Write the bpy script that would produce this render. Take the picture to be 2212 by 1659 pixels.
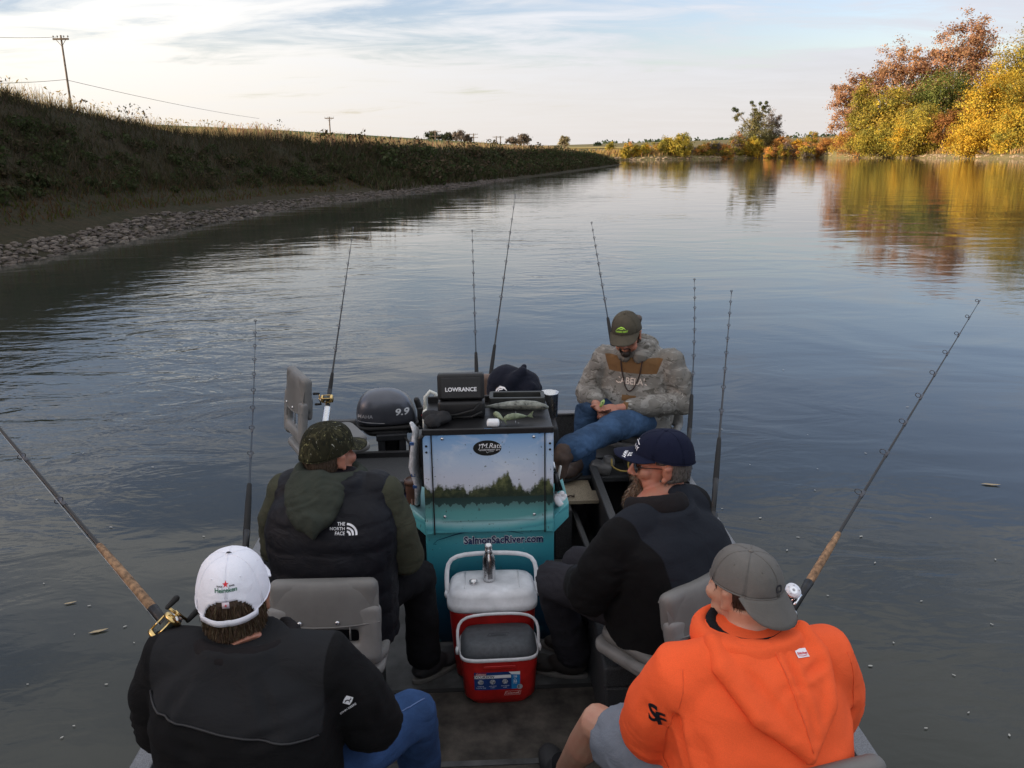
import bpy, bmesh, math, random
import numpy as np
from mathutils import Vector, Matrix, Quaternion, noise
from mathutils.bvhtree import BVHTree

random.seed(7)
RNG = np.random.default_rng(11)
for o in list(bpy.data.objects):
    bpy.data.objects.remove(o)
SC = bpy.context.scene
COL = SC.collection

# ---------------------------------------------------------------- camera
CAM_H = 2.45
PITCH = math.radians(15.57)
ROLL = math.atan(0.0125)
cF = Vector((0, math.cos(PITCH), -math.sin(PITCH)))
cR0 = Vector((1, 0, 0))
cU0 = cR0.cross(cF)
cR = cR0 * math.cos(ROLL) - cU0 * math.sin(ROLL)
cU = cU0 * math.cos(ROLL) + cR0 * math.sin(ROLL)
cam_data = bpy.data.cameras.new('camera')
cam_data.sensor_width = 36.0
cam_data.lens = 36.0 * 1780.0 / 2212.0
cam_data.clip_start = 0.05
cam_data.clip_end = 4000
cam = bpy.data.objects.new('camera', cam_data)
COL.objects.link(cam)
M = Matrix((cR, cU, -cF)).transposed().to_4x4()
M.translation = (0, 0, CAM_H)
cam.matrix_world = M
SC.camera = cam

# ---------------------------------------------------------------- sun and sky
SUN_AZ = math.radians(-110)     # measured from +Y towards +X: low sun over the left bank
SUN_EL = math.radians(7.0)
S_DIR = Vector((math.sin(SUN_AZ) * math.cos(SUN_EL), math.cos(SUN_AZ) * math.cos(SUN_EL), math.sin(SUN_EL)))
sun_data = bpy.data.lights.new('sun', 'SUN')
sun_data.energy = 3.9
sun_data.angle = math.radians(0.53)
sun_data.color = (1.0, 0.86, 0.66)
sun = bpy.data.objects.new('sun', sun_data)
COL.objects.link(sun)
sun.rotation_mode = 'QUATERNION'
sun.rotation_quaternion = S_DIR.to_track_quat('Z', 'Y')

world = bpy.data.worlds.new('World')
SC.world = world
world.use_nodes = True
wt = world.node_tree
wt.nodes.clear()


class NT:
    """small helper for writing node trees"""
    def __init__(self, tree):
        self.t = tree

    def n(self, kind, **kw):
        nd = self.t.nodes.new(kind)
        for k, v in kw.items():
            setattr(nd, k, v)
        return nd

    def link(self, a, b):
        self.t.links.new(a, b)

    def val(self, sock, v):
        if hasattr(v, 'links'):
            self.link(v, sock)
        else:
            sock.default_value = v

    def math(self, op, a, b=0.0, c=None, clamp=False):
        nd = self.n('ShaderNodeMath', operation=op, use_clamp=clamp)
        self.val(nd.inputs[0], a)
        self.val(nd.inputs[1], b)
        if c is not None:
            self.val(nd.inputs[2], c)
        return nd.outputs[0]

    def vmath(self, op, a, b=(0, 0, 0)):
        nd = self.n('ShaderNodeVectorMath', operation=op)
        self.val(nd.inputs[0], a)
        self.val(nd.inputs[1], b)
        return nd.outputs[1] if op in ('DOT_PRODUCT', 'LENGTH') else nd.outputs[0]

    def mix(self, f, a, b, blend='MIX'):
        nd = self.n('ShaderNodeMix', data_type='RGBA', blend_type=blend)
        self.val(nd.inputs['Factor'], f)
        for s, v in ((nd.inputs[6], a), (nd.inputs[7], b)):
            if isinstance(v, (tuple, list)) and len(v) == 3:
                v = (*v, 1)
            self.val(s, v)
        return nd.outputs[2]

    def noise(self, vec=None, scale=5.0, detail=3.0, rough=0.5, dist=0.0):
        nd = self.n('ShaderNodeTexNoise')
        if vec is not None:
            self.link(vec, nd.inputs['Vector'])
        nd.inputs['Scale'].default_value = scale
        nd.inputs['Detail'].default_value = detail
        nd.inputs['Roughness'].default_value = rough
        nd.inputs['Distortion'].default_value = dist
        return nd.outputs['Fac']

    def ramp(self, f, stops, interp='LINEAR'):
        nd = self.n('ShaderNodeValToRGB')
        cr = nd.color_ramp
        cr.interpolation = interp
        while len(cr.elements) > 1:
            cr.elements.remove(cr.elements[0])
        first = True
        for p, c in stops:
            if isinstance(c, (int, float)):
                c = (c, c, c)
            e = cr.elements[0] if first else cr.elements.new(p)
            if first:
                e.position = p
                first = False
            e.color = (*c, 1)
        self.link(f, nd.inputs[0])
        return nd.outputs[0]

    def mapr(self, v, a, b, c, d, smooth=False):
        nd = self.n('ShaderNodeMapRange')
        if smooth:
            nd.interpolation_type = 'SMOOTHSTEP'
        self.val(nd.inputs[0], v)
        for i, x in enumerate((a, b, c, d)):
            nd.inputs[i + 1].default_value = x
        return nd.outputs[0]

    def mapping(self, vec, scale=(1, 1, 1), loc=(0, 0, 0), rot=(0, 0, 0)):
        nd = self.n('ShaderNodeMapping')
        self.link(vec, nd.inputs[0])
        nd.inputs['Location'].default_value = loc
        nd.inputs['Rotation'].default_value = rot
        nd.inputs['Scale'].default_value = scale
        return nd.outputs[0]


w = NT(wt)
sky = w.n('ShaderNodeTexSky', sky_type='NISHITA')
sky.sun_disc = False
sky.sun_elevation = SUN_EL
sky.sun_rotation = SUN_AZ
sky.altitude = 30
sky.air_density = 1.0
sky.dust_density = 1.6
sky.ozone_density = 1.2
wdir = w.n('ShaderNodeTexCoord').outputs['Generated']
wsep = w.n('ShaderNodeSeparateXYZ')
w.link(wdir, wsep.inputs[0])
dz = w.math('MAXIMUM', wsep.outputs[2], 0.0)
den = w.math('ADD', dz, 0.10)
cmb = w.n('ShaderNodeCombineXYZ')
w.link(w.math('DIVIDE', wsep.outputs[0], den), cmb.inputs[0])
w.link(w.math('DIVIDE', wsep.outputs[1], den), cmb.inputs[1])
plane = cmb.outputs[0]
# thin veil of cirrus stretched across the view, broken higher up
n1 = w.noise(w.mapping(plane, scale=(0.30, 0.95, 1), rot=(0, 0, math.radians(-14)), loc=(3.1, 0.7, 0)), 1.0, 7, 0.58, 0.5)
n2 = w.noise(w.mapping(plane, scale=(0.8, 1.6, 1), rot=(0, 0, math.radians(24)), loc=(0, 5, 2)), 1.6, 8, 0.62, 0.6)
nn = w.math('ADD', w.math('MULTIPLY', n1, 0.55), w.math('MULTIPLY', n2, 0.45))
veil = w.math('ADD', w.mapr(dz, 0.0, 0.17, 0.26, 0.012, True), w.mapr(dz, 0.38, 0.70, 0.0, 0.16, True))  # second term: unseen cloud cover added overhead to brighten the boat
cov = w.mapr(w.math('ADD', nn, veil), 0.47, 0.63, 0.0, 1.0, True)
# colour of the veil: warm white towards the sun, lilac grey away from it, brightened overhead as added fill for the boat
sdot = w.vmath('DOT_PRODUCT', wdir, tuple(Vector((S_DIR.x, S_DIR.y, 0.12)).normalized()))
warm = w.mapr(sdot, -0.75, 0.50, 0.0, 1.0, True)
ccol = w.mix(warm, (2.35, 2.43, 2.70), (4.7, 4.45, 3.95))
ccol = w.mix(w.mapr(n2, 0.40, 0.72, 0.0, 0.30), ccol, (3.3, 3.5, 3.9))
low = w.mapr(dz, 0.0, 0.16, 0.60, 0.0, True)
ccol = w.mix(low, ccol, (3.05, 2.80, 2.60))
ccol = w.mix(w.mapr(dz, 0.15, 0.6, 0.0, 0.9, True), ccol, (3.7, 3.75, 3.95))
skyc = w.mix(1.0, sky.outputs[0], (1.06, 0.98, 1.22), 'MULTIPLY')
allc = w.mix(w.math('MULTIPLY', cov, 0.92), skyc, ccol)
bg = w.n('ShaderNodeBackground')
w.link(allc, bg.inputs[0])
bg.inputs[1].default_value = 0.15
w.link(bg.outputs[0], w.n('ShaderNodeOutputWorld').inputs[0])

SC.view_settings.view_transform = 'Standard'
SC.view_settings.look = 'None'
SC.view_settings.gamma = 1.0
SC.view_settings.use_curve_mapping = False
SC.view_settings.exposure = 0.95
SC.cycles.use_denoising = True
try:
    SC.cycles.denoiser = 'OPENIMAGEDENOISE'
except Exception:
    pass
SC.cycles.use_adaptive_sampling = True
SC.cycles.adaptive_threshold = 0.015
SC.cycles.max_bounces = 6
SC.cycles.diffuse_bounces = 3
SC.cycles.glossy_bounces = 3
SC.cycles.transparent_max_bounces = 8
SC.cycles.caustics_reflective = False
SC.cycles.caustics_refractive = False
SC.cycles.sample_clamp_indirect = 6.0

# ---------------------------------------------------------------- materials
MATS = {}


def mat(name, color, rough=0.6, metal=0.0, var=0.12, vscale=14.0, bump=0.0, bscale=120.0, spec=0.5, sheen=0.0,
        coat=0.0, col2=None, alpha=None, emission=None, trans=0.0, ior=1.45, bdist=0.002):
    if name in MATS:
        return MATS[name]
    m = bpy.data.materials.new(name)
    m.use_nodes = True
    t = NT(m.node_tree)
    bs = m.node_tree.nodes['Principled BSDF']
    tc = t.n('ShaderNodeTexCoord').outputs['Object']
    nz = t.noise(tc, vscale, 5, 0.6)
    c2 = col2 or tuple(max(0.0, c * (1 - 2.2 * var)) for c in color)
    c1 = tuple(min(1.0, c * (1 + var)) for c in color)
    f = t.mapr(nz, 0.3, 0.7, 0.0, 1.0)
    t.link(t.mix(f, c2, c1), bs.inputs['Base Color'])
    bs.inputs['Metallic'].default_value = metal
    bs.inputs['IOR'].default_value = ior
    bs.inputs['Specular IOR Level'].default_value = spec
    t.link(t.mapr(nz, 0.2, 0.8, max(0.02, rough * 0.82), min(1, rough * 1.15)), bs.inputs['Roughness'])
    if sheen:
        bs.inputs['Sheen Weight'].default_value = sheen
        bs.inputs['Sheen Roughness'].default_value = 0.5
    if coat:
        bs.inputs['Coat Weight'].default_value = coat
        bs.inputs['Coat Roughness'].default_value = 0.1
    if trans:
        bs.inputs['Transmission Weight'].default_value = trans
    if bump:
        b = t.n('ShaderNodeBump')
        b.inputs['Strength'].default_value = bump
        b.inputs['Distance'].default_value = bdist
        t.link(t.noise(tc, bscale, 4, 0.6), b.inputs['Height'])
        t.link(b.outputs[0], bs.inputs['Normal'])
    MATS[name] = m
    return m


def fabric(name, color, weave=420.0, var=0.15, sheen=0.0, rough=0.95, folds=0.6, fscale=9.0, dist=0.012):
    """cloth: weave relief plus soft wrinkles"""
    if name in MATS:
        return MATS[name]
    m = bpy.data.materials.new(name)
    m.use_nodes = True
    t = NT(m.node_tree)
    bs = m.node_tree.nodes['Principled BSDF']
    tc = t.n('ShaderNodeTexCoord').outputs['Object']
    a = t.noise(tc, 6.0, 5, 0.6)
    g = t.noise(tc, weave, 2, 0.5)
    c2 = tuple(c * (1 - 2 * var) for c in color)
    c1 = tuple(min(1, c * (1 + var)) for c in color)
    c = t.mix(t.mapr(a, 0.3, 0.7, 0, 1), c2, c1)
    c = t.mix(t.mapr(g, 0.3, 0.7, 0.0, 0.35), c, tuple(x * 0.6 for x in color))
    t.link(c, bs.inputs['Base Color'])
    bs.inputs['Roughness'].default_value = rough
    bs.inputs['Specular IOR Level'].default_value = 0.2
    if sheen:
        bs.inputs['Sheen Weight'].default_value = sheen
        bs.inputs['Sheen Roughness'].default_value = 0.4
    wr = t.noise(t.mapping(tc, scale=(1, 1, 1.6), rot=(0.5, 0.3, 0.4)), fscale, 4, 0.55, 1.1)
    b1 = t.n('ShaderNodeBump')
    b1.inputs['Strength'].default_value = folds
    b1.inputs['Distance'].default_value = dist
    t.link(wr, b1.inputs['Height'])
    b2 = t.n('ShaderNodeBump')
    b2.inputs['Strength'].default_value = 0.35
    b2.inputs['Distance'].default_value = 0.001
    t.link(g, b2.inputs['Height'])
    t.link(b1.outputs[0], b2.inputs['Normal'])
    t.link(b2.outputs[0], bs.inputs['Normal'])
    MATS[name] = m
    return m


def leaf_mat(name, rough=0.6, transl=0.35):
    """leaves and blades: every leaf carries its own tint"""
    if name in MATS:
        return MATS[name]
    m = bpy.data.materials.new(name)
    m.use_nodes = True
    t = NT(m.node_tree)
    nt = m.node_tree
    nt.nodes.clear()
    at = t.n('ShaderNodeAttribute', attribute_name='tint')
    d = t.n('ShaderNodeBsdfDiffuse')
    tr = t.n('ShaderNodeBsdfTranslucent')
    t.link(at.outputs['Color'], d.inputs[0])
    t.link(at.outputs['Color'], tr.inputs[0])
    mx = t.n('ShaderNodeMixShader')
    mx.inputs[0].default_value = transl
    t.link(d.outputs[0], mx.inputs[1])
    t.link(tr.outputs[0], mx.inputs[2])
    t.link(mx.outputs[0], t.n('ShaderNodeOutputMaterial').inputs[0])
    MATS[name] = m
    return m


# ---------------------------------------------------------------- object helpers
def props(o, label=None, cat=None, group=None, kind=None):
    if label:
        o['label'] = label
    if cat:
        o['category'] = cat
    if group:
        o['group'] = group
    if kind:
        o['kind'] = kind
    return o


def thing(name, label, cat, loc=(0, 0, 0), rotz=0.0, group=None):
    o = bpy.data.objects.new(name, None)
    o.empty_display_size = 0.1
    COL.objects.link(o)
    o.location = loc
    o.rotation_euler = (0, 0, rotz)
    return props(o, label, cat, group)


def link(name, me, m, parent=None, loc=None):
    o = bpy.data.objects.new(name, me)
    if m is not None and not me.materials:
        me.materials.append(m)
    COL.objects.link(o)
    if parent is not None:
        o.parent = parent
    if loc is not None:
        o.location = loc
    return o


def fast_mesh(name, verts, faces, smooth=False, tint=None):
    """verts (N,3) array, faces (M,k) array of equal-sided faces"""
    verts = np.asarray(verts, dtype=np.float32)
    faces = np.asarray(faces, dtype=np.int32)
    me = bpy.data.meshes.new(name)
    k = faces.shape[1]
    me.vertices.add(len(verts))
    me.vertices.foreach_set('co', verts.ravel())
    me.loops.add(faces.size)
    me.loops.foreach_set('vertex_index', faces.ravel())
    me.polygons.add(len(faces))
    me.polygons.foreach_set('loop_start', np.arange(0, faces.size, k, dtype=np.int32))
    me.polygons.foreach_set('loop_total', np.full(len(faces), k, dtype=np.int32))
    if smooth:
        me.polygons.foreach_set('use_smooth', np.ones(len(faces), dtype=bool))
    me.update(calc_edges=True)
    me.validate()
    if tint is not None:
        at = me.attributes.new('tint', 'FLOAT_COLOR', 'POINT')
        c = np.ones((len(verts), 4), dtype=np.float32)
        c[:, :3] = tint
        at.data.foreach_set('color', c.ravel())
    return me


def V(*a):
    return Vector(a[0] if len(a) == 1 else a)


class MB:
    """collects shapes; build() links them as ONE mesh object"""
    def __init__(self):
        self.v = []
        self.f = []

    def add(self, vs, fs):
        k = len(self.v)
        self.v += [tuple(x) for x in vs]
        self.f += [tuple(i + k for i in f) for f in fs]
        return self

    def box(self, c, s, rot=None, taper=1.0):
        c = V(c)
        hx, hy, hz = s[0] / 2, s[1] / 2, s[2] / 2
        vs = []
        for z in (-1, 1):
            k = taper if z < 0 else 1.0
            for x, y in ((-1, -1), (1, -1), (1, 1), (-1, 1)):
                p = V(x * hx * k, y * hy * k, z * hz)
                if rot is not None:
                    p = rot @ p
                vs.append(c + p)
        return self.add(vs, [(3, 2, 1, 0), (4, 5, 6, 7), (0, 1, 5, 4), (1, 2, 6, 5), (2, 3, 7, 6), (3, 0, 4, 7)])

    def ring_loft(self, rings, cap=True, close=True):
        n = len(rings[0])
        k0 = len(self.v)
        vs = [p for r in rings for p in r]
        fs = []
        for i in range(len(rings) - 1):
            for j in range(n if close else n - 1):
                a, b = i * n + j, i * n + (j + 1) % n
                fs.append((a, b, b + n, a + n))
        if cap and close:
            fs.append(tuple(range(n - 1, -1, -1)))
            fs.append(tuple((len(rings) - 1) * n + j for j in range(n)))
        return self.add(vs, fs)

    def tube(self, pts, radii, seg=10, ell=1.0, up=None, cap=True, round_ends=False):
        pts = [V(p) for p in pts]
        if isinstance(radii, (int, float)):
            radii = [radii] * len(pts)
        radii = list(radii)
        if round_ends:
            d0 = (pts[0] - pts[1]).normalized()
            d1 = (pts[-1] - pts[-2]).normalized()
            r0, r1 = radii[0], radii[-1]
            pre = [(pts[0] + d0 * r0 * s, r0 * c) for s, c in ((0.98, 0.2), (0.8, 0.6), (0.45, 0.89))]
            post = [(pts[-1] + d1 * r1 * s, r1 * c) for s, c in ((0.45, 0.89), (0.8, 0.6), (0.98, 0.2))]
            pts = [p for p, _ in pre] + pts + [p for p, _ in post]
            radii = [r for _, r in pre] + radii + [r for _, r in post]
        rings = []
        prev = None
        for i, p in enumerate(pts):
            a = pts[max(0, i - 1)]
            b = pts[min(len(pts) - 1, i + 1)]
            d = (b - a)
            d = d.normalized() if d.length > 1e-9 else V(0, 0, 1)
            if prev is None:
                u = V(up) if up is not None else (V(0, 0, 1) if abs(d.z) < 0.9 else V(0, 1, 0))
            else:
                u = prev
            u = (u - d * u.dot(d))
            u = u.normalized() if u.length > 1e-6 else d.orthogonal().normalized()
            prev = u
            s = d.cross(u)
            r = radii[i]
            rings.append([p + (u * math.cos(t) * r * ell + s * math.sin(t) * r) for t in [2 * math.pi * j / seg for j in range(seg)]])
        return self.ring_loft(rings, cap)

    def ball(self, c, r, rot=None, seg=16, rings=10):
        c = V(c)
        if isinstance(r, (int, float)):
            r = (r, r, r)
        rr = []
        for i in range(1, rings):
            ph = math.pi * i / rings
            row = []
            for j in range(seg):
                th = 2 * math.pi * j / seg
                p = V(math.sin(ph) * math.cos(th) * r[0], math.sin(ph) * math.sin(th) * r[1], -math.cos(ph) * r[2])
                row.append(c + (rot @ p if rot is not None else p))
            rr.append(row)
        top, bot = V(0, 0, r[2]), V(0, 0, -r[2])
        if rot is not None:
            top, bot = rot @ top, rot @ bot
        k = len(self.v)
        self.ring_loft(rr, cap=False)
        nb = len(self.v)
        self.v += [tuple(c + bot), tuple(c + top)]
        for j in range(seg):
            self.f.append((nb, k + (j + 1) % seg, k + j))
            o = k + (rings - 2) * seg
            self.f.append((nb + 1, o + j, o + (j + 1) % seg))
        return self

    def lathe(self, prof, c=(0, 0, 0), seg=24, rot=None, cap=True):
        c = V(c)
        rings = []
        for r, z in prof:
            row = []
            for j in range(seg):
                t = 2 * math.pi * j / seg
                p = V(r * math.cos(t), r * math.sin(t), z)
                row.append(c + (rot @ p if rot is not None else p))
            rings.append(row)
        return self.ring_loft(rings, cap)

    def rbox(self, c, s, r=0.02, rot=None, seg=4, taper=1.0, n_edge=1, zr=None):
        """box with rounded vertical corners and softly rounded top and bottom edges"""
        c = V(c)
        hx, hy, hz = s[0] / 2, s[1] / 2, s[2] / 2
        zr = min(r, hz) if zr is None else zr
        levels = []
        for i in range(seg + 1):
            a = math.pi / 2 * i / seg
            levels.append((-hz + zr * (1 - math.sin(a)), zr * (1 - math.cos(a))))
        levels = levels[::1]
        lv = [(z, ins) for z, ins in levels][::1]
        lv = sorted(lv) + sorted((-z, ins) for z, ins in lv)
        rings = []
        for z, ins in lv:
            k = taper + (1 - taper) * ((z + hz) / (2 * hz))
            row = []
            for qx, qy, a0 in ((1, 1, 0), (-1, 1, math.pi / 2), (-1, -1, math.pi), (1, -1, 1.5 * math.pi)):
                for i in range(seg + 1):
                    a = a0 + math.pi / 2 * i / seg
                    rr = max(r - ins, 0.0005)
                    p = V((qx * (hx - r) + rr * math.cos(a)) * k, (qy * (hy - r) + rr * math.sin(a)) * k, z)
                    row.append(c + (rot @ p if rot is not None else p))
            rings.append(row)
        return self.ring_loft(rings)

    def plate(self, outline, p0, ax, ay, thick, nrm=None):
        """flat outline [(u,v)] extruded by thick along its normal"""
        p0, ax, ay = V(p0), V(ax), V(ay)
        nz = V(nrm) if nrm is not None else ax.cross(ay).normalized()
        n = len(outline)
        a = [p0 + ax * u + ay * v for u, v in outline]
        return self.add(a + [p + nz * thick for p in a],
                        [tuple(range(n - 1, -1, -1)), tuple(range(n, 2 * n))] +
                        [(i, (i + 1) % n, n + (i + 1) % n, n + i) for i in range(n)])

    def mesh(self, name, origin=(0, 0, 0), smooth=True, weld=False):
        o = V(origin)
        me = bpy.data.meshes.new(name)
        me.from_pydata([tuple(V(p) - o) for p in self.v], [], self.f)
        bm = bmesh.new()
        bm.from_mesh(me)
        bmesh.ops.recalc_face_normals(bm, faces=bm.faces[:])
        bm.to_mesh(me)
        bm.free()
        if smooth:
            me.polygons.foreach_set('use_smooth', [True] * len(me.polygons))
        return me

    def build(self, name, m, parent=None, origin=(0, 0, 0), smooth=True, bevel=0.0, bseg=2, voxel=0.0, sm=0, sub=0, fold=None, loc=None,
              auto=None):
        me = self.mesh(name, origin, smooth)
        if voxel or bevel or sub or sm:
            me = baked(me, bevel, bseg, voxel, sm, sub)
        if fold is not None:
            fold(me, V(origin))
        if smooth:
            me.polygons.foreach_set('use_smooth', [True] * len(me.polygons))
        if auto is not None:
            sharp(me, auto)
        return link(name, me, m, parent, loc)


def sharp(me, deg):
    bm = bmesh.new()
    bm.from_mesh(me)
    lim = math.radians(deg)
    for e in bm.edges:
        if len(e.link_faces) == 2 and e.calc_face_angle(0) > lim:
            e.smooth = False
    bm.to_mesh(me)
    bm.free()


def baked(me, bevel=0.0, bseg=2, voxel=0.0, sm=0, sub=0):
    o = bpy.data.objects.new('tmp', me)
    COL.objects.link(o)
    if bevel:
        b = o.modifiers.new('b', 'BEVEL')
        b.width = bevel
        b.segments = bseg
        b.limit_method = 'ANGLE'
        b.angle_limit = math.radians(35)
    if voxel:
        r = o.modifiers.new('r', 'REMESH')
        r.mode = 'VOXEL'
        r.voxel_size = voxel
        r.use_smooth_shade = True
    if sm:
        s = o.modifiers.new('s', 'SMOOTH')
        s.factor = 0.5
        s.iterations = sm
    if sub:
        u = o.modifiers.new('u', 'SUBSURF')
        u.levels = sub
        u.render_levels = sub
    dg = bpy.context.evaluated_depsgraph_get()
    out = bpy.data.meshes.new_from_object(o.evaluated_get(dg))
    out.name = me.name
    bpy.data.objects.remove(o)
    return out


def bvh_of(objs):
    """tree of the given mesh objects in world space"""
    vs, fs = [], []
    bpy.context.view_layer.update()
    for o in objs:
        k = len(vs)
        mw = o.matrix_world
        vs += [mw @ v.co for v in o.data.vertices]
        fs += [tuple(i + k for i in p.vertices) for p in o.data.polygons]
    return BVHTree.FromPolygons(vs, fs)


def text_flat(txt, size=1.0, bold=0.0, shear=0.0, spacing=1.0, align='CENTER', xs=1.0):
    cu = bpy.data.curves.new('txt', 'FONT')
    cu.body = txt
    cu.size = size
    cu.align_x = align
    cu.align_y = 'CENTER'
    cu.offset = bold * size
    cu.shear = shear
    cu.space_character = spacing
    cu.resolution_u = 3
    o = bpy.data.objects.new('txt', cu)
    COL.objects.link(o)
    dg = bpy.context.evaluated_depsgraph_get()
    me = bpy.data.meshes.new_from_object(o.evaluated_get(dg))
    bpy.data.objects.remove(o)
    vs = [(v.co.x * xs, v.co.y) for v in me.vertices]
    fs = [tuple(p.vertices) for p in me.polygons]
    bpy.data.meshes.remove(me)
    return vs, fs


def poly_flat(outline):
    return list(outline), [tuple(range(len(outline)))]


def stroke_flat(pts, wd):
    """a drawn line of the given width through 2D points"""
    vs, fs = [], []
    n = len(pts)
    for i, p in enumerate(pts):
        a, b = pts[max(0, i - 1)], pts[min(n - 1, i + 1)]
        dx, dy = b[0] - a[0], b[1] - a[1]
        l = math.hypot(dx, dy) or 1
        ww = wd[i] if isinstance(wd, (list, tuple)) else wd
        vs += [(p[0] - dy / l * ww / 2, p[1] + dx / l * ww / 2), (p[0] + dy / l * ww / 2, p[1] - dx / l * ww / 2)]
    for i in range(n - 1):
        fs.append((2 * i, 2 * i + 1, 2 * i + 3, 2 * i + 2))
    return vs, fs


def oval(rx, ry, n=28, cx=0, cy=0):
    return [(cx + rx * math.cos(2 * math.pi * i / n), cy + ry * math.sin(2 * math.pi * i / n)) for i in range(n)]


def star(r, n=5, cx=0, cy=0):
    return [(cx + (r if i % 2 == 0 else r * 0.4) * math.sin(math.pi * i / n), cy + (r if i % 2 == 0 else r * 0.4) * math.cos(math.pi * i / n)) for i in range(2 * n)]


def join_flat(*parts):
    vs, fs = [], []
    for pv, pf in parts:
        k = len(vs)
        vs += pv
        fs += [tuple(i + k for i in f) for f in pf]
    return vs, fs


def moved(flat, dx=0, dy=0, s=1.0, rot=0.0):
    c, q = math.cos(rot), math.sin(rot)
    return [((x * c - y * q) * s + dx, (x * q + y * c) * s + dy) for x, y in flat[0]], flat[1]


def decal(name, flat, p0, ax, ay, m, parent, targets=None, off=0.0012, sub=0.0):
    """print lying on a surface: flat outline at p0 with world axes, pressed onto targets along its normal"""
    p0, ax, ay = V(p0), V(ax).normalized(), V(ay)
    ay = (ay - ax * ay.dot(ax)).normalized()
    nz = ax.cross(ay)
    bm = bmesh.new()
    vs = [bm.verts.new((x, y, 0)) for x, y in flat[0]]
    for f in flat[1]:
        try:
            bm.faces.new([vs[i] for i in f])
        except ValueError:
            pass
    if sub:
        bmesh.ops.triangulate(bm, faces=bm.faces[:])
        for _ in range(4):
            es = [e for e in bm.edges if e.calc_length() > sub]
            if not es:
                break
            bmesh.ops.subdivide_edges(bm, edges=es, cuts=1)
            bmesh.ops.triangulate(bm, faces=bm.faces[:])
    tree = bvh_of(targets) if targets else None
    bpy.context.view_layer.update()
    inv = parent.matrix_world.inverted() if parent is not None else Matrix()
    lost = []
    for v in bm.verts:
        p = p0 + ax * v.co.x + ay * v.co.y
        if tree is not None:
            h = tree.ray_cast(p + nz * 0.25, -nz, 0.6)
            if h[0] is not None:
                p = h[0] + nz * off
            else:
                lost.append(v)
        v.co = inv @ p
    if lost:
        bmesh.ops.delete(bm, geom=lost, context='VERTS')
    me = bpy.data.meshes.new(name)
    bm.to_mesh(me)
    bm.free()
    return link(name, me, m, parent)


def copy_tree(o, parent=None):
    c = o.copy()
    COL.objects.link(c)
    c.parent = parent
    for ch in list(o.children):
        copy_tree(ch, c)
    return c


def ground_dir(x, y, Y):
    """ray through a picture position of the 2212-wide photograph, met at distance Y ahead (used only to read positions)"""
    r = cF + cR * ((x - 1106) / 1780.0) - cU * ((y - 829.5) / 1780.0)
    return V(0, 0, CAM_H) + r * (Y / r.y)

# ================================================================ the river and its banks
def water_material():
    m = bpy.data.materials.new('river_water')
    m.use_nodes = True
    t = NT(m.node_tree)
    bs = m.node_tree.nodes['Principled BSDF']
    tc = t.n('ShaderNodeTexCoord').outputs['Object']
    silt = t.noise(t.mapping(tc, scale=(1, 0.6, 1)), 0.22, 4, 0.55)
    t.link(t.mix(t.mapr(silt, 0.3, 0.7, 0, 1), (0.022, 0.027, 0.022), (0.042, 0.043, 0.034)), bs.inputs['Base Color'])
    bs.inputs['Roughness'].default_value = 0.035
    bs.inputs['IOR'].default_value = 1.333
    # ripples: fine chop, a longer swell, long slicks where the surface lies calm
    calm = t.mapr(t.noise(t.mapping(tc, scale=(0.55, 0.16, 1), rot=(0, 0, 0.15)), 0.16, 4, 0.55, 0.7), 0.40, 0.62, 0.10, 1.0, True)
    sx = t.n('ShaderNodeSeparateXYZ')
    t.link(tc, sx.inputs[0])
    left = t.math('MULTIPLY', t.mapr(sx.outputs[0], -10.5, -3.5, 0.22, 1.0, True), t.mapr(sx.outputs[0], 1.0, 14.0, 1.0, 0.30, True))
    near = t.mapr(sx.outputs[1], 5.0, 45.0, 1.0, 0.42, True)
    amp = t.math('MULTIPLY', calm, t.math('MULTIPLY', left, near))
    fine = t.noise(t.mapping(tc, scale=(1.0, 2.0, 1), rot=(0, 0, 0.22)), 4.2, 3, 0.5, 0.6)
    mid = t.noise(t.mapping(tc, scale=(0.75, 1.25, 1), rot=(0, 0, -0.25)), 1.15, 3, 0.5, 1.6)
    big = t.noise(t.mapping(tc, scale=(0.6, 1.0, 1), rot=(0, 0, 0.3)), 0.38, 2, 0.45, 1.4)
    h = t.math('ADD', t.math('MULTIPLY', fine, t.math('MULTIPLY', amp, 0.0060)), t.math('MULTIPLY', mid, t.math('MULTIPLY', amp, 0.027)))
    h = t.math('ADD', h, t.math('MULTIPLY', big, 0.018))
    b = t.n('ShaderNodeBump')
    b.inputs['Strength'].default_value = 1.0
    b.inputs['Distance'].default_value = 1.0
    t.link(h, b.inputs['Height'])
    t.link(b.outputs[0], bs.inputs['Normal'])
    return m


riv = link('river', fast_mesh('river', [(-1500, -300, 0), (1500, -300, 0), (1500, 2500, 0), (-1500, 2500, 0)], [(0, 1, 2, 3)]), water_material())
props(riv, kind='structure')
bed = link('ground', fast_mesh('ground', [(-1500, -300, -3), (1500, -300, -3), (1500, 2500, -3), (-1500, 2500, -3)], [(0, 1, 2, 3)]),
           mat('river_bed', (0.06, 0.05, 0.035), 0.9, vscale=0.4))
props(bed, kind='structure')


def resample(pts, step):
    pts = [V(p[0], p[1], 0) for p in pts]
    out = []
    for i in range(len(pts) - 1):
        p0, p1, p2, p3 = pts[max(0, i - 1)], pts[i], pts[i + 1], pts[min(len(pts) - 1, i + 2)]
        n = max(1, int((p2 - p1).length / step))
        for k in range(n):
            t = k / n
            out.append(0.5 * ((2 * p1) + (p2 - p0) * t + (2 * p0 - 5 * p1 + 4 * p2 - p3) * t * t + (3 * p1 - p0 - 3 * p2 + p3) * t ** 3))
    out.append(pts[-1])
    return out


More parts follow.
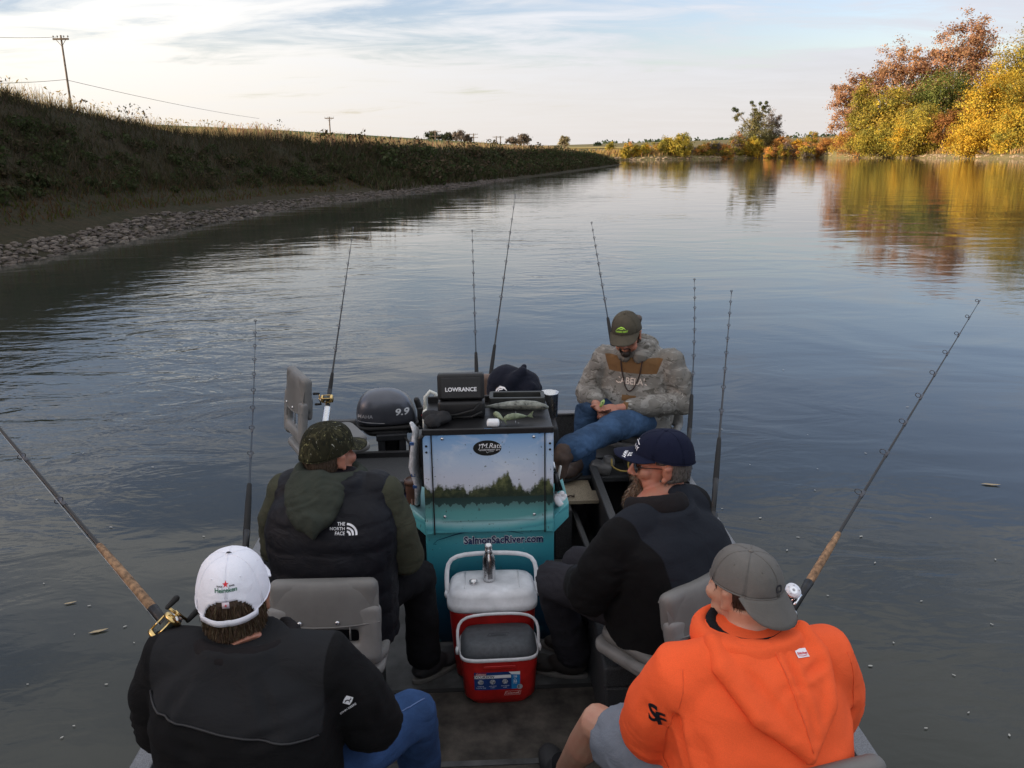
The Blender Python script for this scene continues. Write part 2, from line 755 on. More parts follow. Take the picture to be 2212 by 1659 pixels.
def lerp_tab(x, tab):
    return float(np.interp(x, [a for a, _ in tab], [b for _, b in tab]))


def fbm(x, y, s, o=3):
    return noise.fractal(V(x * s, y * s, 3.3), 1.0, 2.0, o)


class Bank:
    def __init__(self, pts, step, side, prof, height, wob):
        self.line = resample(pts, step)
        n = len(self.line)
        self.nrm = []
        for i in range(n):
            d = (self.line[min(n - 1, i + 1)] - self.line[max(0, i - 1)]).normalized()
            self.nrm.append(V(-d.y, d.x, 0) * side)
        self.prof, self.height, self.wob = prof, height, wob

    def point(self, fi, off):
        i = min(int(fi), len(self.line) - 2)
        k = fi - i
        p = self.line[i].lerp(self.line[i + 1], k)
        nn = self.nrm[i].lerp(self.nrm[i + 1], k)
        q = p + nn * off
        z = lerp_tab(off, self.prof) * (self.height(p, fi / len(self.line)) if off > 0 else 1.0)
        if off > 0.3:
            z += self.wob * min(1, off / 5) * fbm(q.x, q.y, 0.16, 4)
        return V(q.x, q.y, z)

    def mesh(self, name, offs):
        n, k = len(self.line), len(offs)
        vs = [self.point(min(i, n - 1.001), o) for i in range(n) for o in offs]
        fs = [(i * k + j, i * k + j + 1, (i + 1) * k + j + 1, (i + 1) * k + j) for i in range(n - 1) for j in range(k - 1)]
        return fast_mesh(name, [tuple(v) for v in vs], fs, True)


def soil(name, a, b, c, scale=0.5):
    m = bpy.data.materials.new(name)
    m.use_nodes = True
    t = NT(m.node_tree)
    bs = m.node_tree.nodes['Principled BSDF']
    tc = t.n('ShaderNodeTexCoord').outputs['Object']
    n1_, n2_ = t.noise(tc, scale, 6, 0.65), t.noise(tc, scale * 9, 5, 0.7)
    col = t.mix(t.mapr(n1_, 0.35, 0.65, 0, 1), a, b)
    col = t.mix(t.mapr(n2_, 0.4, 0.7, 0, 0.7), col, c)
    t.link(col, bs.inputs['Base Color'])
    bs.inputs['Roughness'].default_value = 0.95
    bs.inputs['Specular IOR Level'].default_value = 0.1
    bm_ = t.n('ShaderNodeBump')
    bm_.inputs['Distance'].default_value = 0.12
    t.link(n2_, bm_.inputs['Height'])
    t.link(bm_.outputs[0], bs.inputs['Normal'])
    return m


L_PTS = [(-15.5, -90), (-13.8, -30), (-12.9, 0), (-12.3, 20), (-11.8, 30), (-10.3, 45), (-4.6, 64), (3, 95), (14, 140), (22.5, 176), (24.6, 185), (21, 197),
         (6, 210), (-30, 226), (-100, 250), (-320, 320)]
L_CREST = [(-90, 5.6), (18, 5.6), (32, 5.35), (39, 4.5), (45, 4.0), (60, 3.5), (80, 3.3), (110, 3.2), (150, 3.1), (176, 2.5), (200, 2.1), (260, 2.4)]
L_PROF = [(-4, -1.5), (-1.0, -0.3), (0, 0), (1.2, 0.06), (2.6, 0.15), (4.0, 0.30), (5.5, 0.55), (7.0, 0.84), (8.2, 0.97), (9.5, 1.0), (12, 0.98), (16, 0.9), (22, 0.8)]
lbank = Bank(L_PTS, 1.6, 1, L_PROF, lambda p, s: lerp_tab(p.y, L_CREST), 0.22)
lb = link('left_bank', lbank.mesh('left_bank', [-4, -1, 0, .5, 1.2, 1.9, 2.6, 3.3, 4, 4.7, 5.5, 6.2, 7, 7.6, 8.2, 8.9, 9.5, 10.7, 12, 14, 16, 19, 22]),
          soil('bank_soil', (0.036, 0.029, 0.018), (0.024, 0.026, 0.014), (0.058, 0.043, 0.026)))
props(lb, kind='structure')
fld = [(p + n_ * 15) for p, n_ in list(zip(lbank.line, lbank.nrm))[::6] if p.y < 168]
fld = [(q.x, q.y, 2.1) for q in fld] + [(-900, 230, 2.1), (-900, -90, 2.1)]
lf = MB().add(fld, [tuple(range(len(fld)))]).build('left_field', soil('field_soil', (0.07, 0.09, 0.03), (0.09, 0.10, 0.035), (0.12, 0.10, 0.05)), smooth=False)
props(lf, kind='structure')
# green levee running behind the left bank
lv = []
for Y, X in ((60, -34), (90, -25), (110, -21), (150, -15), (200, -7), (260, 2), (330, 9), (420, 12)):
    for dx, z in ((10, 1.4), (5, 3.6), (2, 4.9), (0, 5.25), (-4, 5.3), (-16, 1.5)):
        lv.append((X + dx, Y, z * (1.0 if Y < 200 else 1.0)))
lvm = fast_mesh('levee', lv, [(i * 6 + j, i * 6 + j + 1, i * 6 + j + 7, i * 6 + j + 6) for i in range(7) for j in range(5)], True)
props(link('levee', lvm, soil('levee_grass', (0.045, 0.085, 0.022), (0.06, 0.10, 0.03), (0.08, 0.10, 0.04))), kind='structure')

R_PTS = [(110, -90), (114, 40), (117, 130), (118.6, 196), (119.3, 244), (117, 295), (106, 322), (82, 313), (64, 306), (46, 299), (18, 306), (-50, 335), (-300, 430)]
R_PROF = [(-4, -1.5), (-1, -0.3), (0, 0), (0.9, 0.28), (2, 0.42), (6, 0.75), (12, 1.0), (20, 1.1), (40, 1.25), (90, 1.6), (200, 1.8), (500, 1.9)]


def r_h(p, s):
    hill = math.exp(-((p.x - 112) / 16.0) ** 2 - ((p.y - 318) / 22.0) ** 2)
    return 2.7 + 3.2 * hill


rbank = Bank(R_PTS, 4.0, -1, R_PROF, r_h, 0.35)
rb = link('right_bank', rbank.mesh('right_bank', [-4, -1, 0, .5, .9, 1.5, 2, 4, 6, 9, 12, 16, 20, 30, 40, 65, 90, 200, 500]),
          soil('tan_bank', (0.21, 0.155, 0.08), (0.17, 0.15, 0.065), (0.14, 0.13, 0.05), 0.25))
props(rb, kind='structure')


# ---------------------------------------------------------------- loose leaves, blades, rocks
def frames(nrm):
    nrm = nrm / np.linalg.norm(nrm, axis=1, keepdims=True)
    a = np.where(np.abs(nrm[:, 2:3]) < 0.9, np.array([[0, 0, 1.0]]), np.array([[1.0, 0, 0]]))
    u = np.cross(nrm, a)
    u /= np.linalg.norm(u, axis=1, keepdims=True)
    return u, np.cross(nrm, u)


def leaves(c, nrm, size, tint, aspect=1.5):
    """one pointed quad per leaf"""
    n = len(c)
    u, v = frames(nrm)
    th = RNG.uniform(0, 2 * np.pi, (n, 1))
    a = u * np.cos(th) + v * np.sin(th)
    b = -u * np.sin(th) + v * np.cos(th)
    s = size[:, None]
    fold_ = nrm / np.linalg.norm(nrm, axis=1, keepdims=True) * s * 0.12
    p = np.stack([c - a * s * aspect * 0.5, c + b * s * 0.5 + fold_, c + a * s * aspect * 0.5, c - b * s * 0.5 + fold_], 1).reshape(-1, 3)
    f = np.arange(4 * n).reshape(n, 4)
    return p, f, np.repeat(tint, 4, 0)


def blades(base, height, width, lean, tint):
    """bent grass blades: two quads narrowing to a tip"""
    n = len(base)
    ang = RNG.uniform(0, 2 * np.pi, n)
    side = np.stack([np.cos(ang), np.sin(ang), np.zeros(n)], 1)
    la = RNG.uniform(0, 2 * np.pi, n)
    ld = np.stack([np.cos(la), np.sin(la), np.zeros(n)], 1) * (lean * height)[:, None]
    up = np.array([[0, 0, 1.0]])
    h = height[:, None]
    w_ = width[:, None]
    p0, p1 = base - side * w_ / 2, base + side * w_ / 2
    m_ = base + up * h * 0.58 + ld * 0.35
    p2, p3 = m_ + side * w_ * 0.42, m_ - side * w_ * 0.42
    t_ = base + up * h + ld
    p4, p5 = t_ + side * w_ * 0.06, t_ - side * w_ * 0.06
    p = np.stack([p0, p1, p2, p3, p4, p5], 1).reshape(-1, 3)
    k = np.arange(n)[:, None] * 6
    f = np.concatenate([k + np.array([[0, 1, 2, 3]]), k + np.array([[3, 2, 4, 5]])], 0)
    return p, f, np.repeat(tint, 6, 0)


def merge(parts):
    vs, fs, ts = [], [], []
    k = 0
    for p, f, t in parts:
        vs.append(p)
        fs.append(f + k)
        ts.append(t)
        k += len(p)
    return np.concatenate(vs), np.concatenate(fs), np.concatenate(ts)


def tints(n, palette, jit=0.18):
    pal = np.array(palette)
    i = RNG.integers(0, len(pal), n)
    t = pal[i] * RNG.uniform(1 - jit, 1 + jit, (n, 1)) * RNG.uniform(1 - jit * 0.4, 1 + jit * 0.4, (n, 3))
    return np.clip(t, 0, 1)


def bank_spots(bank, n, o0, o1, y0, y1, power=1.0):
    """random standing points on a bank, denser near the camera"""
    idx = [i for i, p in enumerate(bank.line) if y0 <= p.y <= y1]
    a, b = idx[0], idx[-1]
    out = np.zeros((n, 3))
    for k in range(n):
        fi = a + (b - a) * RNG.random() ** power
        out[k] = bank.point(fi, RNG.uniform(o0, o1))
    return out


LEAF = leaf_mat('leaf')
BLADE = leaf_mat('blade', transl=0.45)

# ---- left bank: weeds and brush over the slope (nobody could count them)
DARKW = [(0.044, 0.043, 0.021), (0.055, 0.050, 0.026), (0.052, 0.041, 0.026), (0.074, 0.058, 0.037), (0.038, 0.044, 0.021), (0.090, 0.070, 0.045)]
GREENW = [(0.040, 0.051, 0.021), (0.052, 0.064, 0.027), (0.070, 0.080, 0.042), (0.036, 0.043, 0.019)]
parts = []
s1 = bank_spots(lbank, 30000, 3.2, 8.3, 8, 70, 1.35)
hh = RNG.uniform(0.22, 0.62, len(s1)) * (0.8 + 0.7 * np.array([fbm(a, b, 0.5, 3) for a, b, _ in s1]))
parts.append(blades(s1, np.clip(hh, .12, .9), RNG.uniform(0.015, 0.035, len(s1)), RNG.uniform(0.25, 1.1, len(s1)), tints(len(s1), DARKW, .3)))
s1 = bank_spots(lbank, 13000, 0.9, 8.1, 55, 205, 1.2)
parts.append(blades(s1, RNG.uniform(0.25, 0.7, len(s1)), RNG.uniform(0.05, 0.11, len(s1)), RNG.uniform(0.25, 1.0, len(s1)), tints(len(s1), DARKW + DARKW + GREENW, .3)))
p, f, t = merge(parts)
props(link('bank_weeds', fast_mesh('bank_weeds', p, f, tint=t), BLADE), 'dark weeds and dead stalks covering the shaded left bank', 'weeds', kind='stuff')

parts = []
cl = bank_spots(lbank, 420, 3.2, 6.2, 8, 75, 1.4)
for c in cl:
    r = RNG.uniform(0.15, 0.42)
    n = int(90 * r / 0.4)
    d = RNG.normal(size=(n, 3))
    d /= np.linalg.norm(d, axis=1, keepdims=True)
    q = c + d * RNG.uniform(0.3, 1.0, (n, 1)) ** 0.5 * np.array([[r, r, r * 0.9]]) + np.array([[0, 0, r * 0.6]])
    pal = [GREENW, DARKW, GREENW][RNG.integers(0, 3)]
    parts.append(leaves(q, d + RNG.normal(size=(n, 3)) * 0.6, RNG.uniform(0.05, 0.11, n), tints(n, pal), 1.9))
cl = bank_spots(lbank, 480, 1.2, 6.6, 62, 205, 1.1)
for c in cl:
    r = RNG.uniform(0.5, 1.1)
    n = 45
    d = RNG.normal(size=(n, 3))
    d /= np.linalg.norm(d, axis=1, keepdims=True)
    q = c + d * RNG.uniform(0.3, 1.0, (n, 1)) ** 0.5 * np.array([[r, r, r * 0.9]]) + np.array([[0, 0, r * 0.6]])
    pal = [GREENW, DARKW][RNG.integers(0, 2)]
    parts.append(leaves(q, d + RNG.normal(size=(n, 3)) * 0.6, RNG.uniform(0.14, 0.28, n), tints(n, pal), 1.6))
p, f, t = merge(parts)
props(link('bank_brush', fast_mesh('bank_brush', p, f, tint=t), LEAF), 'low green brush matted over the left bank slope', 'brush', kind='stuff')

# rust and yellow-green ground cover at the foot of the slope
s1 = bank_spots(lbank, 6000, 2.0, 4.4, 8, 60, 1.3)
t1 = tints(len(s1), [(0.07, 0.075, 0.02), (0.095, 0.055, 0.028), (0.06, 0.07, 0.02), (0.08, 0.045, 0.025)])
p, f, t = blades(s1, RNG.uniform(0.06, 0.24, len(s1)), RNG.uniform(0.02, 0.05, len(s1)), RNG.uniform(0.2, 0.9, len(s1)), t1)
props(link('ground_cover', fast_mesh('ground_cover', p, f, tint=t), BLADE), 'low rust and yellow-green plants above the stones', 'ground cover', kind='stuff')

# ---- dry golden grass on the crest
GOLD = [(0.46, 0.34, 0.16), (0.52, 0.40, 0.20), (0.38, 0.27, 0.12), (0.42, 0.34, 0.18), (0.34, 0.22, 0.11)]
parts = []
s1 = bank_spots(lbank, 7600, 7.6, 11.5, 10, 60, 1.15)
parts.append(blades(s1, RNG.uniform(0.30, 0.85, len(s1)) * (0.75 + 0.5 * np.array([fbm(a, b, 0.35, 2) for a, b, _ in s1])), RNG.uniform(0.012, 0.03, len(s1)),
                    RNG.uniform(0.05, 0.45, len(s1)), tints(len(s1), GOLD)))
s1 = bank_spots(lbank, 6000, 7.6, 12.0, 50, 200, 1.1)
parts.append(blades(s1, RNG.uniform(0.35, 0.9, len(s1)), RNG.uniform(0.03, 0.09, len(s1)), RNG.uniform(0.05, 0.45, len(s1)),
                    tints(len(s1), GOLD + [(0.30, 0.16, 0.10), (0.34, 0.19, 0.12)])))
# seed heads
s1 = bank_spots(lbank, 1500, 8.0, 11.0, 10, 70, 1.2)
tip = s1 + np.stack([RNG.normal(0, .12, len(s1)), RNG.normal(0, .12, len(s1)), RNG.uniform(.35, .85, len(s1))], 1)
parts.append(leaves(tip, RNG.normal(size=(len(s1), 3)), RNG.uniform(0.03, 0.07, len(s1)), tints(len(s1), GOLD), 3.2))
p, f, t = merge(parts)
props(link('dry_grass', fast_mesh('dry_grass', p, f, tint=t), BLADE), 'tall golden dry grass along the crest of the left bank', 'grass', kind='stuff')

# dark weed stalks standing on the crest
parts = []
for c in bank_spots(lbank, 34, 8.0, 9.0, 12, 180, 1.2):
    far = c[1] > 60
    n = 26
    h = RNG.uniform(0.6, 1.25)
    q = c + np.stack([RNG.normal(0, .22, n), RNG.normal(0, .22, n), RNG.uniform(0.1, h, n)], 1)
    parts.append(leaves(q, RNG.normal(size=(n, 3)), RNG.uniform(0.05, 0.10, n) * (2.2 if far else 1), tints(n, DARKW + [(0.10, 0.06, 0.035)]), 2.2))
p, f, t = merge(parts)
props(link('crest_weeds', fast_mesh('crest_weeds', p, f, tint=t), LEAF), 'dark leafy weeds standing among the golden crest grass', 'weeds', kind='stuff')


# ---- cobbles at the water's edge
def rock_mesh(k):
    bm = bmesh.new()
    bmesh.ops.create_icosphere(bm, subdivisions=1, radius=1.0)
    rs = random.Random(k)
    for v in bm.verts:
        v.co *= 1 + rs.uniform(-0.18, 0.16)
        v.co.z *= 0.62
        v.co.x *= 1.15
    me = bpy.data.meshes.new('rock')
    bm.to_mesh(me)
    bm.free()
    me.polygons.foreach_set('use_smooth', [k % 2 == 0] * len(me.polygons))
    return me


ROCKM = [mat('cobble_a', (0.105, 0.083, 0.066), 0.85, vscale=1.5, var=0.25, bump=0.4, bscale=12), mat('cobble_b', (0.065, 0.050, 0.040), 0.85, vscale=1.5, var=0.25, bump=0.4, bscale=12),
         mat('cobble_c', (0.165, 0.135, 0.108), 0.85, vscale=1.5, var=0.25, bump=0.4, bscale=12)]
rocks = []
for k in range(9):
    me = rock_mesh(k)
    me.materials.append(ROCKM[k % 3])
    rocks.append(me)
idx = [i for i, q in enumerate(lbank.line) if 12 <= q.y <= 85]
spots = []
for k in range(4200):
    fi = idx[0] + (idx[-1] - idx[0]) * random.random() ** 1.45
    off = random.uniform(-0.35, 1.25) + 0.6 * fbm(fi * 0.8, 1.3, 0.35, 2)
    q = lbank.point(fi, off)
    if q.z > -0.12:
        r = random.uniform(0.035, 0.105) * (1.25 if random.random() < 0.12 else 1)
        d = math.hypot(q.x, q.y)
        seen = abs(q.x / max(q.y, 1)) < 0.66
        spots.append((-(r / d) if seen else 0, q, r))
spots.sort(key=lambda s: s[0])
for s, q, r in spots[:300]:
    o = bpy.data.objects.new('rock', rocks[random.randrange(9)])
    COL.objects.link(o)
    o.parent = lb
    o.location = q + V(0, 0, r * 0.22)
    o.scale = (r * random.uniform(.85, 1.35), r * random.uniform(.8, 1.2), r * random.uniform(.8, 1.15))
    o.rotation_euler = (random.uniform(-.3, .3), random.uniform(-.3, .3), random.uniform(0, 6.28))
mb = MB()
for s, q, r in spots[300:]:
    me = rocks[random.randrange(9)]
    a = random.uniform(0, 6.28)
    k = r * 1.05
    mb.add([(q.x + (v.co.x * math.cos(a) - v.co.y * math.sin(a)) * k, q.y + (v.co.x * math.sin(a) + v.co.y * math.cos(a)) * k, q.z + r * .2 + v.co.z * k) for v in me.vertices],
           [tuple(pp.vertices) for pp in me.polygons])
o = mb.build('small_rocks', mat('cobble_mix', (0.088, 0.070, 0.056), 0.85, vscale=2.2, var=0.35), lb, smooth=False)
o['kind'] = 'stuff'


# ================================================================ trees
def tree(name, label, cat, base, blobs, palette, n=5000, leaf=0.5, trunk=0.5, bark=(0.16, 0.13, 0.10), group=None, gap=0.25, limbs=10, aspect=1.4, shell=0.5,
         clump=0.16, lean=(0, 0)):
    """base: foot of the trunk; blobs: (x,y,z,rx,ry,rz) relative to the foot"""
    base = V(base)
    leaf *= 0.66
    n = int(n * 1.9)
    root = thing(name, label, cat, base, 0, group)
    wts = np.array([(b[3] * b[4] * b[5]) ** 0.66 for b in blobs])
    wts /= wts.sum()
    parts_ = []
    cls = []
    pal = np.array(palette)
    for b, wt_ in zip(blobs, wts):
        nb = max(20, int(n * wt_))
        rr = np.array([b[3], b[4], b[5]])
        ncl = max(4, int(nb / 60))
        d = RNG.normal(size=(ncl, 3))
        d /= np.linalg.norm(d, axis=1, keepdims=True)
        rad = shell + (1 - shell) * RNG.random((ncl, 1)) ** 0.6
        cc = np.array(b[:3]) + d * rr * rad * RNG.uniform(0.82, 1.14, (ncl, 1))
        if gap:
            keep = RNG.random(ncl) > gap * 0.5
            cc, d = cc[keep], d[keep]
        cls.append(cc)
        tone = pal[RNG.integers(0, len(pal), len(cc))] * RNG.uniform(0.75, 1.2, (len(cc), 1))
        w_ = RNG.integers(0, len(cc), nb)
        sg = clump * rr.mean() + leaf * 0.5
        q = cc[w_] + RNG.normal(size=(nb, 3)) * sg * np.array([[1, 1, 0.75]])
        tn = np.clip(tone[w_] * RNG.uniform(0.72, 1.25, (nb, 1)) * RNG.uniform(0.93, 1.07, (nb, 3)), 0, 1)
        nr = d[w_] + RNG.normal(size=(nb, 3)) * 0.7 + np.array([[0, 0, 0.3]])
        parts_.append(leaves(q, nr, leaf * RNG.uniform(0.6, 1.4, nb), tn, aspect))
    p_, f_, t_ = merge(parts_)
    link('crown', fast_mesh('crown', p_, f_, tint=t_), LEAF, root)
    if trunk:
        mb_ = MB()
        top = max(b[2] + b[5] * 0.4 for b in blobs)
        cx_ = sum(b[0] * w0 for b, w0 in zip(blobs, wts))
        cy_ = sum(b[1] * w0 for b, w0 in zip(blobs, wts))
        spine = [V(0, 0, -0.4), V(lean[0] * .2 + cx_ * .15, cy_ * .15, top * 0.25), V(cx_ * .5 + lean[0] * .6, cy_ * .5, top * .55), V(cx_ * .9, cy_ * .9, top * .88)]
        mb_.tube(spine, [trunk * 1.15, trunk * .85, trunk * .55, trunk * .15], 8)
        allc_ = np.concatenate(cls)
        for k_ in range(limbs):
            tgt = V(allc_[RNG.integers(0, len(allc_))])
            s_ = RNG.uniform(0.25, 0.8)
            i_ = min(int(s_ * 3), 2)
            st = spine[i_].lerp(spine[i_ + 1], s_ * 3 - i_)
            if tgt.z < st.z:
                st = spine[0].lerp(spine[1], 0.9)
            mid_ = st.lerp(tgt, 0.5) + V(0, 0, (tgt - st).length * 0.10)
            r_ = trunk * 0.34 * (1.15 - s_)
            mb_.tube([st, mid_, tgt], [r_, r_ * .6, r_ * .15], 6)
        bk = mat('bark_%d_%d_%d' % tuple(int(x * 100) for x in bark), bark, 0.9, vscale=1.2, var=0.3, bump=0.6, bscale=4, bdist=0.05)
        mb_.build('trunk', bk, root)
    return root


def px_tree(name, label, cat, px, Y, y_top, y_bot, halfw, palette, zbase=2.2, blobs=None, depth=0.8, **kw):
    """tree standing Y metres away, its crown between two heights read from the photograph"""
    c = ground_dir(px, (y_top + y_bot) / 2, Y)
    zt, zb = ground_dir(px, y_top, Y).z, ground_dir(px, y_bot, Y).z
    r = halfw / 1780.0 * Y
    H = zt - zbase
    if blobs is None:
        blobs = [(0, 0, .5, .9, .9, .5), (-.45, 0, .35, .55, .6, .33), (.45, .1, .38, .55, .6, .33), (.1, -.2, .78, .5, .5, .24), (-.3, .1, .66, .45, .45, .25), (.38, 0, .65, .42, .4, .22)]
    hb = zt - zb
    bl = [(bx * r, by * r, (zb - zbase) + bz * hb, rx * r, ry * r * depth, rz * hb) for bx, by, bz, rx, ry, rz in blobs]
    return tree(name, label, cat, (c.x, Y, zbase), bl, palette, **kw)


RUST = [(0.40, 0.205, 0.105), (0.47, 0.26, 0.14), (0.33, 0.17, 0.09), (0.44, 0.25, 0.13)]
YEL = [(0.64, 0.39, 0.045), (0.70, 0.45, 0.06), (0.54, 0.32, 0.04), (0.46, 0.33, 0.055)]
YGR = [(0.46, 0.36, 0.065), (0.35, 0.29, 0.055), (0.55, 0.40, 0.06), (0.26, 0.235, 0.055)]
OLV = [(0.30, 0.24, 0.05), (0.38, 0.29, 0.055), (0.24, 0.21, 0.045), (0.44, 0.32, 0.055)]
GRN = [(0.15, 0.165, 0.045), (0.20, 0.20, 0.05), (0.125, 0.14, 0.04)]
ORA = [(0.58, 0.27, 0.07), (0.50, 0.24, 0.08), (0.62, 0.34, 0.08), (0.40, 0.20, 0.08)]
GRY = [(0.20, 0.16, 0.125), (0.25, 0.19, 0.145), (0.17, 0.145, 0.115)]
PALE = (0.55, 0.48, 0.40)
SYC = 'rust coloured sycamores on the right bank'
OPEN = dict(shell=0.35, clump=0.10, gap=0.5, limbs=34)
px_tree('sycamore_tree', 'rust-brown tree standing leftmost in the big right-bank grove, against the sky', 'tree', 1845, 292, 150, 300, 58, RUST, 3.5, n=5200, leaf=0.62,
        trunk=0.7, bark=PALE, group=SYC, **OPEN)
px_tree('sycamore_tree', 'rust-brown tree second from the left in the right-bank grove', 'tree', 1945, 290, 92, 300, 78, RUST, 3.5, n=9000, leaf=0.65, trunk=0.9, bark=PALE,
        group=SYC, **OPEN)
px_tree('sycamore_tree', 'tallest rust-brown tree with pale limbs at the top of the right-bank grove', 'tree', 2070, 284, 30, 290, 84, RUST, 3.5, n=11500, leaf=0.65, trunk=1.0,
        bark=PALE, group=SYC, **OPEN)
px_tree('cottonwood_tree', 'tall olive-gold tree at the right edge of the photo', 'tree', 2195, 262, 88, 330, 75, OLV + [(0.5, 0.34, 0.05)], 3.0, n=9500, leaf=0.6, trunk=0.9, gap=0.2)
px_tree('cottonwood_tree', 'feathery pale green treetop rising highest at the right edge', 'tree', 2255, 268, 15, 250, 60, OLV + GRN, 3.0, n=6500, leaf=0.55, trunk=0.8, gap=0.4)
px_tree('willow_tree', 'rounded dark green tree in front of the tallest rust-brown tree', 'tree', 2035, 262, 148, 335, 62, GRN, 2.6, n=6500, leaf=0.42, trunk=0.6, aspect=2.6, gap=0.1,
        blobs=[(0, 0, .76, 1.0, .9, .24), (-.5, 0, .68, .5, .6, .18), (.5, 0, .7, .5, .6, .18), (0, .1, .4, .7, .7, .36)])
px_tree('willow_tree', 'olive willow in front of the second rust-brown tree', 'tree', 1915, 268, 188, 335, 66, OLV + YGR + [(0.44, 0.30, 0.06)], 2.6, n=7000, leaf=0.45, trunk=0.6, aspect=2.4, gap=0.2)
px_tree('willow_tree', 'narrow olive willow beside the leftmost rust-brown tree', 'tree', 1862, 272, 168, 330, 26, OLV, 2.6, n=2600, leaf=0.45, trunk=0.4, aspect=2.4)
px_tree('red_oak_tree', 'small red-brown tree between the green willow and the yellow trees', 'tree', 2040, 246, 238, 312, 32, [(0.38, 0.17, 0.06), (0.45, 0.22, 0.07), (0.30, 0.15, 0.06)], 2.0,
        n=2600, leaf=0.45, trunk=0.35)
px_tree('yellow_poplar_tree', 'bright yellow tree on the slope below the olive-gold tree', 'tree', 2135, 240, 160, 338, 60, YEL + YEL + YGR, 2.0, n=9500, leaf=0.5, trunk=0.6, gap=0.15)
px_tree('yellow_poplar_tree', 'brightest yellow bushy tree leaning over the right bank waterline', 'tree', 2108, 222, 262, 340, 62, YEL, 1.4, n=7000, leaf=0.42, trunk=0.4, gap=0.1)
px_tree('yellow_poplar_tree', 'yellow-green tree at the right edge beside the water', 'tree', 2195, 210, 225, 341, 48, YGR + YEL + [(0.36, 0.38, 0.06)], 1.4, n=7000, leaf=0.42, trunk=0.4, gap=0.1)
px_tree('yellow_poplar_tree', 'yellow and olive tree low in the middle of the grove', 'tree', 1975, 250, 252, 338, 58, YGR + YEL + OLV, 1.6, n=7000, leaf=0.45, trunk=0.4, gap=0.15)
px_tree('yellow_poplar_tree', 'yellow-olive tree above the driftwood at the left of the grove', 'tree', 1895, 262, 268, 338, 46, YGR + OLV, 1.6, n=5000, leaf=0.45, trunk=0.4, gap=0.15)
px_tree('golden_shrub', 'wide orange-gold shrub at the left foot of the grove', 'shrub', 1838, 286, 280, 337, 42, ORA + [(0.62, 0.42, 0.08)], 1.6, n=4200, leaf=0.42, trunk=0.25, gap=0.1)
px_tree('cottonwood_tree', 'broad golden tree filling the right edge above the yellow-green one', 'tree', 2205, 248, 150, 335, 62, YEL + OLV + [(0.58, 0.40, 0.06)], 2.4, n=9000, leaf=0.45, trunk=0.7, gap=0.12)
px_tree('cottonwood_tree', 'olive-gold tree low between the green willow and the olive willow', 'tree', 1985, 256, 225, 336, 60, OLV + YGR + [(0.50, 0.34, 0.06)], 2.2, n=8000, leaf=0.42, trunk=0.5, gap=0.12)
px_tree('cottonwood_tree', 'amber tree below the tallest rust-brown tree', 'tree', 2092, 256, 205, 330, 52, YEL + OLV + RUST, 2.4, n=7000, leaf=0.45, trunk=0.5, gap=0.15)
# the lone tree with mistletoe and its neighbours
px_tree('mistletoe_tree', 'lone tall tree hung with dark mistletoe balls beyond the river bend', 'tree', 1632, 326, 226, 338, 46, [(0.20, 0.18, 0.075), (0.24, 0.21, 0.09), (0.17, 0.16, 0.07), (0.30, 0.24, 0.09)], 2.0, n=9500, leaf=0.42, trunk=0.7,
        gap=0.3, limbs=30, shell=0.15, clump=0.11,
        blobs=[(-.05, 0, .36, 1.0, .8, .34), (.0, 0, .60, .62, .6, .22), (-.65, 0, .26, .6, .5, .26), (.05, 0, .78, .42, .4, .15), (-.85, 0, .77, .32, .3, .09), (.38, 0, .88, .24, .3, .10), (-.15, 0, .93, .18, .2, .10), (.55, .1, .30, .6, .5, .3)])
mroot = [o for o in COL.objects if o.name.startswith('mistletoe_tree')][0]
for bx, bz, br in ((-12.0, 21.3, 1.25), (-10.4, 20.6, 1.0), (-3.2, 24.4, 1.0), (1.2, 23.9, .95), (4.2, 24.2, .95), (3.0, 22.2, .85)):
    n = 160
    d = RNG.normal(size=(n, 3))
    d /= np.linalg.norm(d, axis=1, keepdims=True)
    k = 0.74
    p, f, t = leaves(np.array([[bx * k, -1.0, bz * k]]) + d * br * .85 * RNG.random((n, 1)) ** 0.6, d, RNG.uniform(.2, .42, n), tints(n, [(0.07, 0.085, 0.04), (0.09, 0.10, 0.045)]))
    link('mistletoe', fast_mesh('mistletoe', p, f, tint=t), LEAF, mroot)
    MB().tube([(0, 0, 7), (bx * k * .5, -.5, bz * k * .72), (bx * k, -1, bz * k)], [.22, .13, .05], 6).build('branch', mat('bark_grey', (.15, .125, .10), .9), mroot)
px_tree('bare_tree', 'nearly bare grey-brown tree just right of the mistletoe tree', 'tree', 1668, 334, 236, 318, 25, GRY, 2.2, n=2600, leaf=0.3, trunk=0.4, gap=0.5, limbs=40, shell=0.2, aspect=3.0)
px_tree('yellow_poplar_tree', 'yellow tree at the foot of the mistletoe tree', 'tree', 1628, 318, 296, 340, 24, YEL + YGR + OLV, 1.2, n=3600, leaf=0.42, trunk=0.3)
SHR = 'autumn shrubs on the far bank'
